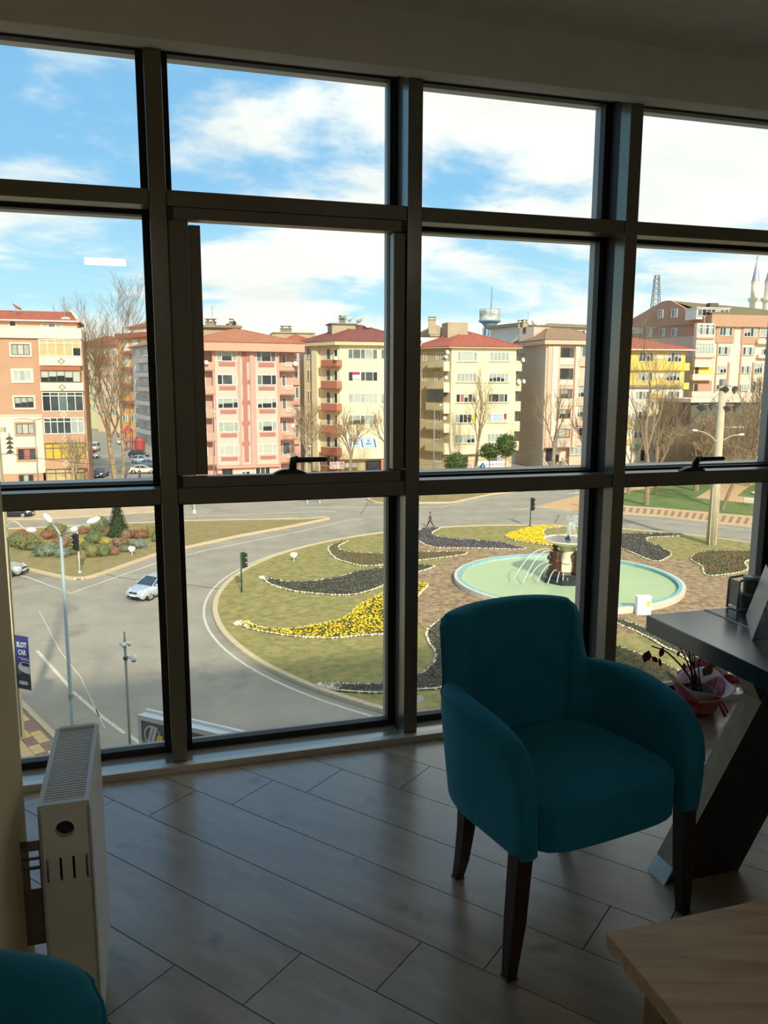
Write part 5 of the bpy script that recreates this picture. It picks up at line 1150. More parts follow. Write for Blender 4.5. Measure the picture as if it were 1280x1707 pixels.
# sign on its facade and small posters
m_sgw = M('sign_panel_white', (238, 232, 224), .6, var=.03); m_sgr = M('sign_red', (172, 40, 46), .6, var=.05); m_sgb = M('sign_blue', (52, 74, 122), .6, var=.05); m_sgk = M('sign_dark', (50, 52, 60), .6)
def sign(F, parent, x0, y0, x1, y1, d, lines, name='sign_board', mat=None, depth=.12):
    u0, u1, z0, z1 = F.rect(x0, y0, x1, y1, d); mb = MB(); fbox(mb, F, u0, u1, z0, z1, d - depth, d); o = mb.build(name, mat or m_sgw, parent)
    for body_, fy, hh, mt in lines:
        tx = text('lettering', body_, (z1 - z0) * hh, F.P((u0 + u1) / 2, z0 + (z1 - z0) * fy, d + .01), F.U, Z3, o, mt, .012)
        w = tx.dimensions.x; lim = (u1 - u0) * .90
        if w > lim: tx.matrix_basis = tx.matrix_basis @ Matrix.Diagonal((lim / w, 1, 1, 1))
    return o
sign(F, t, *z(398, 1478, 535, 1545), 1.4, [('BAHADIR', .70, .62, m_sgr), ('BORU MALZ.', .26, .36, m_sgr)])
q = F.rect(*z(612, 626, 680, 690), .1); o = sign(F, t, *z(612, 626, 680, 690), .12, [], mat=m_sgw, depth=.04); mb = MB(); fbox(mb, F, q[0], q[1], q[3] - .45, q[3], .12, .13); mb.build('red_strip', m_sgr, o)
sign(F, t, *z(540, 1490, 675, 1530), .05, [], name='shop_window_panel', mat=PANE['w']); panel(F, t, 'yellow_shop_awning', *z(465, 1562, 735, 1600), M('shop_yellow', (226, 168, 40), .7, var=.1), .9, d=-.6); panel(F, t, 'shop_front', *z(738, 1470, 875, 1600), m_sgk, .1, d=-1.1); panel(F, t, 'shop_pier', *z(880, 1455, 940, 1600), m_redb, .1, d=-.4)
for x in (600, 700, 760): pass
mb = MB()
for x, y in ((645, 1280), (763, 1278)): u, zz = F.hit(*z(x, y), .12); mb.lathe([(.10, 0), (.17, 0), (.17, .02), (.10, .02)], 14, F.P(u, zz, .07), F.N, cap=False); fbox(mb, F, u - .45, u + .45, zz - .55, zz - .45, .07, .09)
for x0, x1 in ((575, 600), (690, 715), (812, 838)): a = F.rect(*z(x0, 1262, x1, 1340), .1); mb.add([F.P(a[0], a[3], .07), F.P(a[0] + .15, a[3], .07), F.P(a[1], a[2], .07), F.P(a[1] - .15, a[2], .07), F.P(a[0], a[3], .09), F.P(a[0] + .15, a[3], .09), F.P(a[1], a[2], .09), F.P(a[1] - .15, a[2], .09)], [(4, 7, 6, 5), (0, 1, 2, 3), (0, 4, 5, 1), (2, 6, 7, 3)])
mb.build('window_print', m_sgb, t)
Fb = Face(hx(448, 150), hx(522, 152)); t2 = thing('apartment_building', 'flat roofed block with a small red roof in the gap beyond the pink block', 'building', tuple(Fb.a)[:2] + (GZ,)); z3 = zm(320, 510, 5.689)
q = Fb.rect(*z3(757, 268, 1180, 420)); body('wall', t2, Fb, q[0], q[1], GZ, q[3], 9, m_conc); q2 = Fb.rect(*z3(800, 246, 1160, 262)); mb = MB(); fbox(mb, Fb, q2[0], q2[1], q[3], q2[3] - .2, -7, -1); fbox(mb, Fb, q2[0] - .4, q2[1] + .4, q2[3] - .2, q2[3], -7.4, -.6); mb.build('stair_head', m_conc, t2)
chimney(t2, Fb.P(Fb.hit(*z3(890, 240), -2)[0], q2[3], -2), 1.9, 1.2, .6, m_concd); ap = Fb.hit(*z3(985, 274), 1); hip(t2, [Fb.P(ap[0] - 3.4, q[3] - 1.6, 3.5), Fb.P(ap[0] + 3.6, q[3] - 1.6, 3.5), Fb.P(ap[0] + 3.6, q[3] - 1.6, -2), Fb.P(ap[0] - 3.4, q[3] - 1.6, -2)], [Fb.P(ap[0] - .1, ap[1], .5), Fb.P(ap[0] + .1, ap[1], .5)], m_tile_red)
body('lower_wing', t2, Fb, ap[0] - 3.3, ap[0] + 3.5, GZ, q[3] - 1.75, -.0 + 1, m_conc)

# ------------------------------------------------------------------ second cream block, orange roof
F = Face(hx(752, 138), hx(862, 140.8)); z = zm(690, 560, 6.737); t = thing('apartment_building', 'cream apartment block with an orange roof and grey left flank balconies', 'building', tuple(F.a)[:2] + (GZ,))
uR = F.hit(859.5, 635)[0]; ze = F.hit(*z(700, 135))[1]; zb = F.hit(*z(700, 1328))[1]; FLf = Face(hx(697, 143.5), (F.a.x, F.a.y)); m_cr_shade = M('wall_cream_shade', (186, 172, 138), .9, var=.12, scale=.5)  # darker copy of the cream, shade of the left flank put into colour
a, b_, c, d_ = F.P(0, 0), F.P(uR, 0), F.P(uR, 0, -13), FLf.a - F.N * 9
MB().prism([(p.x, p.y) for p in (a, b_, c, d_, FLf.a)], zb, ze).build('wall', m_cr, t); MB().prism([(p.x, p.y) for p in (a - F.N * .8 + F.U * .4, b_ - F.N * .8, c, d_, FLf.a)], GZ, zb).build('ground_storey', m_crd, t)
mb = MB(); fbox(mb, FLf, 0, FLf.len - .02, GZ, ze, 0, .05); mb.build('shade_toned_flank', m_cr_shade, t)
L_ = [((485, 178, 713, 285), 'cwc', [.7, 2.2, .8]), ((478, 418, 702, 517), 'ccccc', None), ((470, 650, 697, 747), 'drWdW', None), ((462, 878, 688, 977), 'cdddy', None), ((452, 1108, 684, 1205), 'ccwCC', None), ((848, 183, 1068, 282), 'ccccc', None), ((838, 420, 1058, 518), 'CCCCc', None), ((832, 648, 1050, 745), 'mdgd', [.7, 1.5, 1.1, .7]), ((825, 870, 1043, 968), 'cww', [.6, 2.2, .6]), ((818, 1095, 1035, 1192), 'ccccc', None)]
for rc, pn, sp2 in L_: window(F, t, *z(*rc), pn, split=sp2); panel(F, t, 'window_sill', *z(rc[0] - 6, rc[3], rc[2] + 6, rc[3] + 9), m_crd, .16)
for y in (300, 405, 535, 640, 760, 865, 990, 1105): panel(F, t, 'string_course', *z(402, y - 2, 1138, y + 2), m_crd, .04)
q = F.rect(*z(650, 885, 683, 965), .1); sign(F, t, *z(650, 885, 683, 965), .12, [], mat=M('poster_yellow', (236, 204, 30), .6), depth=.03)
o = sign(F, t, *z(868, 878, 1000, 962), .13, [], mat=M('banner_pale', (222, 228, 228), .6, var=.02), depth=.03); mb = MB()
for k, (fx0, fx1) in enumerate(((.05, .95), (.12, .86), (.04, .97), (.10, .92))): a_ = F.rect(*z(868, 878, 1000, 962), .13); w_, h_ = a_[1] - a_[0], a_[3] - a_[2]; zz = a_[3] - h_ * (.16 + .23 * k); fbox(mb, F, a_[0] + w_ * fx0, a_[0] + w_ * fx1, zz - h_ * .05, zz + h_ * .05, .13, .14)
mb.build('printed_lines', M('print_blue', (120, 150, 180), .7, var=.3, scale=4), o); sign(F, t, *z(1010, 872, 1040, 930), .13, [], mat=m_sgr, depth=.03)
zf = F.hit(*z(700, 118))[1]; e = .8; hb = [F.P(-e, zf, e), F.P(uR + e, zf, e), F.P(uR + e, zf, -14), FLf.P(-e, zf, e)]
MB().prism([(p.x, p.y) for p in hb], ze, zf).build('eave_band', m_white2, t); ap = F.hit(771.6, 551.6, -7); hip(t, hb, [F.P(ap[0] - .3, ap[1], -7), F.P(ap[0] + .3, ap[1], -7)], m_tile_red)
for rc in ((1142, 280, 1212, 395), (1132, 505, 1203, 620), (1124, 735, 1197, 845), (1116, 960, 1188, 1070), (1110, 1182, 1178, 1286)):
    u0, u1, z0, z1 = F.rect(*z(*rc), -.6); mb = MB(); fbox(mb, F, uR - .1, u1, z0, z1, -2.2, -.6); mb.build('side_balcony', m_cr, t); panel(F, t, 'recess_shade_panel', *z(rc[0] + 8, rc[1] - 125, rc[0] + 28, rc[1]), m_fgrey, .1, d=-1.4)  # dark panels paint the shade of the recesses over the side balconies
for y0, y1, w0 in ((270, 362, 148), (510, 602, 138), (742, 840, 132), (972, 1056, 128), (1190, 1300, 122)):
    balcony(FLf, t, *z(w0, y0, 330, y1), m_cr_shade, 1.3); u0, u1, z0, z1 = F.rect(*z(338, y0 + 18, 402, y1 + 32), .3); mb = MB(); fbox(mb, F, u0, u1, z0, z1, -1.2, .15); mb.build('corner_balcony', m_cr, t)
for rc, pn in (((250, 185, 330, 285), 'ggg'), ((235, 410, 325, 515), 'ggg'), ((105, 190, 140, 285), 'g'), ((92, 415, 130, 510), 'g'), ((240, 832, 306, 972), 'gg'), ((238, 1062, 308, 1168), 'gg'), ((232, 1292, 302, 1415), 'gg'), ((80, 850, 105, 945), 'd')): window(FLf, t, *z(*rc), pn)
window(FLf, t, *z(150, 600, 330, 742), 'mmmmm', m_fgrey, d=1.3, depth=.1)
for x, y, r in ((375, 183, 3.6), (360, 237, 3.2), (362, 470, 3.2), (345, 922, 3)): dish_px(F, t, *z(x, y), r, .5)
for x, y, r in ((1175, 515, 4.6), (1232, 510, 3.6), (1224, 270, 3.6)): dish_px(F, t, *z(x, y), r, -.3, (.5, -.8, .2))
z5 = zm(680, 460, 3.765); FbB = F
for x, w_, dpt, h_ in ((150, 9, 1.4, 2.6),):
    q = F.rect(*z5(132, 262, 170, 330), -6); chimney(t, F.P((q[0] + q[1]) / 2, q[2] - 1, -6), 1.2, 1.2, q[3] - q[2] + .6, m_conc)
q = F.rect(*z5(250, 292, 375, 370), -5); mb = MB(); fbox(mb, F, q[0], q[1], q[2] - 1.5, q[3], -8.5, -5); mb.build('stair_head', m_conc, t)
q = F.rect(*z5(88, 305, 245, 380), -9); mb = MB(); zt_ = q[3]; mb.add([F.P(q[0], q[2], -9), F.P(q[1], q[2], -9), F.P(q[1], q[2], -12), F.P(q[0], q[2], -12), F.P(q[0], zt_ - 1.4, -9), F.P(q[1], zt_ - 1.0, -9), F.P(q[1], zt_ - 1.0, -12), F.P(q[0], zt_ - 1.4, -12), F.P((q[0] + q[1]) / 2 + .4, zt_, -9), F.P((q[0] + q[1]) / 2 + .4, zt_, -12)], [(0, 1, 5, 8, 4), (1, 2, 6, 5), (3, 7, 9, 6, 2), (0, 4, 7, 3), (4, 8, 9, 7), (8, 5, 6, 9)]); mb.build('gabled_attic', m_conc, t)
# water cleaning shop sign on the ground floor
sg = sign(F, t, *z(712, 1405, 1045, 1505), 2.0, [], mat=m_sgw); u0, u1, z0, z1 = F.rect(*z(712, 1405, 1045, 1505), 2.0); hh = z1 - z0
text('lettering', 'ALTINIM TEM\u0130ZL\u0130K', hh * .36, F.P(u0 + (u1 - u0) * .61, z0 + hh * .60, 2.01), F.U, Z3, sg, m_sgk, .012).matrix_basis @= Matrix.Diagonal((.78, 1, 1, 1))
mb = MB(); fbox(mb, F, u0 + (u1 - u0) * .27, u1 - .1, z0 + hh * .10, z0 + hh * .16, 2.0, 2.012); mb.build('printed_line', m_sgb, sg)
uc, zc, r = u0 + hh * .62, z0 + hh * .48, hh * .36
def drop_shape(r_, d, mat, lo=0.0):
    mb = MB(); pts = []
    for k in range(24): w = 2 * math.pi * k / 24; pts.append((uc + r_ * math.sin(w) * (.95 if math.cos(w) < 0 else .95 * (1 - .55 * math.cos(w))), zc - r * .2 + r_ * (math.cos(w) * (1.35 if math.cos(w) > 0 else .9))))
    n = 24; mb.add([F.P(u, zz, 2.0) for u, zz in pts] + [F.P(u, zz, 2.0 + d) for u, zz in pts], [tuple(range(n)), tuple(range(2 * n - 1, n - 1, -1))] + [(k, n + k, n + (k + 1) % n, (k + 1) % n) for k in range(n)]); return mb.build('drop_emblem', mat, sg)
drop_shape(r, .012, M('emblem_teal', (64, 150, 170), .6)); drop_shape(r * .72, .02, m_sgb); drop_shape(r * .42, .028, M('emblem_pale', (150, 210, 220), .6))
panel(F, t, 'shop_board', *z(545, 1445, 650, 1500), M('board_mauve', (186, 160, 178), .7, var=.15, scale=2), .1, d=1.4); panel(F, t, 'shutter', *z(930, 1330, 1010, 1400), M('shutter_mauve', (176, 158, 160), .7), .05)
window(F, t, *z(845, 1345, 925, 1400), 'g', m_fgrey); window(F, t, *z(560, 1345, 605, 1405), 'd', m_fgrey)

# ------------------------------------------------------------------ beige pink block, the shade of its blank flank put into the grey
m_bg = M('wall_beige_pink', (218, 184, 158), .9, var=.05, scale=.4); m_bgl = M('wall_light_beige', (240, 216, 190), .9, var=.04, scale=.4); m_flank = M('wall_flank_shade', (198, 182, 164), .9, var=.05, scale=.3)
F = Face(hx(910, 140), hx(1000, 142.5)); z = zm(850, 520, 6.094); t = thing('apartment_building', 'beige and pale pink apartment block with a blank grey flank and an entrance stair', 'building', tuple(F.a)[:2] + (GZ,))
uR = F.hit(1004, 635)[0]; ze = F.hit(*z(600, 332))[1]; zf = F.hit(*z(600, 282))[1]; FLf = Face(hx(862, 152), (F.a.x, F.a.y)); zb = F.hit(*z(450, 1380))[1]
a, b_, c, d_ = F.P(0, 0), F.P(uR, 0), F.P(uR, 0, -15), FLf.a
MB().prism([(p.x, p.y) for p in (a, b_, c, d_)], zb, ze).build('wall', m_bg, t); MB().prism([(p.x, p.y) for p in (a - F.N * 1.3 + F.U * .6, b_ - F.N * 1.3, c, d_)], GZ, zb).build('ground_storey', m_bgl, t)
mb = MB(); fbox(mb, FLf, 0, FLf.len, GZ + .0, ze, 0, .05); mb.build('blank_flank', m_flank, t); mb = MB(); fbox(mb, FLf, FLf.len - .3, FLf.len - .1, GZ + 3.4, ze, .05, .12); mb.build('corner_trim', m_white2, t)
hb = [F.P(-.8, zf, .8), F.P(uR + .8, zf, .8), F.P(uR + .8, zf, -16), FLf.P(-.5, zf, .8)]; MB().prism([(p.x, p.y) for p in hb], ze, zf).build('eave_band', m_bg, t); ap = F.hit(*z(430, 168), -6); hip(t, hb, [F.P(ap[0] - .5, ap[1], -7), F.P(ap[0] + 4, ap[1], -7)], m_tile_bn)
for x0, x1, mat in ((368, 412, m_bg), (416, 474, m_bgl), (655, 690, m_bgl)): panel(F, t, 'pilaster', z(x0, 0)[0], z(0, 345)[1], z(x1, 0)[0], z(0, 1378)[1], mat, .22)
for x0, x1 in ((474, 488), (640, 655)): panel(F, t, 'brown_strip', z(x0, 0)[0], z(0, 345)[1], z(x1, 0)[0], z(0, 1378)[1], m_bg, .3)
for rc, pn in (((500, 362, 650, 462), 'mdm'), ((492, 573, 640, 683), 'mdm'), ((483, 783, 630, 877), 'cCg'), ((473, 990, 612, 1080), 'GCG'), ((468, 1188, 605, 1275), 'wwt')): window(F, t, *z(*rc), pn, m_fdark, split=[.5, 1.5, .9])
for rc in ((490, 468, 645, 537), (485, 688, 635, 745), (475, 880, 627, 948), (465, 1088, 622, 1148), (458, 1282, 605, 1372)): panel(F, t, 'light_panel', *z(*rc), m_bgl, .12)
for rc, pn in (((695, 352, 875, 460), 'cgccc'), ((750, 575, 803, 665), 'd'), ((678, 768, 855, 868), 'CCCCC'), ((668, 965, 850, 1068), 'CCCCC'), ((660, 1172, 840, 1265), 'ttttt'), ((605, 1370, 830, 1455), 'ccccc')): window(F, t, *z(*rc), pn)
for rc in ((690, 470, 880, 553), (685, 675, 870, 755), (670, 878, 860, 953), (662, 1078, 850, 1158), (655, 1270, 845, 1360), (590, 1462, 830, 1555)): panel(F, t, 'spandrel', *z(*rc), m_bg, .35)
panel(F, t, 'entrance_door', *z(365, 1388, 440, 1512), m_sgk, .1, d=-1.2)
st = MB(); q = F.rect(*z(440, 1535, 540, 1590), 0)
for k in range(6): fbox(st, F, q[0] - 1.0, q[1] + .3, GZ, GZ + .25 * (6 - k), .3 * k, .3 * k + .32)
st.build('entrance_stair', m_conc, t)
for x0, y0, x1, y1 in ((335, 1490, 405, 1585), (525, 1480, 600, 1580)):
    mb = MB(); p, q_ = F.hit(*z(x0, y0), .2), F.hit(*z(x1, y1), 2.2)
    for k in range(8): f0 = k / 7; u, zz, d = p[0] + (q_[0] - p[0]) * f0, p[1] + (q_[1] - p[1]) * f0, .2 + 2 * f0; mb.tube([F.P(u, zz - .9, d), F.P(u, zz, d)], .05, 5)
    mb.tube([F.P(p[0], p[1], .2), F.P(q_[0], q_[1], 2.2)], .08, 6); mb.build('balustrade', m_rail, t)
q = F.rect(*z(80, 140, 396, 300), -5); Fr = Face(tuple(F.P(q[0], 0, -8))[:2], tuple(F.P((q[0] + q[1]) / 2 - .6, 0, -4.6))[:2]); 
c0_, c1_, c2_ = hx(863, 150), hx(887, 147), hx(915, 149); zr0, zr1 = F.hit(*z(220, 300), -6)[1], F.hit(*z(220, 145), -6)[1]
MB().prism([c0_, c1_, c2_, (c2_[0] - 1, c2_[1] + 4), (c0_[0] + .5, c0_[1] + 4)], zr0 - 2, zr1).build('stair_head', m_flank, t); Fs = Face(c0_, c1_); window(Fs, t, *z(138, 158, 164, 215), 'd', m_fgrey)
Fs2 = Face(c1_, c2_); 
for x in (105, 150): u, zz = Fs.hit(*z(x, 130), -1); chimney(t, Fs.P(u, zr1, -1), .9, .9, .9, m_conc)
dish(t, at_depth(*z(270, 105), 148), .9, (.2, -.7, .6)); dish(t, at_depth(*z(345, 108), 149), .7, (-.3, -.7, .5)); mast(t, at_depth(*z(183, 130), 148), 2.4, .03); dish(t, at_depth(*z(212, 110), 148), .5, (-.3, -.7, .4))

# ------------------------------------------------------------------ yellow block
m_yw = M('wall_yellow', (232, 196, 96), .9, var=.07, scale=.6); m_wt = M('wall_offwhite', (232, 220, 196), .9, var=.05, scale=.5); m_gyb = M('grey_band', (140, 132, 118), .8, var=.08, scale=1)
F = Face(hx(1046, 142), hx(1136, 143.5)); z = zm(1040, 500, 5.69); t = thing('apartment_building', 'bright yellow and white apartment block behind bare trees, red roof', 'building', tuple(F.a)[:2] + (GZ,))
uL, uR = F.hit(1022, 635)[0], F.hit(*z(572, 700))[0]; ze = F.hit(*z(300, 470))[1]; zy = F.hit(*z(300, 822))[1]
body('lower_wall', t, F, uL, uR, GZ, zy, 12, m_wt); body('upper_wall', t, F, uL, uR, zy, ze, 12, m_yw); panel(F, t, 'grey_band', *z(-80, 814, 545, 832), m_gyb, .5)
zt_ = F.hit(*z(100, 366), -6)[1]; hip(t, [F.P(uL, ze, 1.2), F.P(uR + 1.6, ze, 1.2), F.P(uR + 1.6, ze, -13), F.P(uL, ze, -13)], [F.P(uL + 2, zt_, -6), F.P(F.hit(*z(130, 366), -6)[0], zt_, -6)], m_tile_red); mb = MB(); fbox(mb, F, uL, uR + 1.7, ze - .18, ze, .9, 1.3); mb.build('gutter', m_white2, t)
for rc, pn in (((140, 495, 278, 585), 'mmCm'), ((412, 495, 545, 590), 'CmCC'), ((130, 682, 270, 770), 'cCcm'), ((398, 682, 530, 770), 'CCCC'), ((105, 865, 240, 945), 'cgcg'), ((410, 865, 525, 945), 'cgcg'), ((105, 1055, 225, 1140), 'cmcm'), ((410, 1052, 518, 1130), 'gcgc'), ((95, 1250, 170, 1310), 'mcm'), ((410, 1235, 510, 1300), 'gcg'), ((150, 1420, 240, 1530), 'dd'), ((410, 1440, 470, 1520), 'gd')): window(F, t, *z(*rc), pn)
for rc in ((282, 520, 405, 560), (275, 700, 392, 740)): panel(F, t, 'white_panel', *z(*rc), m_wt, .08)
for rc in ((265, 890, 358, 932), (252, 1066, 380, 1106), (236, 1246, 362, 1280), (25, 1160, 75, 1215), (30, 1320, 85, 1370)): panel(F, t, 'yellow_panel', *z(*rc), m_yw, .3)
balcony(F, t, *z(58, 598, 560, 672), m_yw, .5); balcony(F, t, *z(50, 782, 545, 815), m_yw, .4)
for rc in ((548, 598, 605, 670), (545, 785, 600, 848), (537, 955, 590, 1022), (525, 1130, 580, 1190), (520, 1310, 560, 1370)):
    u0, u1, z0, z1 = F.rect(*z(*rc), -.3); mb = MB(); fbox(mb, F, u0, u1, z0, z1, -2.0, .3); mb.build('side_balcony', m_yw, t)
panel(F, t, 'green_awning', *z(60, 1370, 205, 1405), M('awning_green', (150, 180, 134), .8, var=.1), .8); sign(F, t, *z(285, 1425, 410, 1465), .5, [], mat=M('sign_pale_blue', (128, 160, 186), .6, var=.1, scale=1))
# ------------------------------------------------------------------ big beige brown block at the right end
m_bb = M('wall_brown_beige', (188, 146, 118), .9, var=.05, scale=.4); m_bs = M('wall_sand_pink', (240, 212, 184), .9, var=.04, scale=.4)
F = Face(hx(1178, 150), hx(1262, 152.5)); z = zm(1140, 410, 4.377); zL = zm(1000, 400, 4.268); t = thing('apartment_building', 'large brown and beige apartment block with a broad gable at the right end', 'building', tuple(F.a)[:2] + (GZ,))
uR = F.hit(1345, 635)[0]; ze = F.hit(*z(300, 515))[1]; FLf = Face(hx(1050, 172), (F.a.x, F.a.y)); zs = F.hit(*z(300, 590))[1]; zl = FLf.hit(*zL(600, 684))[1]
a, b_, c, d_ = F.P(0, 0), F.P(uR, 0), F.P(uR, 0, -22), FLf.a
MB().prism([(p.x, p.y) for p in (a, b_, c, d_)], GZ, ze).build('wall', m_bs, t)
gb = [FLf.hit(*zL(x, y)) for x, y in ((232, 618), (232, 568), (300, 530), (385, 480), (455, 440), (492, 431), (522, 433), (600, 475), (690, 522), (758, 546), (758, 600))]
mb = MB(); n = len(gb); mb.add([FLf.P(u, zz, .0) for u, zz in gb] + [FLf.P(u, zz, .5) for u, zz in gb], [tuple(range(n)), tuple(range(2 * n - 1, n - 1, -1))] + [(k, n + k, n + (k + 1) % n, (k + 1) % n) for k in range(n)]); mb.build('gable', m_bb, t)
mb = MB(); fbox(mb, FLf, 0, FLf.len, zl, FLf.hit(*zL(600, 605))[1], 0, .12); mb.build('brown_band', m_bb, t); mb = MB(); fbox(mb, FLf, 0, FLf.len, GZ, zl, 0, .06); mb.build('shade_toned_flank', M('wall_flank_shade_pink', (214, 186, 164), .9, var=.05, scale=.4), t)  # flank sheet is a darker wall colour with its shade painted in
for rc in ((415, 497, 450, 555), (510, 492, 550, 552), (335, 632, 372, 690), (425, 628, 465, 688), (512, 627, 550, 685), (235, 620, 305, 665)): window(FLf, t, *zL(*rc), 'gc' if rc[0] > 300 else 'ccc', d=.5 if rc[1] < 560 else .13)
mb = MB(); fbox(mb, F, -.3, uR, zs, ze + .3, -1, .7); mb.build('parapet', m_bb, t)
rg = [FLf.hit(*zL(x, y)) for x, y in ((505, 432), (757, 546))]; r0 = FLf.P(*rg[0]); rr = at_depth(*zL(920, 455), F.P(20, 0, -12).y); e0_ = at_depth(*zL(1150, 548), F.P(24, 0, .5).y)
mb = MB(); q0, q1 = r0, F.P(.2, ze + .3, .6); q2, q3 = F.P(uR, ze + .3, .6), F.P(uR - 6, r0.z - 1.2, -9); mb.add([q0, q1, q2, q3, F.P(uR, ze, -20), FLf.P(2, ze, -1)], [(0, 1, 2, 3), (3, 2, 4), (0, 3, 4, 5)]); ro = mb.build('roof', m_tile_ol, t)
Fd = Face(tuple(F.P(-1, 0, -1.6))[:2], tuple(F.P(8, 0, -1.6))[:2]); q = Fd.rect(*z(92, 456, 326, 516)); mb = MB(); fbox(mb, Fd, q[0], q[1], q[2] - .5, q[3], -3.5, -.05); mb.build('glazed_dormer', m_frame, t); window(Fd, t, *z(96, 460, 325, 514), 'gdmmcgg', depth=.15); mb = MB(); fbox(mb, Fd, q[0] - .2, q[1] + .2, q[3], q[3] + .15, -3.6, .3); mb.build('dormer_roof', m_white2, t)
u, zz = F.hit(*z(220, 455), -5); mb = MB(); fbox(mb, F, u - .9, u + .9, zz - 1.2, F.hit(*z(220, 416), -5)[1], -6.2, -5); mb.build('chimney', m_fgrey, t)
panel(F, t, 'brown_panel', *z(230, 590, 362, 708), m_bb, .2); panel(F, t, 'brown_panel', *z(415, 590, 548, 716), m_bb, .2); panel(F, t, 'brown_strip', *z(362, 575, 370, 590), m_bb, .2)
for x0, x1, y0, y1 in ((228, 236, 710, 1070), (402, 412, 716, 1070), (312, 324, 850, 1070), (492, 502, 850, 1070)): panel(F, t, 'brown_strip', *z(x0, y0, x1, y1), m_bb, .2)
for rc, pn in (((258, 592, 352, 655), 'mmcm'), ((246, 733, 338, 793), 'mcmc'), ((238, 873, 308, 930), 'cCC'), ((232, 1010, 278, 1052), 'mm'), ((437, 598, 530, 664), 'CCmc'), ((427, 737, 515, 797), 'mcmc'), ((416, 875, 490, 930), 'mcmc'), ((412, 1008, 475, 1058), 'ccc'), ((552, 580, 614, 665), 'ccc'), ((575, 750, 640, 822), 'dmd'), ((512, 855, 570, 930), 'CCC'), ((500, 985, 565, 1060), 'mcm')): window(F, t, *z(*rc), pn, d=.2)
for rc, pn in (((92, 572, 224, 650), 'cgcmcg'), ((84, 708, 216, 790), 'cccccc')):
    u0, u1, z0, z1 = F.rect(*z(*rc), .9); mb = MB(); fbox(mb, F, u0 + .1, u1 - .1, z0 - 2.3, z1 + .2, 0, .85); mb.build('bay_room', m_bs, t); window(F, t, *z(*rc), pn, d=.86, drop=.3); panel(F, t, 'bay_sill', *z(rc[0] - 6, rc[3] + 18, rc[2] + 6, rc[3] + 30), m_bb, .25, d=.86)
for rc in ((72, 848, 208, 936), (66, 985, 202, 1062)):
    panel(F, t, 'balcony_recess', *z(*rc), m_yw if rc[1] < 900 else m_bb, .04); panel(F, t, 'balcony_door', *z(rc[0] + 8, rc[1] + 22, rc[0] + 32, rc[3] - 4), m_sgk, .1); balcony(F, t, *z(rc[0] - 8, rc[3], rc[2] + 4, rc[3] + 45), m_bs, 1.0)
panel(F, t, 'balcony_parapet', *z(525, 795, 640, 820), m_bs, .8); panel(F, t, 'red_parapet', *z(598, 655, 640, 712), M('parapet_red', (196, 84, 66), .8), .8); balcony(F, t, *z(540, 685, 640, 715), m_bs, .9)
# low dark pavilion in front of it, behind the bare bushes
Fp = Face(hx(1146, 128), hx(1262, 131)); t2 = thing('pavilion', 'low dark glazed pavilion with a pale fascia behind the bare bushes on the right', 'building', tuple(Fp.a)[:2] + (GZ,))
q = Fp.rect(1150, 668, 1264, 735); m_glz = M('pavilion_glass', (104, 100, 82), .2, var=.25, scale=.6); body('wall', t2, Fp, q[0], q[1], GZ, q[3], 9, M('pavilion_wall', (122, 106, 84), .9, var=.1)); mb = MB(); fbox(mb, Fp, q[0] - .6, q[1] + .6, q[3] - .25, q[3] + .35, -9, .8); mb.build('fascia', m_bgl, t2)
for k in range(5): w_ = (q[1] - q[0]) / 5; mb = MB(); fbox(mb, Fp, q[0] + w_ * k + .15, q[0] + w_ * (k + 1) - .15, q[3] - 3.6, q[3] - .5, .02, .08); mb.build('glazing', m_glz, t2)
mb = MB(); fbox(mb, Fp, q[0] + 1, q[1] - 2, q[3] - 4.3, q[3] - 4.05, .8, 1.0); mb.build('white_ledge', m_rail, t2)

# ------------------------------------------------------------------ landmarks far behind
m_far = M('far_white', (226, 220, 206), .85, var=.05, scale=.2); m_wt1 = M_mix('tower_flaking_paint', (206, 208, 196), (150, 158, 156), .6, .45, .6); m_wtb = M('tower_blue_grey', (128, 150, 168), .8, var=.12, scale=.5)
p = at_depth(816, 545, 260); wt = thing('water_tower', 'round water tower with flaking white tank on a blue grey flared stem', 'tower', (p.x, p.y, GZ)); s_ = 260 / FPX
zt_ = lambda py: at_depth(816, py, 260).z
MB().lathe([(16.8 * s_, 0), (16.8 * s_, zt_(520) - zt_(535)), (17.2 * s_, zt_(519) - zt_(535)), (15 * s_, zt_(517) - zt_(535)), (0, zt_(516.5) - zt_(535))], 36, (p.x, p.y, zt_(535))).build('tank', m_wt1, wt)
MB().lathe([(8.5 * s_, 0), (9 * s_, zt_(545) - zt_(550)), (12 * s_, zt_(540) - zt_(550)), (18 * s_, zt_(536) - zt_(550)), (18 * s_, zt_(534.5) - zt_(550)), (16 * s_, zt_(534.5) - zt_(550))], 36, (p.x, p.y, zt_(550))).build('flared_neck', m_wtb, wt)
for k in range(8): a_ = k * math.pi / 4 + .2; MB().box(p.x + 9.5 * s_ * math.cos(a_) - .45, p.x + 9.5 * s_ * math.cos(a_) + .45, p.y + 9.5 * s_ * math.sin(a_) - .45, p.y + 9.5 * s_ * math.sin(a_) + .45, GZ, zt_(546)).build('leg', m_wtb, wt)
mb = MB()
for k in range(20): a_ = k * math.pi / 10; mb.tube([(p.x + 16.6 * s_ * math.cos(a_), p.y + 16.6 * s_ * math.sin(a_), zt_(518)), (p.x + 16.6 * s_ * math.cos(a_), p.y + 16.6 * s_ * math.sin(a_), zt_(515.6))], .05, 4)
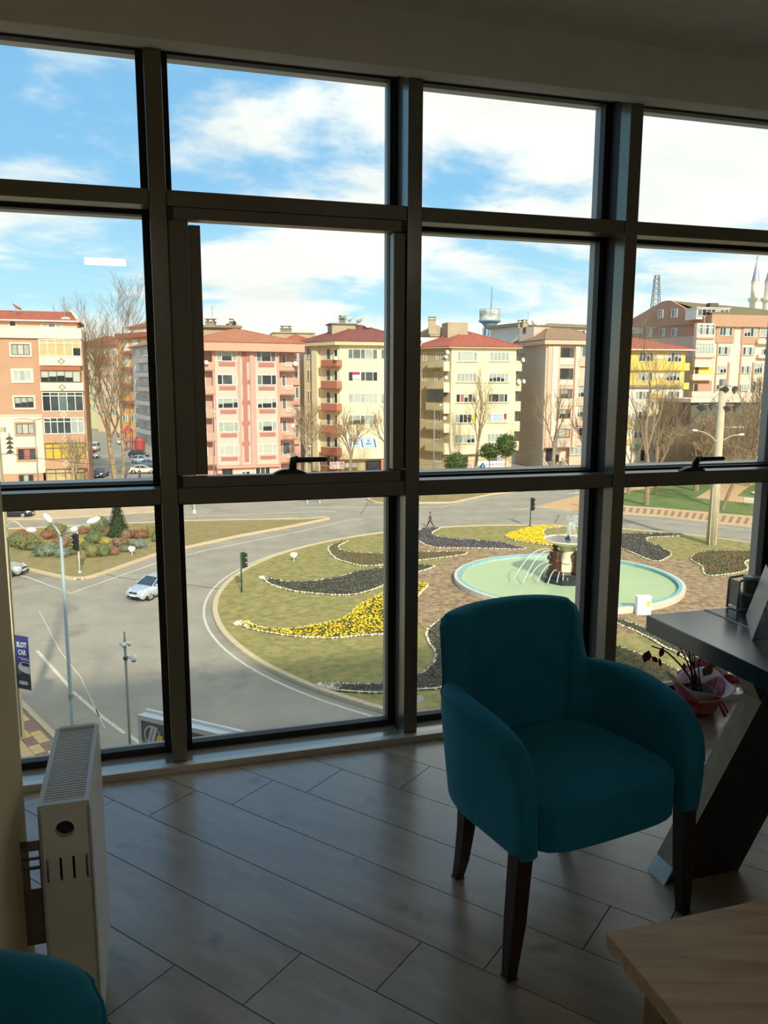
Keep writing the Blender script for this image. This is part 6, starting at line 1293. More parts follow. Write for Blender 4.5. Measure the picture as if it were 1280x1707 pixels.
ring = [(p.x + 16.6 * s_ * math.cos(k * math.pi / 10), p.y + 16.6 * s_ * math.sin(k * math.pi / 10), zt_(515.6)) for k in range(21)]; mb.tube(ring, .06, 4, cap=False); mb.build('railing', m_pole, wt)
MB().tube([(p.x + .4, p.y, zt_(517)), (p.x + .4, p.y, zt_(507)), (p.x + .5, p.y, zt_(478))], [.34, .22, .10], 8).build('antenna_mast', m_wtb, wt)
Fb = Face(hx(860, 190), hx(995, 200)); t2 = thing('apartment_building', 'long low white building far behind with a flat roof, right of the water tower', 'building', tuple(Fb.a)[:2] + (GZ,)); q = Fb.rect(895, 546, 1010, 600); body('wall', t2, Fb, q[0] - 4, q[1], GZ, q[3], 14, m_far); mb = MB(); fbox(mb, Fb, q[0] - 5, q[1] + 1, q[3], q[3] + .7, -15, 1); mb.build('roof_slab', m_concd, t2)
for x in (948, 966, 972, 984): window(Fb, t2, x - 3, 551, x + 3, 556, 'd')
Fb = Face(hx(790, 222), hx(870, 218)); t2 = thing('apartment_building', 'low grey white building just below the water tower', 'building', tuple(Fb.a)[:2] + (GZ,)); q = Fb.rect(818, 548, 872, 600); body('wall', t2, Fb, q[0], q[1], GZ, q[3], 14, m_far); window(Fb, t2, 832, 551, 838, 554, 'd'); mb = MB(); fbox(mb, Fb, q[0] - .4, q[1] + .4, q[3], q[3] + .5, -14, .6); mb.build('roof_slab', m_concd, t2)
# lattice mast
p0 = at_depth(1092, 520, 300); s_ = 300 / FPX; lt = thing('lattice_mast', 'grey steel lattice mast with dishes above the brown gable', 'mast', (p0.x, p0.y, GZ)); zz_ = lambda py: at_depth(1092, py, 300).z
mb = MB(); lv = [560, 545, 532, 520, 510, 500, 491, 482, 474, 466, 459]; wd = lambda py: (3.0 + (py - 459) * .055) * s_
for (sx, sy) in ((-1, -1), (1, -1), (1, 1), (-1, 1)): mb.tube([(p0.x + sx * wd(700), p0.y + sy * wd(700), GZ), (p0.x + sx * wd(560), p0.y + sy * wd(560), zz_(560))], .18, 4); mb.tube([(p0.x + sx * wd(py), p0.y + sy * wd(py), zz_(py)) for py in lv], .16, 4)
for a_, b_ in zip(lv, lv[1:]):
    for (sx, sy), (tx, ty) in (((-1, -1), (1, -1)), ((1, -1), (1, 1)), ((1, 1), (-1, 1)), ((-1, 1), (-1, -1))): mb.tube([(p0.x + sx * wd(a_), p0.y + sy * wd(a_), zz_(a_)), (p0.x + tx * wd(b_), p0.y + ty * wd(b_), zz_(b_))], .09, 4); mb.tube([(p0.x + sx * wd(b_), p0.y + sy * wd(b_), zz_(b_)), (p0.x + tx * wd(b_), p0.y + ty * wd(b_), zz_(b_))], .09, 4)
mb.build('lattice', M('mast_steel', (136, 134, 128), .6, .3), lt)
pass
for py, sx in ((463, 1), (468, -1), (484, 1)): dish(lt, (p0.x + sx * 4.2 * s_, p0.y, zz_(py)), .7, (sx, -.5, .1))
# minarets
m_min = M('minaret_stone', (240, 228, 200), .85, var=.05, scale=.3); m_lead = M('minaret_lead_cone', (170, 172, 176), .5, .3, var=.06, scale=.4)
def minaret(px, sc, label, Y=300, tip=425):
    p = at_depth(px, 520, Y); s_ = Y / FPX; t = thing('minaret', label, 'minaret', (p.x, p.y, GZ), 'twin minarets'); z0 = lambda py: at_depth(px, py, Y).z; o = (p.x, p.y, 0)
    r = 6.4 * s_ * sc
    MB().lathe([(r * 1.1, GZ), (r * 1.1, z0(500)), (r, z0(499))], 14, o).build('shaft', m_min, t)
    MB().lathe([(r, z0(506)), (r * 1.15, z0(505)), (r * 1.30, z0(502.5)), (r * 1.55, z0(501)), (r * 1.6, z0(497)), (r * 1.5, z0(497)), (r * 1.45, z0(500.5)), (r, z0(500.5))], 20, o).build('gallery', m_min, t)
    MB().lathe([(r * .98, z0(501)), (r * .95, z0(473)), (r * 1.08, z0(472)), (r * 1.08, z0(470.5)), (0, z0(470.5))], 14, o).build('upper_shaft', m_min, t)
    MB().lathe([(r * 1.08, z0(470.5)), (r * .95, z0(467)), (r * .12, z0(434)), (0, z0(433))], 14, o).build('cone', m_lead, t)
    m = MB().tube([(p.x, p.y, z0(434)), (p.x, p.y, z0(424))], .10, 5); m.ball((p.x, p.y, z0(431)), .35, 8, 6); m.ball((p.x, p.y, z0(428)), .25, 8, 6); m.build('finial', m_lead, t)
minaret(1255.5, .95, 'left one of the two pale minarets rising over the right hand roofs'); minaret(1280, 1.25, 'right one of the two pale minarets, cut by the edge of the window frame', 290)
# ------------------------------------------------------------------ side street on the left: houses
def house(name_label, pxa, Ya, pxb, Yb, y_eave, depth, mat, roof=None, y_ridge=None, wins=(), flat=None, pn='gc', cols=None, back=1):
    F = Face(hx(pxa, Ya), hx(pxb, Yb)); t = thing('apartment_building', name_label, 'building', tuple(F.a)[:2] + (GZ,)); ze = F.hit((pxa + pxb) / 2, y_eave)[1]
    body('wall', t, F, 0, F.len, GZ, ze, depth, mat)
    if roof:
        zr = F.hit((pxa + pxb) / 2, y_ridge, -depth / 2)[1]; hip(t, [F.P(-.8, ze, .8), F.P(F.len + .8, ze, .8), F.P(F.len + .8, ze, -depth - .8), F.P(-.8, ze, -depth - .8)], [F.P(F.len * .35, zr, -depth / 2), F.P(F.len * .65, zr, -depth / 2)], roof)
    for rc in wins: window(F, t, *rc, pn)
    return F, t
m_ol = M('wall_pale_green', (206, 200, 150), .9, var=.06, scale=.4); m_ora = M('wall_ochre_orange', (222, 160, 84), .9, var=.06, scale=.4); m_pch = M('wall_peach', (232, 192, 156), .9, var=.06, scale=.4); m_gyw = M('wall_grey_white', (200, 186, 178), .9, var=.06, scale=.4)
F, t = house('pale green and cream apartment house at the head of the side street, red roof', 136, 262, 170, 256, 574, 14, m_ol, m_tile_red, 562, [(138 + 9 * k, 582 + 18 * j, 144 + 9 * k, 590 + 18 * j) for k in range(3) for j in range(6)])
for j in range(6): balcony(F, t, 137, 592 + 19 * j, 147, 598 + 19 * j, m_crd, 1.0)
F, t = house('peach apartment house with a wide red roof behind the bare street tree', 160, 245, 208, 235, 575, 14, m_pch, m_tile_red, 560, [(164 + 12 * k, 583 + 20 * j, 172 + 12 * k, 592 + 20 * j) for k in range(3) for j in range(6)])
panel(F, t, 'red_canopy', 166, 595, 180, 604, m_tile_red, 1.5)
F, t = house('ochre and white apartment house with red penthouse roof on the side street', 200, 222, 250, 212, 562, 14, m_ora, None, None, [(205 + 14 * k, 568 + 24.6 * j, 213 + 14 * k, 580 + 24.6 * j) for k in range(3) for j in range(6)])
panel(F, t, 'red_cornice', 198, 555, 252, 563, m_tile_red, 1.2)
for k in range(3): panel(F, t, 'white_panel', 207 + 15 * k, 566, 216 + 15 * k, 640, m_wt, .1)
q = F.rect(214, 545, 252, 556, -2); mb = MB(); fbox(mb, F, q[0], q[1], q[2] - .5, q[3], -9, -2); mb.build('penthouse', m_wt, t); Fq = F; zr = F.hit(235, 536, -5)[1]; hip(t, [F.P(q[0] - .6, q[3], -1.5), F.P(q[1] + .6, q[3], -1.5), F.P(q[1] + .6, q[3], -9.5), F.P(q[0] - .6, q[3], -9.5)], [F.P(q[1] - 2, zr, -5), F.P(q[1] - 1, zr, -5)], m_tile_red)
for y in (585, 612, 640, 668): balcony(F, t, 202, y, 226, y + 6, m_tile_red, 1.1)
F, t = house('grey white apartment house with balconies at the corner of the side street', 222, 205, 268, 180, 575, 13, m_gyw, m_tile_bn, 566, [(226 + 13 * k, 583 + 24 * j, 233 + 13 * k, 594 + 24 * j) for k in range(3) for j in range(7)], pn='gg')
for y in (598, 622, 646, 670, 694, 718): balcony(F, t, 225, y, 262, y + 7, m_gyw, .9, m_rail)
sl = gp(230, 752); mb = MB(); slide = thing('playground_slide', 'red playground slide tower on the side street corner', 'slide', (sl.x, sl.y, GZ)); m_slr = M('slide_red', (164, 62, 58), .5, var=.08)
for sx in (-1, 1):
    for sy in (-1, 1): MB().tube([(sl.x - 2 + sx * .7, sl.y + 0 + sy * .7, GZ), (sl.x - 2 + sx * .7, sl.y + 0 + sy * .7, GZ + 4.5)], .12, 6).build('post', m_slr, slide)
MB().lathe([(1.0, 0), (1.1, .4), (1.1, 2.2), (.9, 2.6), (.9, 2.5), (0, 2.5)], 16, (sl.x + .6, sl.y - .5, GZ + .2)).build('tunnel', m_slr, slide)
MB().box(sl.x - 3, sl.x - 1, sl.y - .5, sl.y + 1, GZ + 2, GZ + 2.2).build('platform', m_slr, slide)
MB().lathe([(1.3, 0), (0, 1.3)], 4, (sl.x - 2, sl.y + 0, GZ + 4.4)).build('pyramid_roof', m_slr, slide)

# ================================================================== trees and shrubs
m_bark = M('bark_grey_brown', (146, 126, 98), .9, var=.2, scale=3, bump=.3, bscale=12); m_twig = M('twig_brown', (164, 142, 110), .9, var=.15, scale=3); m_twigd = M('twig_dark', (146, 124, 96), .9, var=.15, scale=3); m_plane = M_mix('plane_tree_bark', (178, 160, 128), (136, 118, 90), 2.5, .4, .6)
def bare_tree(px, Y, h, label, seed, spread=.45, trunk=.22, levels=5, nb=(3, 4), up=.55, mats=None, lean=(0, 0), first=.3, forks=1, base=None, ratio=.66, pollard=False, twig=.018):
    p = Vector(base) if base is not None else Vector((*hx(px, Y, 785), GZ)); t = thing('bare_tree', label, 'tree', tuple(p)); rnd = random.Random(seed); tm, bm_, wm = MB(), MB(), MB()
    def grow(q, d, L, r, lev):
        n = 4; pts = [q]; rad = [r]; dd = d.copy()
        for k in range(n):
            dd = (dd + Vector((rnd.uniform(-1, 1), rnd.uniform(-1, 1), rnd.uniform(-.3, .6))) * (.10 + .03 * lev)).normalized(); q = q + dd * (L / n); pts.append(q); rad.append(max(twig * .6, r * (1 - .35 * (k + 1) / n)))
        mb = tm if lev == 0 else (bm_ if lev < 3 else wm); mb.tube(pts, rad, 7 if lev == 0 else (5 if lev < 3 else 3), cap=lev < 2)
        if lev >= levels: return
        kids = rnd.randint(*nb) + (1 if lev == 0 else 0)
        if pollard and lev == 1: kids += 3
        w0 = rnd.uniform(0, 6.28)
        for k in range(kids):
            f = 1.0 if k == 0 else rnd.uniform(.45, 1.0) if lev else rnd.uniform(.62, 1.0); i = min(n - 1, int(f * n)); s_ = pts[i].lerp(pts[i + 1], f * n - i) if f < 1 else pts[-1]; w = w0 + 2.4 * k; ax = dd.orthogonal().normalized(); ax.rotate(Matrix.Rotation(w, 3, dd)); ang = spread * rnd.uniform(.6, 1.25) * (.45 if k == 0 else 1)
            nd = (dd * math.cos(ang) + ax * math.sin(ang)); nd = (nd + Z3 * up * .25).normalized(); rr = max(twig, rad[i] * (.8 if k == 0 else .58)); grow(s_, nd, L * ratio * rnd.uniform(.8, 1.15), rr, lev + 1)
    for f in range(forks): grow(p + Vector((rnd.uniform(-.2, .2) * (forks > 1), 0, 0)), Vector((lean[0] + (rnd.uniform(-.16, .16) if forks > 1 else 0), lean[1], 1)).normalized(), h * first, trunk, 0)
    mt = mats or (m_bark, m_twig); tm.build('trunk', mt[0], t); bm_.build('branches', mt[0], t)
    if wm.v: wm.build('twigs', mt[1], t)
    return t
bare_tree(192, 122, 26, 'tallest bare tree of the view, at the mouth of the side street on the left', 3, .50, .42, 6, (3, 4), .75, (m_plane, m_twigd), (-.12, 0), .34, 1, ratio=.72, twig=.014)
bare_tree(203, 124, 20, 'slimmer bare tree leaning right, beside the tallest bare tree', 8, .36, .30, 6, (2, 3), .9, (m_plane, m_twig), (.10, 0), .34, 1, ratio=.72, twig=.014)
bare_tree(122, 103, 9.5, 'small pollarded bare tree before the terracotta block', 12, .65, .26, 4, (3, 4), .5, (m_plane, m_plane), (0, 0), .45, 1, pollard=True, ratio=.6)
bare_tree(508, 117, 14, 'bare tree between the pink block and the cream block', 14, .6, .30, 5, (3, 4), .6, (m_plane, m_twig), (.04, 0), .38, 1, pollard=True, ratio=.62)
bare_tree(585, 121, 10, 'bare pollarded tree before the cream block with red balconies', 15, .5, .26, 4, (3, 4), .8, (m_bark, m_twig), (0, 0), .46, 1, pollard=True)
bare_tree(655, 118, 13.5, 'bare tree cut by the mullion in front of the cream block', 16, .55, .28, 5, (3, 4), .6, (m_bark, m_twig), (0, 0), .36)
bare_tree(791, 128, 15, 'knotty pale bare tree in front of the orange roofed block', 17, .42, .30, 5, (2, 3), .9, (m_plane, m_twig), (.02, 0), .42, 1, pollard=True)
bare_tree(921, 130, 15.5, 'pale bare tree beside the entrance stair of the beige pink block', 18, .42, .32, 5, (2, 3), .9, (m_plane, m_twig), (-.02, 0), .42, 1, pollard=True)
bare_tree(976, 131, 11, 'small dark knotty tree at the right of the entrance stair', 19, .7, .28, 4, (3, 4), .4, (m_twigd, m_twigd), (0, 0), .48, 1, pollard=True)
def tp(x, y): return tuple(gp(x, y, GZ + .1))
b0 = gp(1077, 842, GZ + .1); bare_tree(0, 0, 22, 'big bare park tree with a pale trunk in front of the yellow block', 21, .42, .34, 6, (2, 3), .85, (m_bark, m_twig), (.0, 0), .32, base=b0, ratio=.74, twig=.016)
b0 = gp(1092, 825, GZ + .1); bare_tree(0, 0, 19, 'dark forked bare tree right of the pale trunked park tree', 22, .46, .30, 6, (2, 4), .8, (m_twigd, m_twigd), (.05, 0), .26, base=b0, ratio=.74, twig=.016)
b0 = gp(1047, 824, GZ + .1); bare_tree(0, 0, 15, 'thin bare tree by the third mullion at the left edge of the park', 23, .45, .22, 5, (3, 3), .8, (m_bark, m_twig), (-.02, 0), .30, base=b0, ratio=.72, twig=.018)
b0 = gp(1203, 849, GZ + .1); bare_tree(0, 0, 15, 'leaning bare park tree right of the concrete floodlight pole', 24, .55, .26, 6, (2, 4), .6, (m_twigd, m_twigd), (.32, 0), .30, base=b0, ratio=.72, twig=.02)
b0 = gp(1160, 818, GZ + .1); bare_tree(0, 0, 15, 'thick stumpy bare tree behind the concrete floodlight pole', 25, .6, .40, 6, (3, 4), .5, (m_twigd, m_twig), (-.05, 0), .24, base=b0, ratio=.74, twig=.02)
b0 = gp(1262, 812, GZ + .1); bare_tree(0, 0, 20, 'bare tree with fine twigs at the right edge of the window', 26, .5, .30, 6, (2, 4), .7, (m_bark, m_twig), (.02, 0), .26, base=b0, ratio=.74, twig=.02)
for k, (x, Y, hh, lb) in enumerate(((1130, 122, 12, 'bare shrubby tree left of the floodlight pole in the park thicket'), (1172, 124, 11, 'bare shrubby tree just behind the window handle in the park thicket'), (1218, 122, 12, 'bare shrubby tree under the right lamp of the park thicket'), (1248, 118, 13, 'bare shrubby tree towards the right end of the park thicket'), (1195, 118, 10, 'low bare shrub tree behind the floodlight pole base line'))):
    bare_tree(x, Y, hh, lb, 40 + k, .7, .12, 6, (2, 4), .35, (m_twigd, m_twig), (0, 0), .24, 2, ratio=.78, twig=.016)
# evergreens before the orange roofed block
m_evg = M_mix('evergreen_leaves', (44, 68, 26), (82, 104, 40), 2, .35, .65)
def leafy(name, label, p, rx, rz, zc, n, mat, seed, trunk=.14, ls=.32, squash=1.0, cat='tree', core=.82):
    p = Vector(p); t = thing(name, label, cat, tuple(p)); rnd = random.Random(seed)
    if trunk: MB().tube([p, p + Vector((.05, 0, zc * .5)), p + Vector((0, 0, zc))], [trunk, trunk * .85, trunk * .6], 7).build('trunk', m_bark, t)
    mb = MB(); c0 = p + Z3 * zc; mb.ball(c0, (rx * core, rx * core, rz * core), 14, 9)
    mb.v = [tuple(c0 + (Vector(v) - c0) * (1 + .22 * noise.noise(Vector(v) * 1.3 / max(rx, .3)))) for v in mb.v]
    for k in range(n):
        d = Vector((rnd.gauss(0, 1), rnd.gauss(0, 1), rnd.gauss(0, 1))).normalized(); r = rnd.uniform(.78, 1.04) * (1 + .18 * noise.noise(d * 2.2 + Vector((seed, 0, 0)))); q = c0 + Vector((d.x * rx, d.y * rx, d.z * rz)) * r; a = (d + Vector((rnd.uniform(-.8, .8), rnd.uniform(-.8, .8), rnd.uniform(-.4, .8)))).normalized(); s_ = a.orthogonal().normalized(); s_.rotate(Matrix.Rotation(rnd.uniform(0, 6.28), 3, a)); L = ls * rnd.uniform(.7, 1.3); mb.add([q - s_ * L * .3, q + a * L, q + s_ * L * .3], [(0, 1, 2)])
    mb.build('foliage', mat, t, smooth=False); return t
leafy('evergreen_tree', 'round dark green evergreen, leftmost of the three at the foot of the orange roofed block', (*hx(760, 127, 785), GZ), 1.75, 1.6, 2.5, 900, m_evg, 1, .2)
leafy('evergreen_tree', 'small trimmed evergreen on a thin stem, middle of the three by the shop sign', (*hx(815, 126, 785), GZ), 1.45, 1.15, 4.5, 700, m_evg, 2, .1)
leafy('evergreen_tree', 'taller trimmed evergreen, rightmost of the three by the shop sign', (*hx(842, 127, 785), GZ), 1.55, 1.75, 5.3, 900, m_evg, 3, .12)
# planting of the left island
def smat(n, a, b): return M_mix('shrub_' + n, a, b, 5, .35, .65)
sg_, sb_, sy_, sbl, sr_, sol, sdk, sgy = smat('green', (86, 100, 62), (120, 126, 80)), smat('brown', (118, 94, 70), (142, 116, 88)), smat('yellow', (158, 146, 74), (182, 168, 90)), smat('blue', (108, 122, 112), (142, 150, 136)), smat('red', (128, 84, 62), (154, 112, 80)), smat('olive', (114, 112, 66), (138, 130, 82)), smat('dark', (36, 48, 24), (62, 74, 36)), smat('grey', (98, 110, 88), (128, 134, 106))
Li = GZ + .14; zs_ = zm(0, 840, 4.571)
SH = [((900, 245), 92, 190, sdk, 'cone', 'dark green clipped cone, tallest plant of the shrub island'), ((840, 248), 48, 82, sb_, 'col', 'brown clipped drum shrub left of the dark cone'), ((968, 265), 40, 72, sb_, 'col', 'brown clipped drum shrub right of the dark cone'), ((805, 305), 42, 48, sy_, 'ball', 'small yellow ball shrub behind the middle of the shrub island'), ((920, 325), 66, 72, sb_, 'ball', 'wide brown dome shrub in the middle right of the shrub island'),
      ((1058, 335), 62, 66, sbl, 'ball', 'blue grey spreading conifer at the right of the shrub island'), ((702, 402), 54, 92, sol, 'ball', 'olive clipped ball shrub beside the traffic light pole'), ((565, 385), 44, 92, sol, 'ball', 'olive shrub half hidden behind the traffic light head'), ((480, 400), 58, 60, sbl, 'ball', 'blue grey conifer left of the traffic light'), ((352, 388), 100, 76, sgy, 'ball', 'grey green spreading juniper at the front of the shrub island'), ((475, 335), 68, 84, sb_, 'ball', 'brown dome shrub left of the street lamp top'),
      ((720, 300), 72, 84, sg_, 'ball', 'green dome shrub behind the olive ball'), ((790, 395), 52, 90, sg_, 'ball', 'grey green column shrub right of the olive ball'), ((872, 388), 38, 58, sr_, 'ball', 'small dark red shrub in front of the brown dome'), ((948, 362), 44, 46, sgy, 'ball', 'low grey conifer beside the white garden sign'), ((1150, 252), 42, 88, sol, 'ball', 'olive bushy shrub at the far right of the shrub island'), ((1185, 285), 34, 62, sg_, 'ball', 'low green shrub next to the mullion on the shrub island'),
      ((1075, 262), 60, 66, sr_, 'ball', 'russet shrub behind the blue grey conifer'), ((1020, 258), 40, 60, sr_, 'ball', 'russet shrub right of the brown drum'), ((220, 335), 95, 84, sol, 'ball', 'broad olive shrub at the left of the shrub island'), ((130, 320), 70, 90, sg_, 'ball', 'green shrub behind the utility pole on the shrub island'), ((285, 305), 50, 44, sy_, 'ball', 'yellowish shrub left of the nearest lamp'), ((370, 262), 62, 62, sr_, 'ball', 'rusty shrub near the left lamp head'), ((180, 265), 70, 60, sr_, 'ball', 'rusty spreading shrub at the back left of the island'),
      ((430, 225), 80, 66, sol, 'ball', 'olive shrub at the back of the island under the lamp arms'), ((640, 225), 44, 44, sr_, 'ball', 'small russet shrub at the back of the island'), ((760, 215), 70, 120, sg_, 'ball', 'tall green shrub left of the dark cone'), ((655, 345), 40, 60, sg_, 'ball', 'green shrub right of the traffic light head'), ((250, 345), 60, 50, sg_, 'ball', 'low green shrub in front of the yellowish shrub'), ((600, 320), 44, 60, sy_, 'ball', 'yellow green shrub behind the traffic light head')]
for k, ((x, y), w_, h_, mt, shp, lb) in enumerate(SH):
    p = gp(*zs_(x, y), Li); s_ = (p - Vector(EYE)).length / FPX / 4.571; R_ = w_ * s_ * .92; H_ = h_ * s_ * 1.0
    if shp == 'cone':
        t = thing('shrub', lb, 'shrub', tuple(p)); rnd = random.Random(k); mb = MB().lathe([(R_ * .9, 0), (R_, .2), (R_ * .55, H_ * .5), (R_ * .30, H_ * .9), (0, H_ * 1.35)], 20, p)
        for q in range(1500):
            z = rnd.random() ** 1.3; w = rnd.uniform(0, 6.28); r = R_ * (1 - z * .82) * rnd.uniform(.95, 1.08); c = p + Vector((r * math.cos(w), r * math.sin(w), z * H_ * 1.25)); d = Vector((math.cos(w), math.sin(w), .6)); s2 = Vector((-math.sin(w), math.cos(w), 0)); mb.add([c - s2 * .05, c + d * .16, c + s2 * .05], [(0, 1, 2)])
        mb.build('foliage', mt, t)
    else: leafy('shrub', lb, p, R_, H_ * .55, H_ * .42, 420, mt, 100 + k, 0, R_ * .22, cat='shrub', core=.95 if shp == 'col' else .88)

# ================================================================== street furniture
m_lampb = M('lamp_pole_blue', (162, 178, 176), .5, .1, var=.06, scale=1); m_lampw = M('lamp_white', (236, 234, 224), .4, var=.03, scale=2); m_concp = M('concrete_pole', (198, 184, 152), .9, var=.1, scale=1); m_tlg = M('traffic_green', (38, 84, 60), .5, var=.1, scale=2); m_tlk = M('traffic_black', (30, 32, 32), .5, var=.1, scale=3)
LENS = [M('lens_red', (96, 30, 26), .2), M('lens_amber', (110, 82, 30), .2), M('lens_green', (30, 92, 66), .2)]
def lamp_head(parent, p, d, L=.9, w=.16):
    d = Vector(d).normalized(); mb = MB().ball((0, 0, 0), (L / 2, w, .11), 14, 8); rot = Vector((1, 0, 0)).rotation_difference(d); mb.v = [tuple(Vector(p) + rot @ Vector(v) + d * L / 2) for v in mb.v]; o = mb.build('lamp_head', m_lampw, parent, smooth=True)
    b_ = MB().ball((0, 0, 0), (L * .34, w * .7, .07), 12, 6); b_.v = [tuple(Vector(p) + rot @ Vector(v) + d * L * .55 - Z3 * .07) for v in b_.v]; b_.build('lens', PANE['w'], o, smooth=True); return o
# nearest lamp with three heads
Yl = 27.0; bx_ = tuple(at_depth(101, 890, Yl)[:2]); tz = at_depth(101, 890, Yl).z
t = thing('street_lamp', 'pale blue street lamp with three white heads, nearest lamp on the left', 'street lamp', (*bx_, GZ)); base = Vector((*bx_, GZ)); topp = Vector((*bx_, tz))
MB().tube([base, base + Z3 * 3, topp], [.085, .075, .05], 12).build('pole', m_lampb, t, smooth=True); MB().lathe([(.16, 0), (.16, .03), (.09, .06), (.09, .3)], 14, base).build('base', m_lampb, t); MB().tube([base + Z3 * 4.2, base + Z3 * 4.35], .088, 12).build('collar', m_pole, t)
for x, y, dy, hd in ((86, 871, .4, (78, 862)), (118, 885, -1.2, (133, 880)), (144, 872, .5, (160, 866))):
    e = at_depth(x, y, Yl + dy); MB().tube([topp - Z3 * .05, topp.lerp(e, .5), e], [.04, .035, .03], 8).build('arm', m_lampb, t, smooth=True); f = at_depth(*hd, Yl + dy * 1.4); lamp_head(t, e, f - e, .52 if dy > 0 else .46, .105)
# concrete utility pole with banner, lamp and insulators
cbp = gp(33, 1236); t = thing('utility_pole', 'concrete utility pole at the left edge carrying a banner, a lamp arm and insulators', 'pole', tuple(cbp)); ctop = at_depth(-1, 716, cbp.y + .0); ctop = Vector((cbp.x - .05, cbp.y, ctop.z + .5))
mb = MB(); 
for a_, b_, wa, wb in ((cbp, ctop, .17, .12),): mb.hexa([a_ + Vector((sx * wa, sy * wa, 0)) for sx, sy in ((-1, -1), (1, -1), (1, 1), (-1, 1))] + [b_ + Vector((sx * wb, sy * wb, 0)) for sx, sy in ((-1, -1), (1, -1), (1, 1), (-1, 1))])
mb.build('pole', m_concp, t, bevel=.03)
ca = at_depth(10, 718, cbp.y); MB().obox(Vector((ctop.x - 1.0, ctop.y - .16, ca.z - .05)), Vector((ca.x - ctop.x + 1.0, 0, 0)), Vector((0, .18, 0)), Z3 * .2).build('crossarm', m_concp, t, bevel=.02)
io = at_depth(15, 722, cbp.y); prof = [(.02, .0)]; hgt = io.z - at_depth(15, 756, cbp.y).z
mb = MB(); 
for k in range(4): zz = -hgt * (.28 + .22 * k); mb.lathe([(.03, zz + .10), (.07, zz + .07), (.14, zz), (.145, zz - .03), (.05, zz - .02), (.03, zz - .06)], 14, io)
mb.tube([io, io - Z3 * hgt], .018, 6); mb.build('insulator_string', M('insulator_brown', (84, 70, 56), .3, var=.1), t)
la = Vector((cbp.x, cbp.y, at_depth(20, 895, cbp.y).z)); MB().tube(catmull([la, la + Vector((.15, -.05, .45)), la + Vector((.5, -.1, .66)), at_depth(42, 883, cbp.y - .1)], 5), .03, 6).build('lamp_arm', m_concp, t, smooth=True); lamp_head(t, at_depth(43, 883, cbp.y - .1), (1, -.1, -.02), .46, .10)
MB().tube([la + Vector((.17, -.1, .0)), Vector((cbp.x + .16, cbp.y - .16, la.z - 2.5)), Vector((cbp.x + .19, cbp.y - .19, GZ + .3))], .018, 5).build('cable', m_black, t)
# banner
bq0 = at_depth(29, 1058, cbp.y - .2); bq1 = at_depth(33, 1147, cbp.y - .2); bw = .66; Hn = bq0.z - bq1.z; bU = Vector((.95, -.30, -.05)).normalized(); bp0 = Vector((cbp.x + .20, cbp.y - .18, bq0.z))
bn = thing('banner', 'blue and black advertising banner hanging from the concrete pole, with a white car on it', 'banner', tuple(bp0 - Z3 * Hn)); bN = bU.cross(Z3); 
m_bnb = M('banner_blue', (30, 62, 132), .6, var=.12, scale=2); m_bnt = M('banner_violet', (58, 56, 118), .6, var=.1, scale=2); m_bnk = M('banner_black', (40, 42, 50), .6, var=.1, scale=2)
def bq(u0, u1, v0, v1, d, mat, name, parent):
    return MB().obox(bp0 + bU * u0 - Z3 * v1 + bN * (d - .012), bU * (u1 - u0), bN * .012, Z3 * (v1 - v0)).build(name, mat, parent)
cl = bq(0, bw, 0, Hn, 0, m_bnb, 'banner_cloth', bn); bq(0, bw, 0, Hn * .10, .006, m_bnt, 'top_band', cl); bq(0, bw, Hn * .74, Hn, .006, m_bnk, 'bottom_band', cl)
for v in (0, Hn): MB().tube([Vector((cbp.x, cbp.y - .12, bp0.z - v)), bp0 - Z3 * v, bp0 + bU * bw - Z3 * v], .012, 6).build('rod', m_pole, bn)
tx = lambda s_, fy, h_, x0=.05, wfit=.86: text('lettering', s_, h_, bp0 + bU * (bw * (x0 + wfit / 2)) - Z3 * (Hn * fy) + bN * .008, bU, Z3, cl, m_white, .003, bold=.014)
def fit(o, w_):
    d_ = o.dimensions.x
    if d_ > 0: o.matrix_basis = o.matrix_basis @ Matrix.Diagonal((w_ / d_, 1, 1, 1))
for s_, fy, h_, w_ in (('SLOT', .175, .30, .50), ('CAR', .315, .30, .40), ('ORION', .885, .19, .48)): o = tx(s_, fy, h_); fit(o, w_)
bq(bw * .15, bw * .9, Hn * .405, Hn * .425, .007, M('banner_pink_line', (206, 130, 140), .6), 'printed_line', cl); bq(bw * .35, bw * .98, Hn * .437, Hn * .45, .007, m_white, 'printed_line', cl)
def bshape(pts, d, mat, nm):
    n = len(pts); V = [bp0 + bU * (bw * x) - Z3 * (Hn * y) + bN * dd for dd in (d - .004, d) for x, y in pts]; MB().add(V, [tuple(range(n - 1, -1, -1)), tuple(range(n, 2 * n))] + [(k, (k + 1) % n, n + (k + 1) % n, n + k) for k in range(n)]).build(nm, mat, cl)
bshape([(.12, .57), (.30, .50), (.60, .485), (.99, .49), (.99, .70), (.6, .69), (.28, .66), (.12, .62)], .012, m_white, 'printed_car'); bshape([(.35, .51), (.62, .495), (.97, .50), (.97, .565), (.55, .56), (.38, .55)], .016, m_bnk, 'printed_car_window'); bshape([(.12, .62), (.28, .665), (.30, .73), (.14, .70)], .014, M('banner_red', (196, 70, 78), .6), 'printed_red_patch'); bshape([(.3, .665), (.55, .69), (.99, .70), (.99, .74), (.3, .74)], .013, m_bnk, 'printed_wheels')
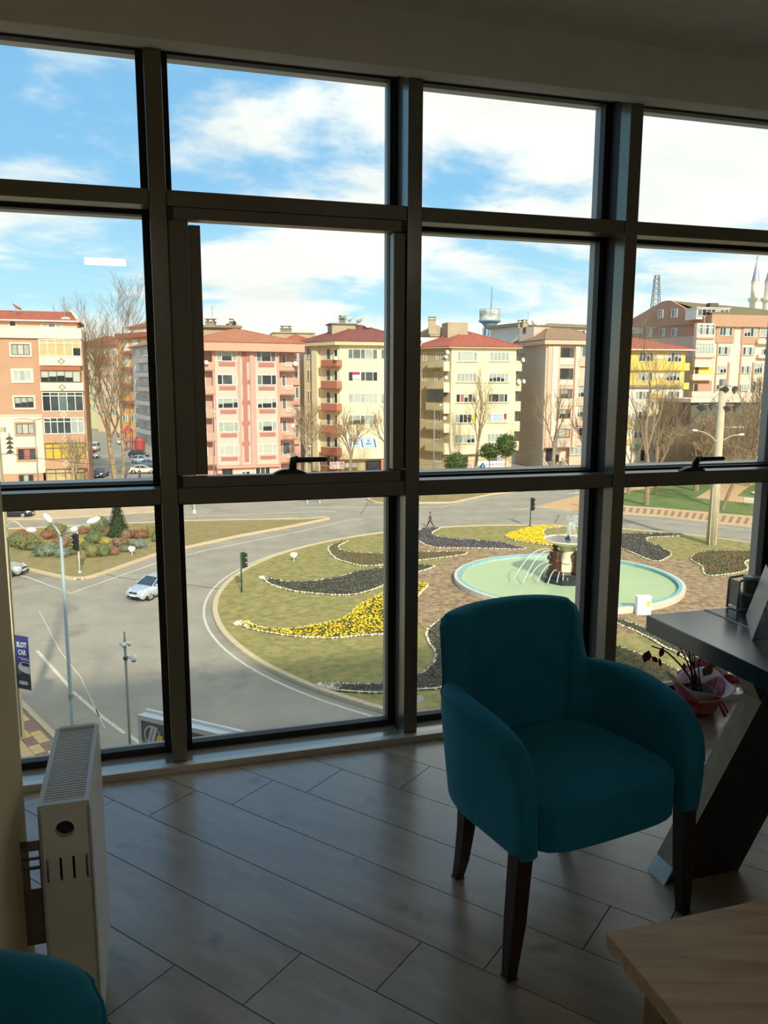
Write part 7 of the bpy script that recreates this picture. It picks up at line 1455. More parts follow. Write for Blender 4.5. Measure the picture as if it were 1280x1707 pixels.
# cctv pole
Yc = 30.0; cb_ = tuple(at_depth(208, 1070, Yc)[:2]); cb0 = Vector((*cb_, GZ)); ctp = at_depth(206, 1053, Yc); t = thing('camera_pole', 'slim grey pole carrying white dome cameras, in the road gap left of the first mullion', 'camera pole', tuple(cb0)); ctz = Vector((cb_[0], cb_[1], ctp.z))
MB().tube([cb0, Vector((cb_[0], cb_[1], at_depth(208, 1066, Yc).z))], .055, 10).build('pole', m_pole, t, smooth=True); MB().tube([Vector((cb_[0], cb_[1], at_depth(208, 1066, Yc).z)), ctz], .03, 8).build('mast_tip', m_pole, t); MB().lathe([(.14, 0), (.14, .03), (.07, .06)], 12, cb0).build('base', m_pole, t)
hz = at_depth(208, 1073, Yc).z
hb_ = MB().box(cb_[0] - .09, cb_[0] + .11, cb_[1] - .1, cb_[1] + .1, hz - .02, hz + .08).build('camera_hub', m_lampw, t, bevel=.02)
for a_ in (.2, 1.8, 3.0, 4.6): 
    c = Vector((cb_[0] + .15 * math.cos(a_) + .01, cb_[1] + .15 * math.sin(a_), hz + .0)); o = MB().ball(c, (.095, .095, .075), 12, 8).build('camera_dome', m_lampw, t, smooth=True); MB().ball(c - Z3 * .04, (.065, .065, .065), 10, 6).build('dome_lens', m_tlk, o, smooth=True)
hz2 = at_depth(214, 1097, Yc).z; MB().box(cb_[0] - .07, cb_[0] + .08, cb_[1] - .08, cb_[1] + .08, hz2 - .06, hz2 + .06).build('bracket', m_fdark, t)
MB().hexa([(cb_[0] + .07, cb_[1] - .05, hz2 - .04), (cb_[0] + .30, cb_[1] - .09, hz2 + .02), (cb_[0] + .30, cb_[1] + .05, hz2 + .02), (cb_[0] + .07, cb_[1] + .05, hz2 - .04), (cb_[0] + .07, cb_[1] - .05, hz2 + .03), (cb_[0] + .30, cb_[1] - .09, hz2 + .12), (cb_[0] + .30, cb_[1] + .05, hz2 + .12), (cb_[0] + .07, cb_[1] + .05, hz2 + .03)]).build('camera_arm', m_lampw, t)
c = Vector((cb_[0] + .33, cb_[1] - .04, hz2 + .02)); o = MB().ball(c, (.13, .13, .14), 14, 9).build('camera_dome', m_lampw, t, smooth=True); MB().ball(c - Z3 * .07, (.10, .10, .10), 12, 8).build('dome_lens', m_tlk, o, smooth=True)
# traffic lights
def traffic_light(px, py, top_py, label, pole_m, hw=.20, hh=1.05, face=(.6, -.8), pole_r=.055, plate=False, z=Gi, over=0):
    p = gp(px, py, z); t = thing('traffic_light', label, 'traffic light', tuple(p)); ht = at_depth(px, top_py, p.y).z
    MB().tube([p, Vector((p.x, p.y, ht + over))], pole_r, 8).build('pole', pole_m, t, smooth=True); MB().lathe([(pole_r * 2.4, 0), (pole_r * 2.4, .03), (pole_r * 1.2, .1)], 10, p).build('base', pole_m, t)
    d = Vector((face[0], face[1], 0)).normalized(); s_ = Vector((-d.y, d.x, 0)); c = Vector((p.x, p.y, ht - hh)) + d * (pole_r + .02) - s_ * hw
    hd = MB().obox(c, s_ * hw * 2, d * .22, Z3 * hh).build('signal_head', m_tlk, t, bevel=.02)
    if plate: MB().obox(c - s_ * .18 - Z3 * .12 + d * .02, s_ * (hw * 2 + .36), d * .03, Z3 * (hh + .24)).build('back_plate', m_tlk, t)
    for k in range(3):
        q = c + s_ * hw + d * .22 + Z3 * (hh * (5 - 2 * k) / 6); MB().lathe([(0, 0), (.11, 0), (.11, .02), (0, .03)], 12, q, d).build('lens', LENS[k], hd); MB().lathe([(.13, 0), (.14, .02), (.14, .16), (.125, .16), (.12, 0)], 12, q, d, cap=False).build('visor', m_tlk, hd)
    return t
traffic_light(403, 987, 921, 'green pole traffic light at the left rim of the roundabout lawn', m_tlg, .15, 1.15, (.9, .25))
traffic_light(883.5, 877, 830, 'green pole traffic light at the far rim, behind the yellow comma bed', m_tlg, .21, 1.35, (.9, .35))
t = traffic_light(133, 954, 889, 'white pole traffic light with louvred black head on the shrub island', m_lampw, .22, 1.35, (-.5, -.85), z=Li, plate=False, over=.1)
p = gp(133, 954, Li); ht = at_depth(133, 889, p.y).z; mb = MB()
for k in range(5): mb.box(p.x - .62, p.x - .1, p.y - .05, p.y + .02, ht - 1.3 + .26 * k, ht - 1.24 + .26 * k)
mb.build('louvre_fins', m_tlk, t)
def tall_signal(px, Y, topy, heads, label, arm=None):
    p = Vector((*hx(px, Y, 760), GZ)); t = thing('traffic_light', label, 'traffic light', tuple(p)); zt = at_depth(px, topy, Y).z; pl_ = MB().tube([p, Vector((p.x, p.y, zt))], [.12, .08], 8)
    if arm: q = at_depth(*arm, Y); pl_.tube([Vector((p.x, p.y, zt)), Vector((p.x, p.y, zt)).lerp(q, .5) + Z3 * .2, q], [.07, .06, .05], 6)
    pl_.build('pole', m_pole, t)
    for hx_, y0, y1 in heads:
        q = at_depth(hx_, (y0 + y1) / 2, Y - .2); s_ = Y / FPX; hd = MB().box(q.x - 2.6 * s_, q.x + 2.6 * s_, q.y - .2, q.y + .1, q.z - (y1 - y0) / 2 * s_, q.z + (y1 - y0) / 2 * s_).build('signal_head', m_tlk, t, bevel=.03)
        for k in range(3): c = Vector((q.x, q.y - .2, q.z + (y1 - y0) * s_ * (1 - k) / 3)); MB().lathe([(0, 0), (.15, 0), (.15, .03), (0, .04)], 10, c, (0, -1, 0)).build('lens', LENS[k], hd); MB().lathe([(.17, 0), (.18, .2), (.165, .2)], 10, c, (0, -1, 0), cap=False).build('visor', m_tlk, hd)
    return t
tall_signal(927, 112, 722, ((928.5, 758, 770), (968.5, 713, 726)), 'overhead traffic signal on a long arm in front of the beige pink block', (966, 716))
# lamps and poles further off
def far_lamp(px, Y, topy, label, arms, m=m_pole, r=.10):
    p = Vector((*hx(px, Y, topy), GZ)); t = thing('street_lamp', label, 'street lamp', tuple(p)); q = at_depth(px, topy, Y); q = Vector((p.x, p.y, q.z)); MB().tube([p, q], [r, r * .6], 8).build('pole', m, t, smooth=True); MB().lathe([(r * 2, 0), (r * 2, .05), (r * 1.1, .4)], 10, p).build('base', m, t)
    for (x, y, hx_, hy_) in arms: e = at_depth(x, y, Y); f = at_depth(hx_, hy_, Y); MB().tube([q, q.lerp(e, .5) + Z3 * .1, e], r * .5, 6).build('arm', m, t); lamp_head(t, e, f - e, (f - e).length, .17)
    return t
far_lamp(57, 96, 701, 'grey street lamp with two arms in front of the terracotta block', ((30, 698, 22, 698), (78, 698, 84, 697)), r=.11)
far_lamp(354, 104, 690, 'grey street lamp in front of the pink block', ((357, 688, 360, 686),))
far_lamp(724, 119, 684, 'grey street lamp before the grey balconies of the orange roofed block', ((732, 677, 737, 674),))
far_lamp(320, 93, 740, 'white lamp post on the tip of the shrub island, right of the first mullion', ((326, 738, 332, 738),), m_lampw)
far_lamp(511, 101, 745, 'thin lamp post on the median left of the walking man', ((515, 744, 519, 744),), m_lampb, .08)
far_lamp(532, 101, 770, 'second thin post on the median, right of the thin lamp post', ((535, 769, 538, 769),), m_lampb, .08)
# concrete floodlight pole
p = gp(1186, 907, Gi); t = thing('floodlight_pole', 'thick pale concrete pole with floodlights on the right rim of the roundabout', 'pole', tuple(p)); zt = at_depth(1199, 640, p.y).z; q = Vector((p.x + .02, p.y, zt))
mb = MB().tube([p, p.lerp(q, .5), q], [.52, .38, .30], 14); mb.build('pole', m_concp, t, smooth=True)
for a_ in (-.45, .15): MB().obox(p + Vector((a_, -.52, 0)), Vector((.08, 0, 0)), Vector((0, .1, .0)), Z3 * 5.5 + Vector((.03, .12, 0))).build('pole_rib', m_concp, t)
MB().lathe([(.34, 0), (.34, .5), (.25, .55)], 14, q - Z3 * .1).build('pole_cap', m_pole, t)
m_fld = M('floodlight_brown', (84, 66, 54), .5, .2, var=.1, scale=2)
def flood(x, y, dx, par):
    c = at_depth(x, y, p.y - .3); f = MB(); d = Vector((dx, -.55, -.55)).normalized(); s_ = Vector((0, 1, 0)).cross(d).normalized() if abs(d.y) < .9 else Vector((1, 0, 0)); u_ = d.cross(s_)
    o = f.hexa([c + s_ * a + u_ * b - d * .16 for a, b in ((-.18, -.25), (.18, -.25), (.18, .25), (-.18, .25))] + [c + s_ * a + u_ * b + d * .2 for a, b in ((-.30, -.36), (.30, -.36), (.30, .36), (-.30, .36))]).build('floodlight', m_fld, par, bevel=.02); g_ = MB(); g_.hexa([c + s_ * a + u_ * b + d * .2 for a, b in ((-.25, -.31), (.25, -.31), (.25, .31), (-.25, .31))] + [c + s_ * a + u_ * b + d * .22 for a, b in ((-.25, -.31), (.25, -.31), (.25, .31), (-.25, .31))]); g_.build('glass', PANE['g'], o)
for x, y, dx in ((1170, 678, -.6), (1186, 676, .5), (1211, 680, -.6), (1226, 679, .5), (1208, 648, -.5), (1224, 649, .6)): flood(x, y, dx, t)
a0, a1 = at_depth(1166, 674, p.y - .1), at_depth(1229, 676, p.y - .1); MB().tube([a0, a1], .06, 6).build('cross_arm', m_pole, t); MB().tube([q, at_depth(1212, 642, p.y), at_depth(1224, 646, p.y)], .05, 6).build('cross_arm', m_pole, t)
for pts, hd in (([(1196, 738), (1180, 724), (1164, 718)], (1153, 717)), ([(1202, 736), (1218, 727), (1230, 725)], (1241, 724))):
    P_ = [at_depth(x, y, p.y - .2) for x, y in pts]; MB().tube(catmull(P_, 4), .05, 6).build('lamp_arm', m_concp, t, smooth=True); f = at_depth(*hd, p.y - .2); lamp_head(t, P_[-1], f - P_[-1], (f - P_[-1]).length, .16)
# bench in the park
b0, b1 = gp(1237, 841, GZ + .14), gp(1259, 843, GZ + .14); t = thing('bench', 'pale park bench beside the paved path on the right', 'bench', tuple(b0)); u_ = (b1 - b0); n_ = Vector((u_.y, -u_.x, 0)).normalized()
for k in range(3): MB().obox(b0 + Z3 * (.42) + n_ * .16 * k, u_, n_ * .12, Z3 * .05).build('slat', m_rail, t)
for k in range(2): MB().obox(b0 + Z3 * (.62 + .18 * k), u_, n_ * .05, Z3 * .12).build('slat', m_rail, t)
for f_ in (.06, .94): MB().obox(b0 + u_ * f_, u_.normalized() * .07, n_ * .08, Z3 * .9).build('leg', m_pole, t); MB().obox(b0 + u_ * f_ + n_ * .42, u_.normalized() * .07, n_ * .06, Z3 * .44).build('leg', m_pole, t)
# overhead wires
def wire(a, b, sag, label, r=.022):
    P_ = [a.lerp(b, k / 14) - Z3 * sag * 4 * (k / 14) * (1 - k / 14) for k in range(15)]; tag(MB().tube(P_, r, 4).build('overhead_wire', m_fgrey), label, 'wire', None)
wire(at_depth(-20, 754, 33), at_depth(15, 756, cbp.y), .05, 'wire running left from the insulator string'); wire(at_depth(15, 756, cbp.y), at_depth(230, 771, 70), .3, 'wire running right from the insulator string across the terracotta block', .016)
wire(at_depth(320, 775, 110), at_depth(540, 772, 118), .15, 'thin wire across the foot of the pink block', .02); wire(at_depth(690, 764, 108), at_depth(966, 716, 112), .9, 'wire rising to the overhead traffic signal', .024); wire(at_depth(690, 775, 108), at_depth(927, 745, 112), .5, 'lower wire running to the overhead signal pole', .024)
wire(at_depth(1199, 655, 75.5), at_depth(1040, 760, 118), 1.5, 'upper wire slanting left from the floodlight pole', .022); wire(at_depth(1199, 690, 75.5), at_depth(1040, 790, 118), 1.5, 'lower wire slanting left from the floodlight pole', .022)

# ================================================================== cars
m_tyre = M('tyre', (28, 28, 28), .8, var=.1, scale=8); m_rim = M('wheel_rim', (170, 170, 168), .35, .7, var=.05); m_cgl = M('car_glass', (58, 72, 80), .08, var=.2, scale=2, spec=.7); m_chr = M('chrome', (200, 200, 200), .2, .9, var=.03); m_hl = M('headlight', (236, 232, 216), .15, var=.05, scale=6, spec=.8); m_tail = M('tail_light', (150, 24, 24), .25, var=.1); m_plate = M('number_plate', (226, 224, 214), .5, var=.05, scale=10); m_trim_k = M('car_black_trim', (22, 23, 24), .45, var=.1, scale=6)
def make_car(label, paint, kind='hatch', group=None):
    """Local axes: nose towards -y, origin on the ground under the middle."""
    t = thing('car', label, 'car', (0, 0, 0), group)
    if kind == 'hatch': prof = [(-2.02, .38, .56, .74), (-1.95, .28, .66, .80), (-1.70, .24, .80, .84), (-1.2, .22, .90, .85), (-.85, .22, .97, .86), (0, .22, 1.0, .86), (1.0, .22, 1.02, .85), (1.65, .26, 1.02, .82), (1.92, .34, .98, .78), (1.99, .45, .8, .74)]; cab = [(-.95, .98, .78), (-.20, 1.45, .60), (.45, 1.52, .59), (1.25, 1.47, .57), (1.80, 1.02, .70)]
    elif kind == 'sedan': prof = [(-2.15, .38, .56, .74), (-2.05, .28, .66, .82), (-1.75, .24, .80, .85), (-1.2, .22, .88, .86), (-.8, .22, .95, .87), (0, .22, .98, .87), (.95, .22, 1.0, .86), (1.7, .25, 1.0, .83), (2.1, .34, .95, .78), (2.2, .45, .75, .74)]; cab = [(-.85, .95, .78), (-.15, 1.40, .60), (.4, 1.46, .59), (.9, 1.42, .58), (1.55, 1.0, .68)]
    else: prof = [(-2.2, .40, .70, .80), (-2.12, .28, .95, .86), (-1.75, .24, 1.10, .88), (-1.3, .22, 1.16, .90), (0, .22, 1.18, .90), (1.2, .22, 1.18, .90), (2.0, .26, 1.16, .90), (2.2, .36, 1.12, .88)]; cab = [(-1.45, 1.14, .84), (-.75, 1.80, .76), (.2, 1.92, .76), (1.6, 1.92, .76), (2.15, 1.15, .84)]
    mb = MB(); rows = []
    for y, z0, z1, w in prof:
        cur = []
        zm_ = z0 + (z1 - z0) * .55
        for x, z in ((-w * .94, z0), (-w, zm_ - .12), (-w * 1.0, zm_), (-w * .95, z1 - .05), (-w * .80, z1), (-w * .4, z1 + .015), (0, z1 + .02), (w * .4, z1 + .015), (w * .80, z1), (w * .95, z1 - .05), (w, zm_), (w, zm_ - .12), (w * .94, z0)): cur.append(len(mb.v)); mb.v.append((x, y, z))
        rows.append(cur)
    for a, b in zip(rows, rows[1:]):
        for k in range(len(a) - 1): mb.f.append((a[k], b[k], b[k + 1], a[k + 1])); mb.mi.append(0)
        mb.f.append((a[-1], b[-1], b[0], a[0])); mb.mi.append(0)
    mb.f.append(tuple(rows[0])); mb.f.append(tuple(reversed(rows[-1]))); mb.mi += [0, 0]
    body_ = mb.build('body', paint, t, smooth=True)
    # cabin: roof and pillars in body colour, glass set between
    mb = MB(); c = cab; R_ = []
    for y, z, w in c: R_.append([(-w, y, z), (w, y, z)])
    top = MB(); pts = []
    for y, z, w in c[1:4]: pts.append([(-w, y, z - .04), (-w * .8, y, z), (w * .8, y, z), (w, y, z - .04)])
    vs = [p for r in pts for p in r] + [(x, y, z - .05) for r in pts for x, y, z in r]
    fs = []
    for i in range(2):
        for k in range(3): a = i * 4 + k; fs.append((a, a + 1, a + 5, a + 4)); fs.append((12 + a, 12 + a + 4, 12 + a + 5, 12 + a + 1))
    for i in range(2): fs.append((i * 4, i * 4 + 4, 12 + i * 4 + 4, 12 + i * 4)); fs.append((i * 4 + 3, 12 + i * 4 + 3, 12 + i * 4 + 7, i * 4 + 7))
    fs += [(0, 12, 13, 1), (1, 13, 14, 2), (2, 14, 15, 3), (8, 9, 21, 20), (9, 10, 22, 21), (10, 11, 23, 22)]
    top.add(vs, fs); top.build('roof_panel', paint, t, smooth=False)
    def quad(p, nm, mat, th=.01): 
        p = [Vector(v) for v in p]; n_ = (p[1] - p[0]).cross(p[3] - p[0]).normalized() * th; MB().hexa([v - n_ for v in p] + [v + n_ for v in p]).build(nm, mat, t)
    (y0, z0, w0), (y1, z1, w1), (y2, z2, w2), (y3, z3, w3), (y4, z4, w4) = c
    quad([(-w0, y0, z0), (w0, y0, z0), (w1, y1, z1 - .03), (-w1, y1, z1 - .03)], 'windscreen', m_cgl); quad([(w4, y4, z4), (-w4, y4, z4), (-w3, y3, z3 - .03), (w3, y3, z3 - .03)], 'rear_window', m_cgl)
    ym = (y1 + y3) / 2
    for s_ in (-1, 1):
        quad([(s_ * (w0 + .02), y0 + .12, z0 - .01), (s_ * (w0 + .04), ym, z0 - .0), (s_ * (w2 + .005), ym, z2 - .06), (s_ * (w1 + .01), y1 + .04, z1 - .06)], 'side_window', m_cgl, .008); quad([(s_ * (w0 + .04), ym + .07, z0 - .0), (s_ * (w4 + .05), y4 - .15, z4 - .02), (s_ * (w3 + .01), y3 - .02, z3 - .07), (s_ * (w2 + .005), ym + .07, z2 - .06)], 'side_window', m_cgl, .008)
        pb = MB().tube([(s_ * (w0 + .0), y0, z0 - .02), (s_ * w1, y1, z1 - .03)], .035, 6); pb.tube([(s_ * (w0 + .03), ym + .03, z0 - .02), (s_ * (w2 + .01), ym + .03, z2 - .05)], .035, 6); pb.tube([(s_ * w4, y4, z4 - .02), (s_ * w3, y3, z3 - .03)], .05, 6); pb.build('pillar', paint, t)
        mr = MB().ball((s_ * (w0 + .17), y0 + .25, z0 + .07), (.10, .06, .075), 10, 7); mr.build('wing_mirror', paint, t, smooth=True)
        yy = prof[0][0]; hw = prof[1][3]
        h = MB(); h.hexa([(s_ * hw * .55, yy + .03, .60), (s_ * hw * 1.0, yy + .32, .64), (s_ * hw * .93, yy + .50, .80), (s_ * hw * .55, yy + .22, .74), (s_ * hw * .53, yy - .01, .63), (s_ * hw * 1.01, yy + .24, .68), (s_ * hw * .95, yy + .46, .84), (s_ * hw * .53, yy + .18, .775)]); h.build('headlight', m_hl, t, bevel=.01)
        ye = prof[-1][0]; MB().box(min(s_ * hw * .7, s_ * hw * .98), max(s_ * hw * .7, s_ * hw * .98), ye - .16, ye + .0, .72, .95).build('tail_light', m_tail, t, bevel=.01)
        for wy in (prof[0][0] + .80, prof[-1][0] - .72):
            wh = MB().lathe([(.20, -.095), (.31, -.10), (.325, -.07), (.325, .07), (.31, .10), (.20, .095)], 22, (s_ * (hw - .06), wy, .325), (1, 0, 0)).build('wheel', m_tyre, t, smooth=False); MB().lathe([(0, .02), (.06, .03), (.19, .0), (.21, .03), (.20, .045), (.17, .02), (.05, .05), (0, .05)], 20, (s_ * (hw + .03), wy, .325), (s_, 0, 0)).build('rim', m_rim, wh)
            MB().lathe([(.325, 0), (.385, 0), (.385, .03), (.33, .03)], 22, (s_ * (hw + .0), wy, .335), (s_, 0, 0), cap=False).build('wheel_arch', m_trim_k, t)
    yy = prof[0][0]
    gr_ = MB().box(-.36, .36, yy - .035, yy + .06, .56, .66).build('grille', m_trim_k, t, bevel=.008); MB().box(-.09, .09, yy - .045, yy - .03, .595, .625).build('badge', m_chr, gr_)
    bm_ = MB().hexa([(-.80, yy + .12, .22), (.80, yy + .12, .22), (.80, yy + .35, .22), (-.80, yy + .35, .22), (-.74, yy - .07, .42), (.74, yy - .07, .42), (.80, yy + .35, .50), (-.80, yy + .35, .50)]).build('bumper', paint, t, bevel=.03); MB().box(-.55, .55, yy - .065, yy + .06, .27, .345).build('lower_grille', m_trim_k, bm_); MB().box(-.26, .26, yy - .10, yy - .04, .39, .50).build('number_plate', m_plate, bm_)
    ye = prof[-1][0]; MB().box(-.26, .26, ye - .0, ye + .03, .55, .66).build('number_plate', m_plate, t); MB().box(-.8, .8, ye - .25, ye + .06, .30, .50).build('rear_bumper', paint, t, bevel=.03)
    return t
def P_(n, rgb, metal=.35): return M('car_paint_' + n, rgb, .28, metal, var=.04, scale=2, coat=.6)
def place(t, px, py, yaw, sc=1.0):
    p = gp(px, py); t.location = p; t.rotation_euler = (0, 0, yaw); t.scale = (sc, sc, sc); return t
place(make_car('silver hatchback driving round the roundabout, left of the first mullion', P_('silver', (198, 204, 212))), 258, 992, math.radians(-30), 1.0)
place(make_car('silver car cut off by the wall pier on the far left road', P_('grey', (176, 176, 172)), 'sedan'), -4, 958, math.radians(90), 1.0)
place(make_car('black car waiting at the near end of the side street', P_('black', (34, 38, 44), .2), 'sedan'), 168, 795, math.radians(4), 1.0)
place(make_car('white van parked further up the side street', P_('white', (226, 222, 210), .0), 'van'), 157, 752, math.radians(6), 1.0)
place(make_car('grey parked car side-on below the white van', P_('slate', (128, 132, 138)), 'hatch'), 149, 764, math.radians(100), 1.0)
place(make_car('dark red car mostly behind the terracotta block', P_('red', (150, 40, 50), .2), 'hatch'), 143, 754, math.radians(95), 1.0)
place(make_car('white car parked across the side street mouth, wheel arch nearest the mullion', P_('pearl', (236, 228, 206), .0), 'sedan'), 239, 789, math.radians(97), 1.0)
place(make_car('pale silver car parked behind the white car at the mullion', P_('silver', (198, 204, 212)), 'hatch'), 237, 772, math.radians(93), 1.0)
place(make_car('dark green car parked behind the pale silver car', P_('green', (52, 62, 56), .2), 'hatch'), 232, 762, math.radians(95), 1.0)
place(make_car('blue grey car close behind the white car by the mullion', P_('bluegrey', (104, 120, 140)), 'sedan'), 250, 779, math.radians(92), 1.0)
place(make_car('white car parked under the bare trees up the side street', P_('white', (226, 222, 210), .0), 'hatch'), 202, 740, math.radians(20), 1.0)
place(make_car('light blue parked car on the right kerb far up the side street', P_('lightblue', (132, 160, 184)), 'hatch'), 186, 718, math.radians(3), 1.0)
place(make_car('distant white car at the top of the side street', P_('white', (226, 222, 210), .0), 'sedan'), 163, 697, math.radians(3), 1.0)
place(make_car('distant dark car beside the distant white car', P_('black', (34, 38, 44), .2), 'sedan'), 156, 692, math.radians(3), 1.0)
place(make_car('dark car under the trees behind the far left pavement', P_('black', (34, 38, 44), .2), 'sedan'), 22, 862, math.radians(95), 1.0)

# ================================================================== the walking man
def person(label, p, h, yaw, jacket, trousers, stride=.34):
    t = thing('person', label, 'person', (0, 0, 0)); k = h / 1.75
    J = {}; V = []; R = []; E = []
    def v(name, co, r, par=None):
        J[name] = len(V); V.append(tuple(Vector(co) * k)); R.append(r * k)
        if par: E.append((J[par], J[name]))
    v('pelvis', (0, 0, .95), .135); v('waist', (0, .01, 1.10), .125, 'pelvis'); v('chest', (0, .0, 1.30), .155, 'waist'); v('neckb', (0, .0, 1.46), .085, 'chest'); v('neck', (0, -.015, 1.52), .055, 'neckb'); v('head0', (0, -.03, 1.60), .085, 'neck'); v('head1', (0, -.035, 1.69), .09, 'head0')
    for s_, nm in ((-1, 'l'), (1, 'r')):
        f = stride * s_
        v('hip' + nm, (s_ * .09, 0, .90), .105, 'pelvis'); v('knee' + nm, (s_ * .10, -f * .55 - .04, .50), .072, 'hip' + nm); v('ank' + nm, (s_ * .10, -f * .95 + (.10 if s_ < 0 else 0), .10 + (.06 if s_ < 0 else 0)), .046, 'knee' + nm); v('toe' + nm, (s_ * .11, -f * .95 - .12, .04), .042, 'ank' + nm)
        v('sh' + nm, (s_ * .18, 0, 1.40), .075, 'chest'); v('el' + nm, (s_ * .235, f * .35 + .02, 1.13), .055, 'sh' + nm); v('wr' + nm, (s_ * .235, f * .55 - .10, .92), .034, 'el' + nm); v('palm' + nm, (s_ * .235, f * .6 - .13, .84), .036, 'wr' + nm)
        for q in range(4): v('f%d%s' % (q, nm), (s_ * (.235 - .0), f * .6 - .165 + .022 * q, .78 - (.004 * q)), .010, 'palm' + nm); v('g%d%s' % (q, nm), (s_ * .222, f * .6 - .17 + .022 * q, .735 + .006 * abs(q - 1)), .009, 'f%d%s' % (q, nm))
        v('th' + nm, (s_ * .212, f * .6 - .175, .825), .011, 'palm' + nm); v('tt' + nm, (s_ * .205, f * .6 - .20, .79), .010, 'th' + nm)
    me = bpy.data.meshes.new('figure'); me.from_pydata(V, E, []); o = bpy.data.objects.new('figure', me); COL.objects.link(o)
    sk = o.modifiers.new('skin', 'SKIN'); sk.use_smooth_shade = True
    for i, d in enumerate(me.skin_vertices[0].data): d.radius = (R[i], R[i]); d.use_root = i == 0
    ss = o.modifiers.new('sub', 'SUBSURF'); ss.levels = 2; ss.render_levels = 2
    dg = bpy.context.evaluated_depsgraph_get(); m2 = bpy.data.meshes.new_from_object(o.evaluated_get(dg)); bpy.data.objects.remove(o)
    ms = M('skin', (198, 150, 118), .6, var=.06, scale=8); mj = M('jacket_brown', jacket, .8, var=.15, scale=8); mt = M('trousers_navy', trousers, .8, var=.12, scale=8); mk = M('shoe_black', (30, 28, 28), .6)
    m2.materials.clear()
    for m_ in (mj, mt, ms, mk): m2.materials.append(m_)
    for p_ in m2.polygons:
        c = p_.center / k; i = 0
        if c.z > 1.50: i = 2
        elif c.z < .11: i = 3
        elif abs(c.x) > .18 and c.z < .90 and c.z > .68: i = 2
        elif c.z < .93 and abs(c.x) < .2: i = 1
        p_.material_index = i; p_.use_smooth = True
    b_ = bpy.data.objects.new('body', m2); COL.objects.link(b_); b_.parent = t
    hd = Vector((0, -.035, 1.66)) * k
    MB().ball(hd + Vector((0, .018, .04)) * k, (.10 * k, .108 * k, .085 * k), 14, 9).build('hair', M('hair_dark', (34, 28, 24), .7, var=.2, scale=20), t, smooth=True)
    fc = MB().ball(hd + Vector((-.034, -.088, .0)) * k, .013 * k, 8, 5); fc.ball(hd + Vector((.034, -.088, .0)) * k, .013 * k, 8, 5); fc.build('eyes', m_black, t)
    MB().hexa([tuple(hd + Vector(q) * k) for q in ((-.016, -.09, -.04), (.016, -.09, -.04), (.010, -.07, -.03), (-.010, -.07, -.03), (-.007, -.098, .0), (.007, -.098, .0), (.006, -.08, .0), (-.006, -.08, .0))]).build('nose', ms, t, bevel=.003)
    MB().box(*[q * k for q in (-.026, .026, -.125, -.115)], (1.66 - .062) * k, (1.66 - .054) * k).build('mouth', M('lip', (150, 88, 78), .6), t)
    for s_ in (-1, 1): MB().ball(hd + Vector((s_ * .094, .0, -.005)) * k, (.014 * k, .026 * k, .036 * k), 8, 6).build('ear', ms, t, smooth=True)
    t.location = p; t.rotation_euler = (0, 0, yaw); return t
pm = gp(717, 880); person('man in a brown jacket and dark trousers walking along the far rim of the roundabout', (pm.x, pm.y, GZ + .004), 1.68, math.radians(-100), (112, 88, 70), (40, 42, 56), .36)
pm = gp(233, 799); person('person in dark clothes standing by the white car at the side street', (pm.x, pm.y, GZ + .004), 1.65, math.radians(30), (52, 44, 40), (36, 36, 40), .08)

# ================================================================== double sided light box below the window
m_sbf = M('lightbox_frame', (176, 184, 188), .45, .35, var=.05, scale=3); m_sbw = M('lightbox_white', (226, 228, 224), .5, var=.04, scale=3); m_sbk = M('lightbox_face', (70, 68, 70), .3, var=.12, scale=4); m_sbg = M('logo_silver', (176, 182, 182), .4, .3); m_sby = M('logo_gold', (214, 168, 68), .4, .2)
K = 9.0; A = Vector(EYE) + Vector(ray(229, 1192)) * K; pp = K * 1.03 / FPX; dU = Vector((.90, -.436, 0)).normalized(); dN = Vector((-.436, -.90, 0)).normalized(); bwid, bhei, bdep, fw_ = 1.62, 72 * pp, .16, 7.0 * pp
lb = thing('light_box', 'grey framed light box sign with a silver and gold ring logo, outside below the sill', 'sign', tuple(A - Z3 * bhei))
def lbx(u0, u1, z0, z1, d0, d1, mb): return mb.obox(A + dU * u0 - Z3 * z1 - dN * d1, dU * (u1 - u0), dN * (d1 - d0), Z3 * (z1 - z0))
fr = MB(); lbx(0, bwid, 0, fw_, 0, .02, fr); lbx(0, bwid, bhei - fw_, bhei, 0, .02, fr); lbx(0, fw_, fw_, bhei - fw_, 0, .02, fr); lbx(bwid - fw_, bwid, fw_, bhei - fw_, 0, .02, fr)
fr.build('frame', m_sbf, lb, bevel=.002)
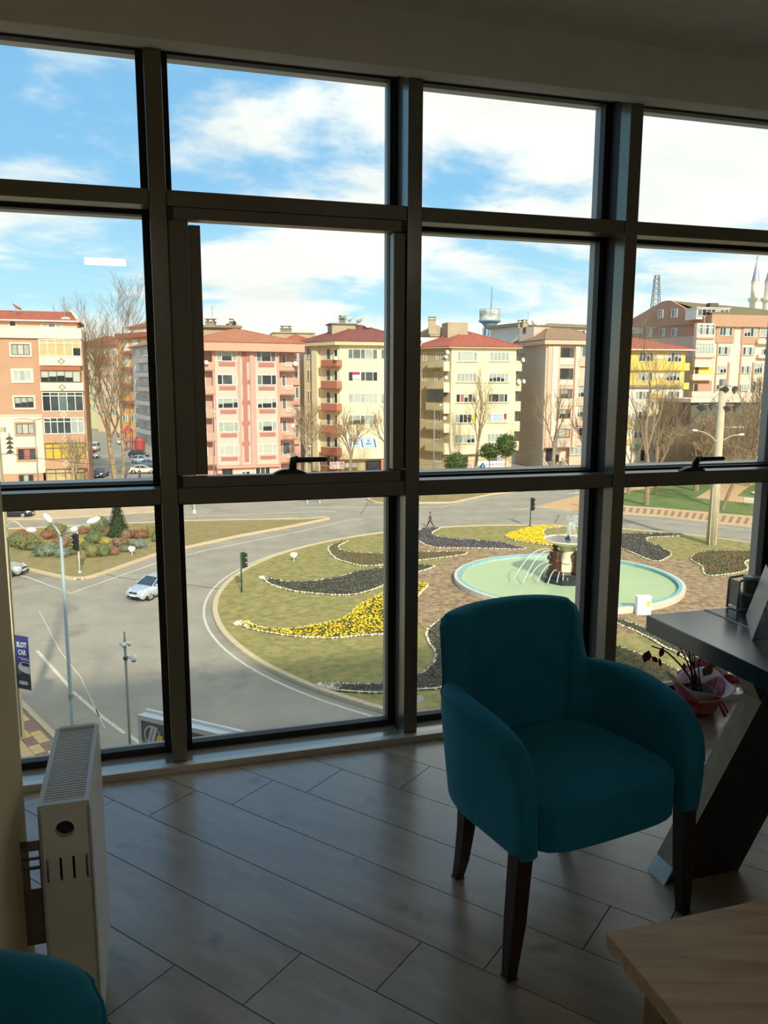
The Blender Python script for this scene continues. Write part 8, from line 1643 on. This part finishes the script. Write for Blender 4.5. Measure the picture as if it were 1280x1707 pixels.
bx2 = MB(); lbx(.006, bwid - .006, .006, bhei - .006, .02, bdep - .01, bx2); bx2.build('box_body', m_sbw, lb); rim_ = MB(); lbx(.0, bwid, -.006, .008, .0, .03, rim_); rim_.build('top_rim', m_sbw, lb, bevel=.002); rim_ = MB(); lbx(.0, bwid, -.022, .012, bdep - .035, bdep, rim_); rim_.build('top_rim', m_sbw, lb, bevel=.002)
fc_ = MB(); lbx(fw_, bwid - fw_, fw_, bhei - fw_, .008, .02, fc_); face = fc_.build('face_panel', m_sbk, lb)
cx_, cz_, rr_ = 29 * pp, 30 * pp, 17 * pp
def LP(u, v, d): return A + dU * u - Z3 * v - dN * d
def arc(a0, a1, r0, r1, mat, nm):
    mb = MB(); n = 22
    for k in range(n + 1): w = a0 + (a1 - a0) * k / n; [mb.v.append(tuple(LP(cx_ + r * math.cos(w), cz_ - r * math.sin(w), d))) for d in (.008, .003) for r in (r0, r1)]
    for k in range(n): a = 4 * k; mb.f += [(a + 2, a + 3, a + 7, a + 6), (a, a + 4, a + 5, a + 1), (a, a + 2, a + 6, a + 4), (a + 1, a + 5, a + 7, a + 3)]; mb.mi += [0] * 4
    mb.build(nm, mat, face)
arc(math.radians(58), math.radians(250), rr_ * .86, rr_, m_sbg, 'logo_arc'); arc(math.radians(-75), math.radians(46), rr_ * .86, rr_, m_sby, 'logo_arc')
def slant(x0, x1, z0, z1, sl, mat):
    q = [(x0, z1), (x1, z1), (x1 + sl, z0), (x0 + sl, z0)]; MB().hexa([LP(x * pp, z * pp, .008) for x, z in q] + [LP(x * pp, z * pp, .002) for x, z in q]).build('logo_bar', mat, face)
slant(17, 22, 14, 46, 11, m_sbg); slant(23.5, 30, 14, 46, 11, m_sbg); slant(33, 38, 27, 46, 7, m_sby); slant(39.5, 44, 27, 46, 7, m_sby)
w0 = LP(bwid, .25, bdep / 2); wl = Vector((w0.x + .25, 0, w0.z)); wall_pt = FP(w0.dot(FD) + .1, 3.335, w0.z); MB().tube([LP(bwid * .6, bhei * .6, bdep / 2), LP(bwid, bhei * .6, bdep / 2), wall_pt], .04, 8).build('wall_bracket', m_pole, lb)
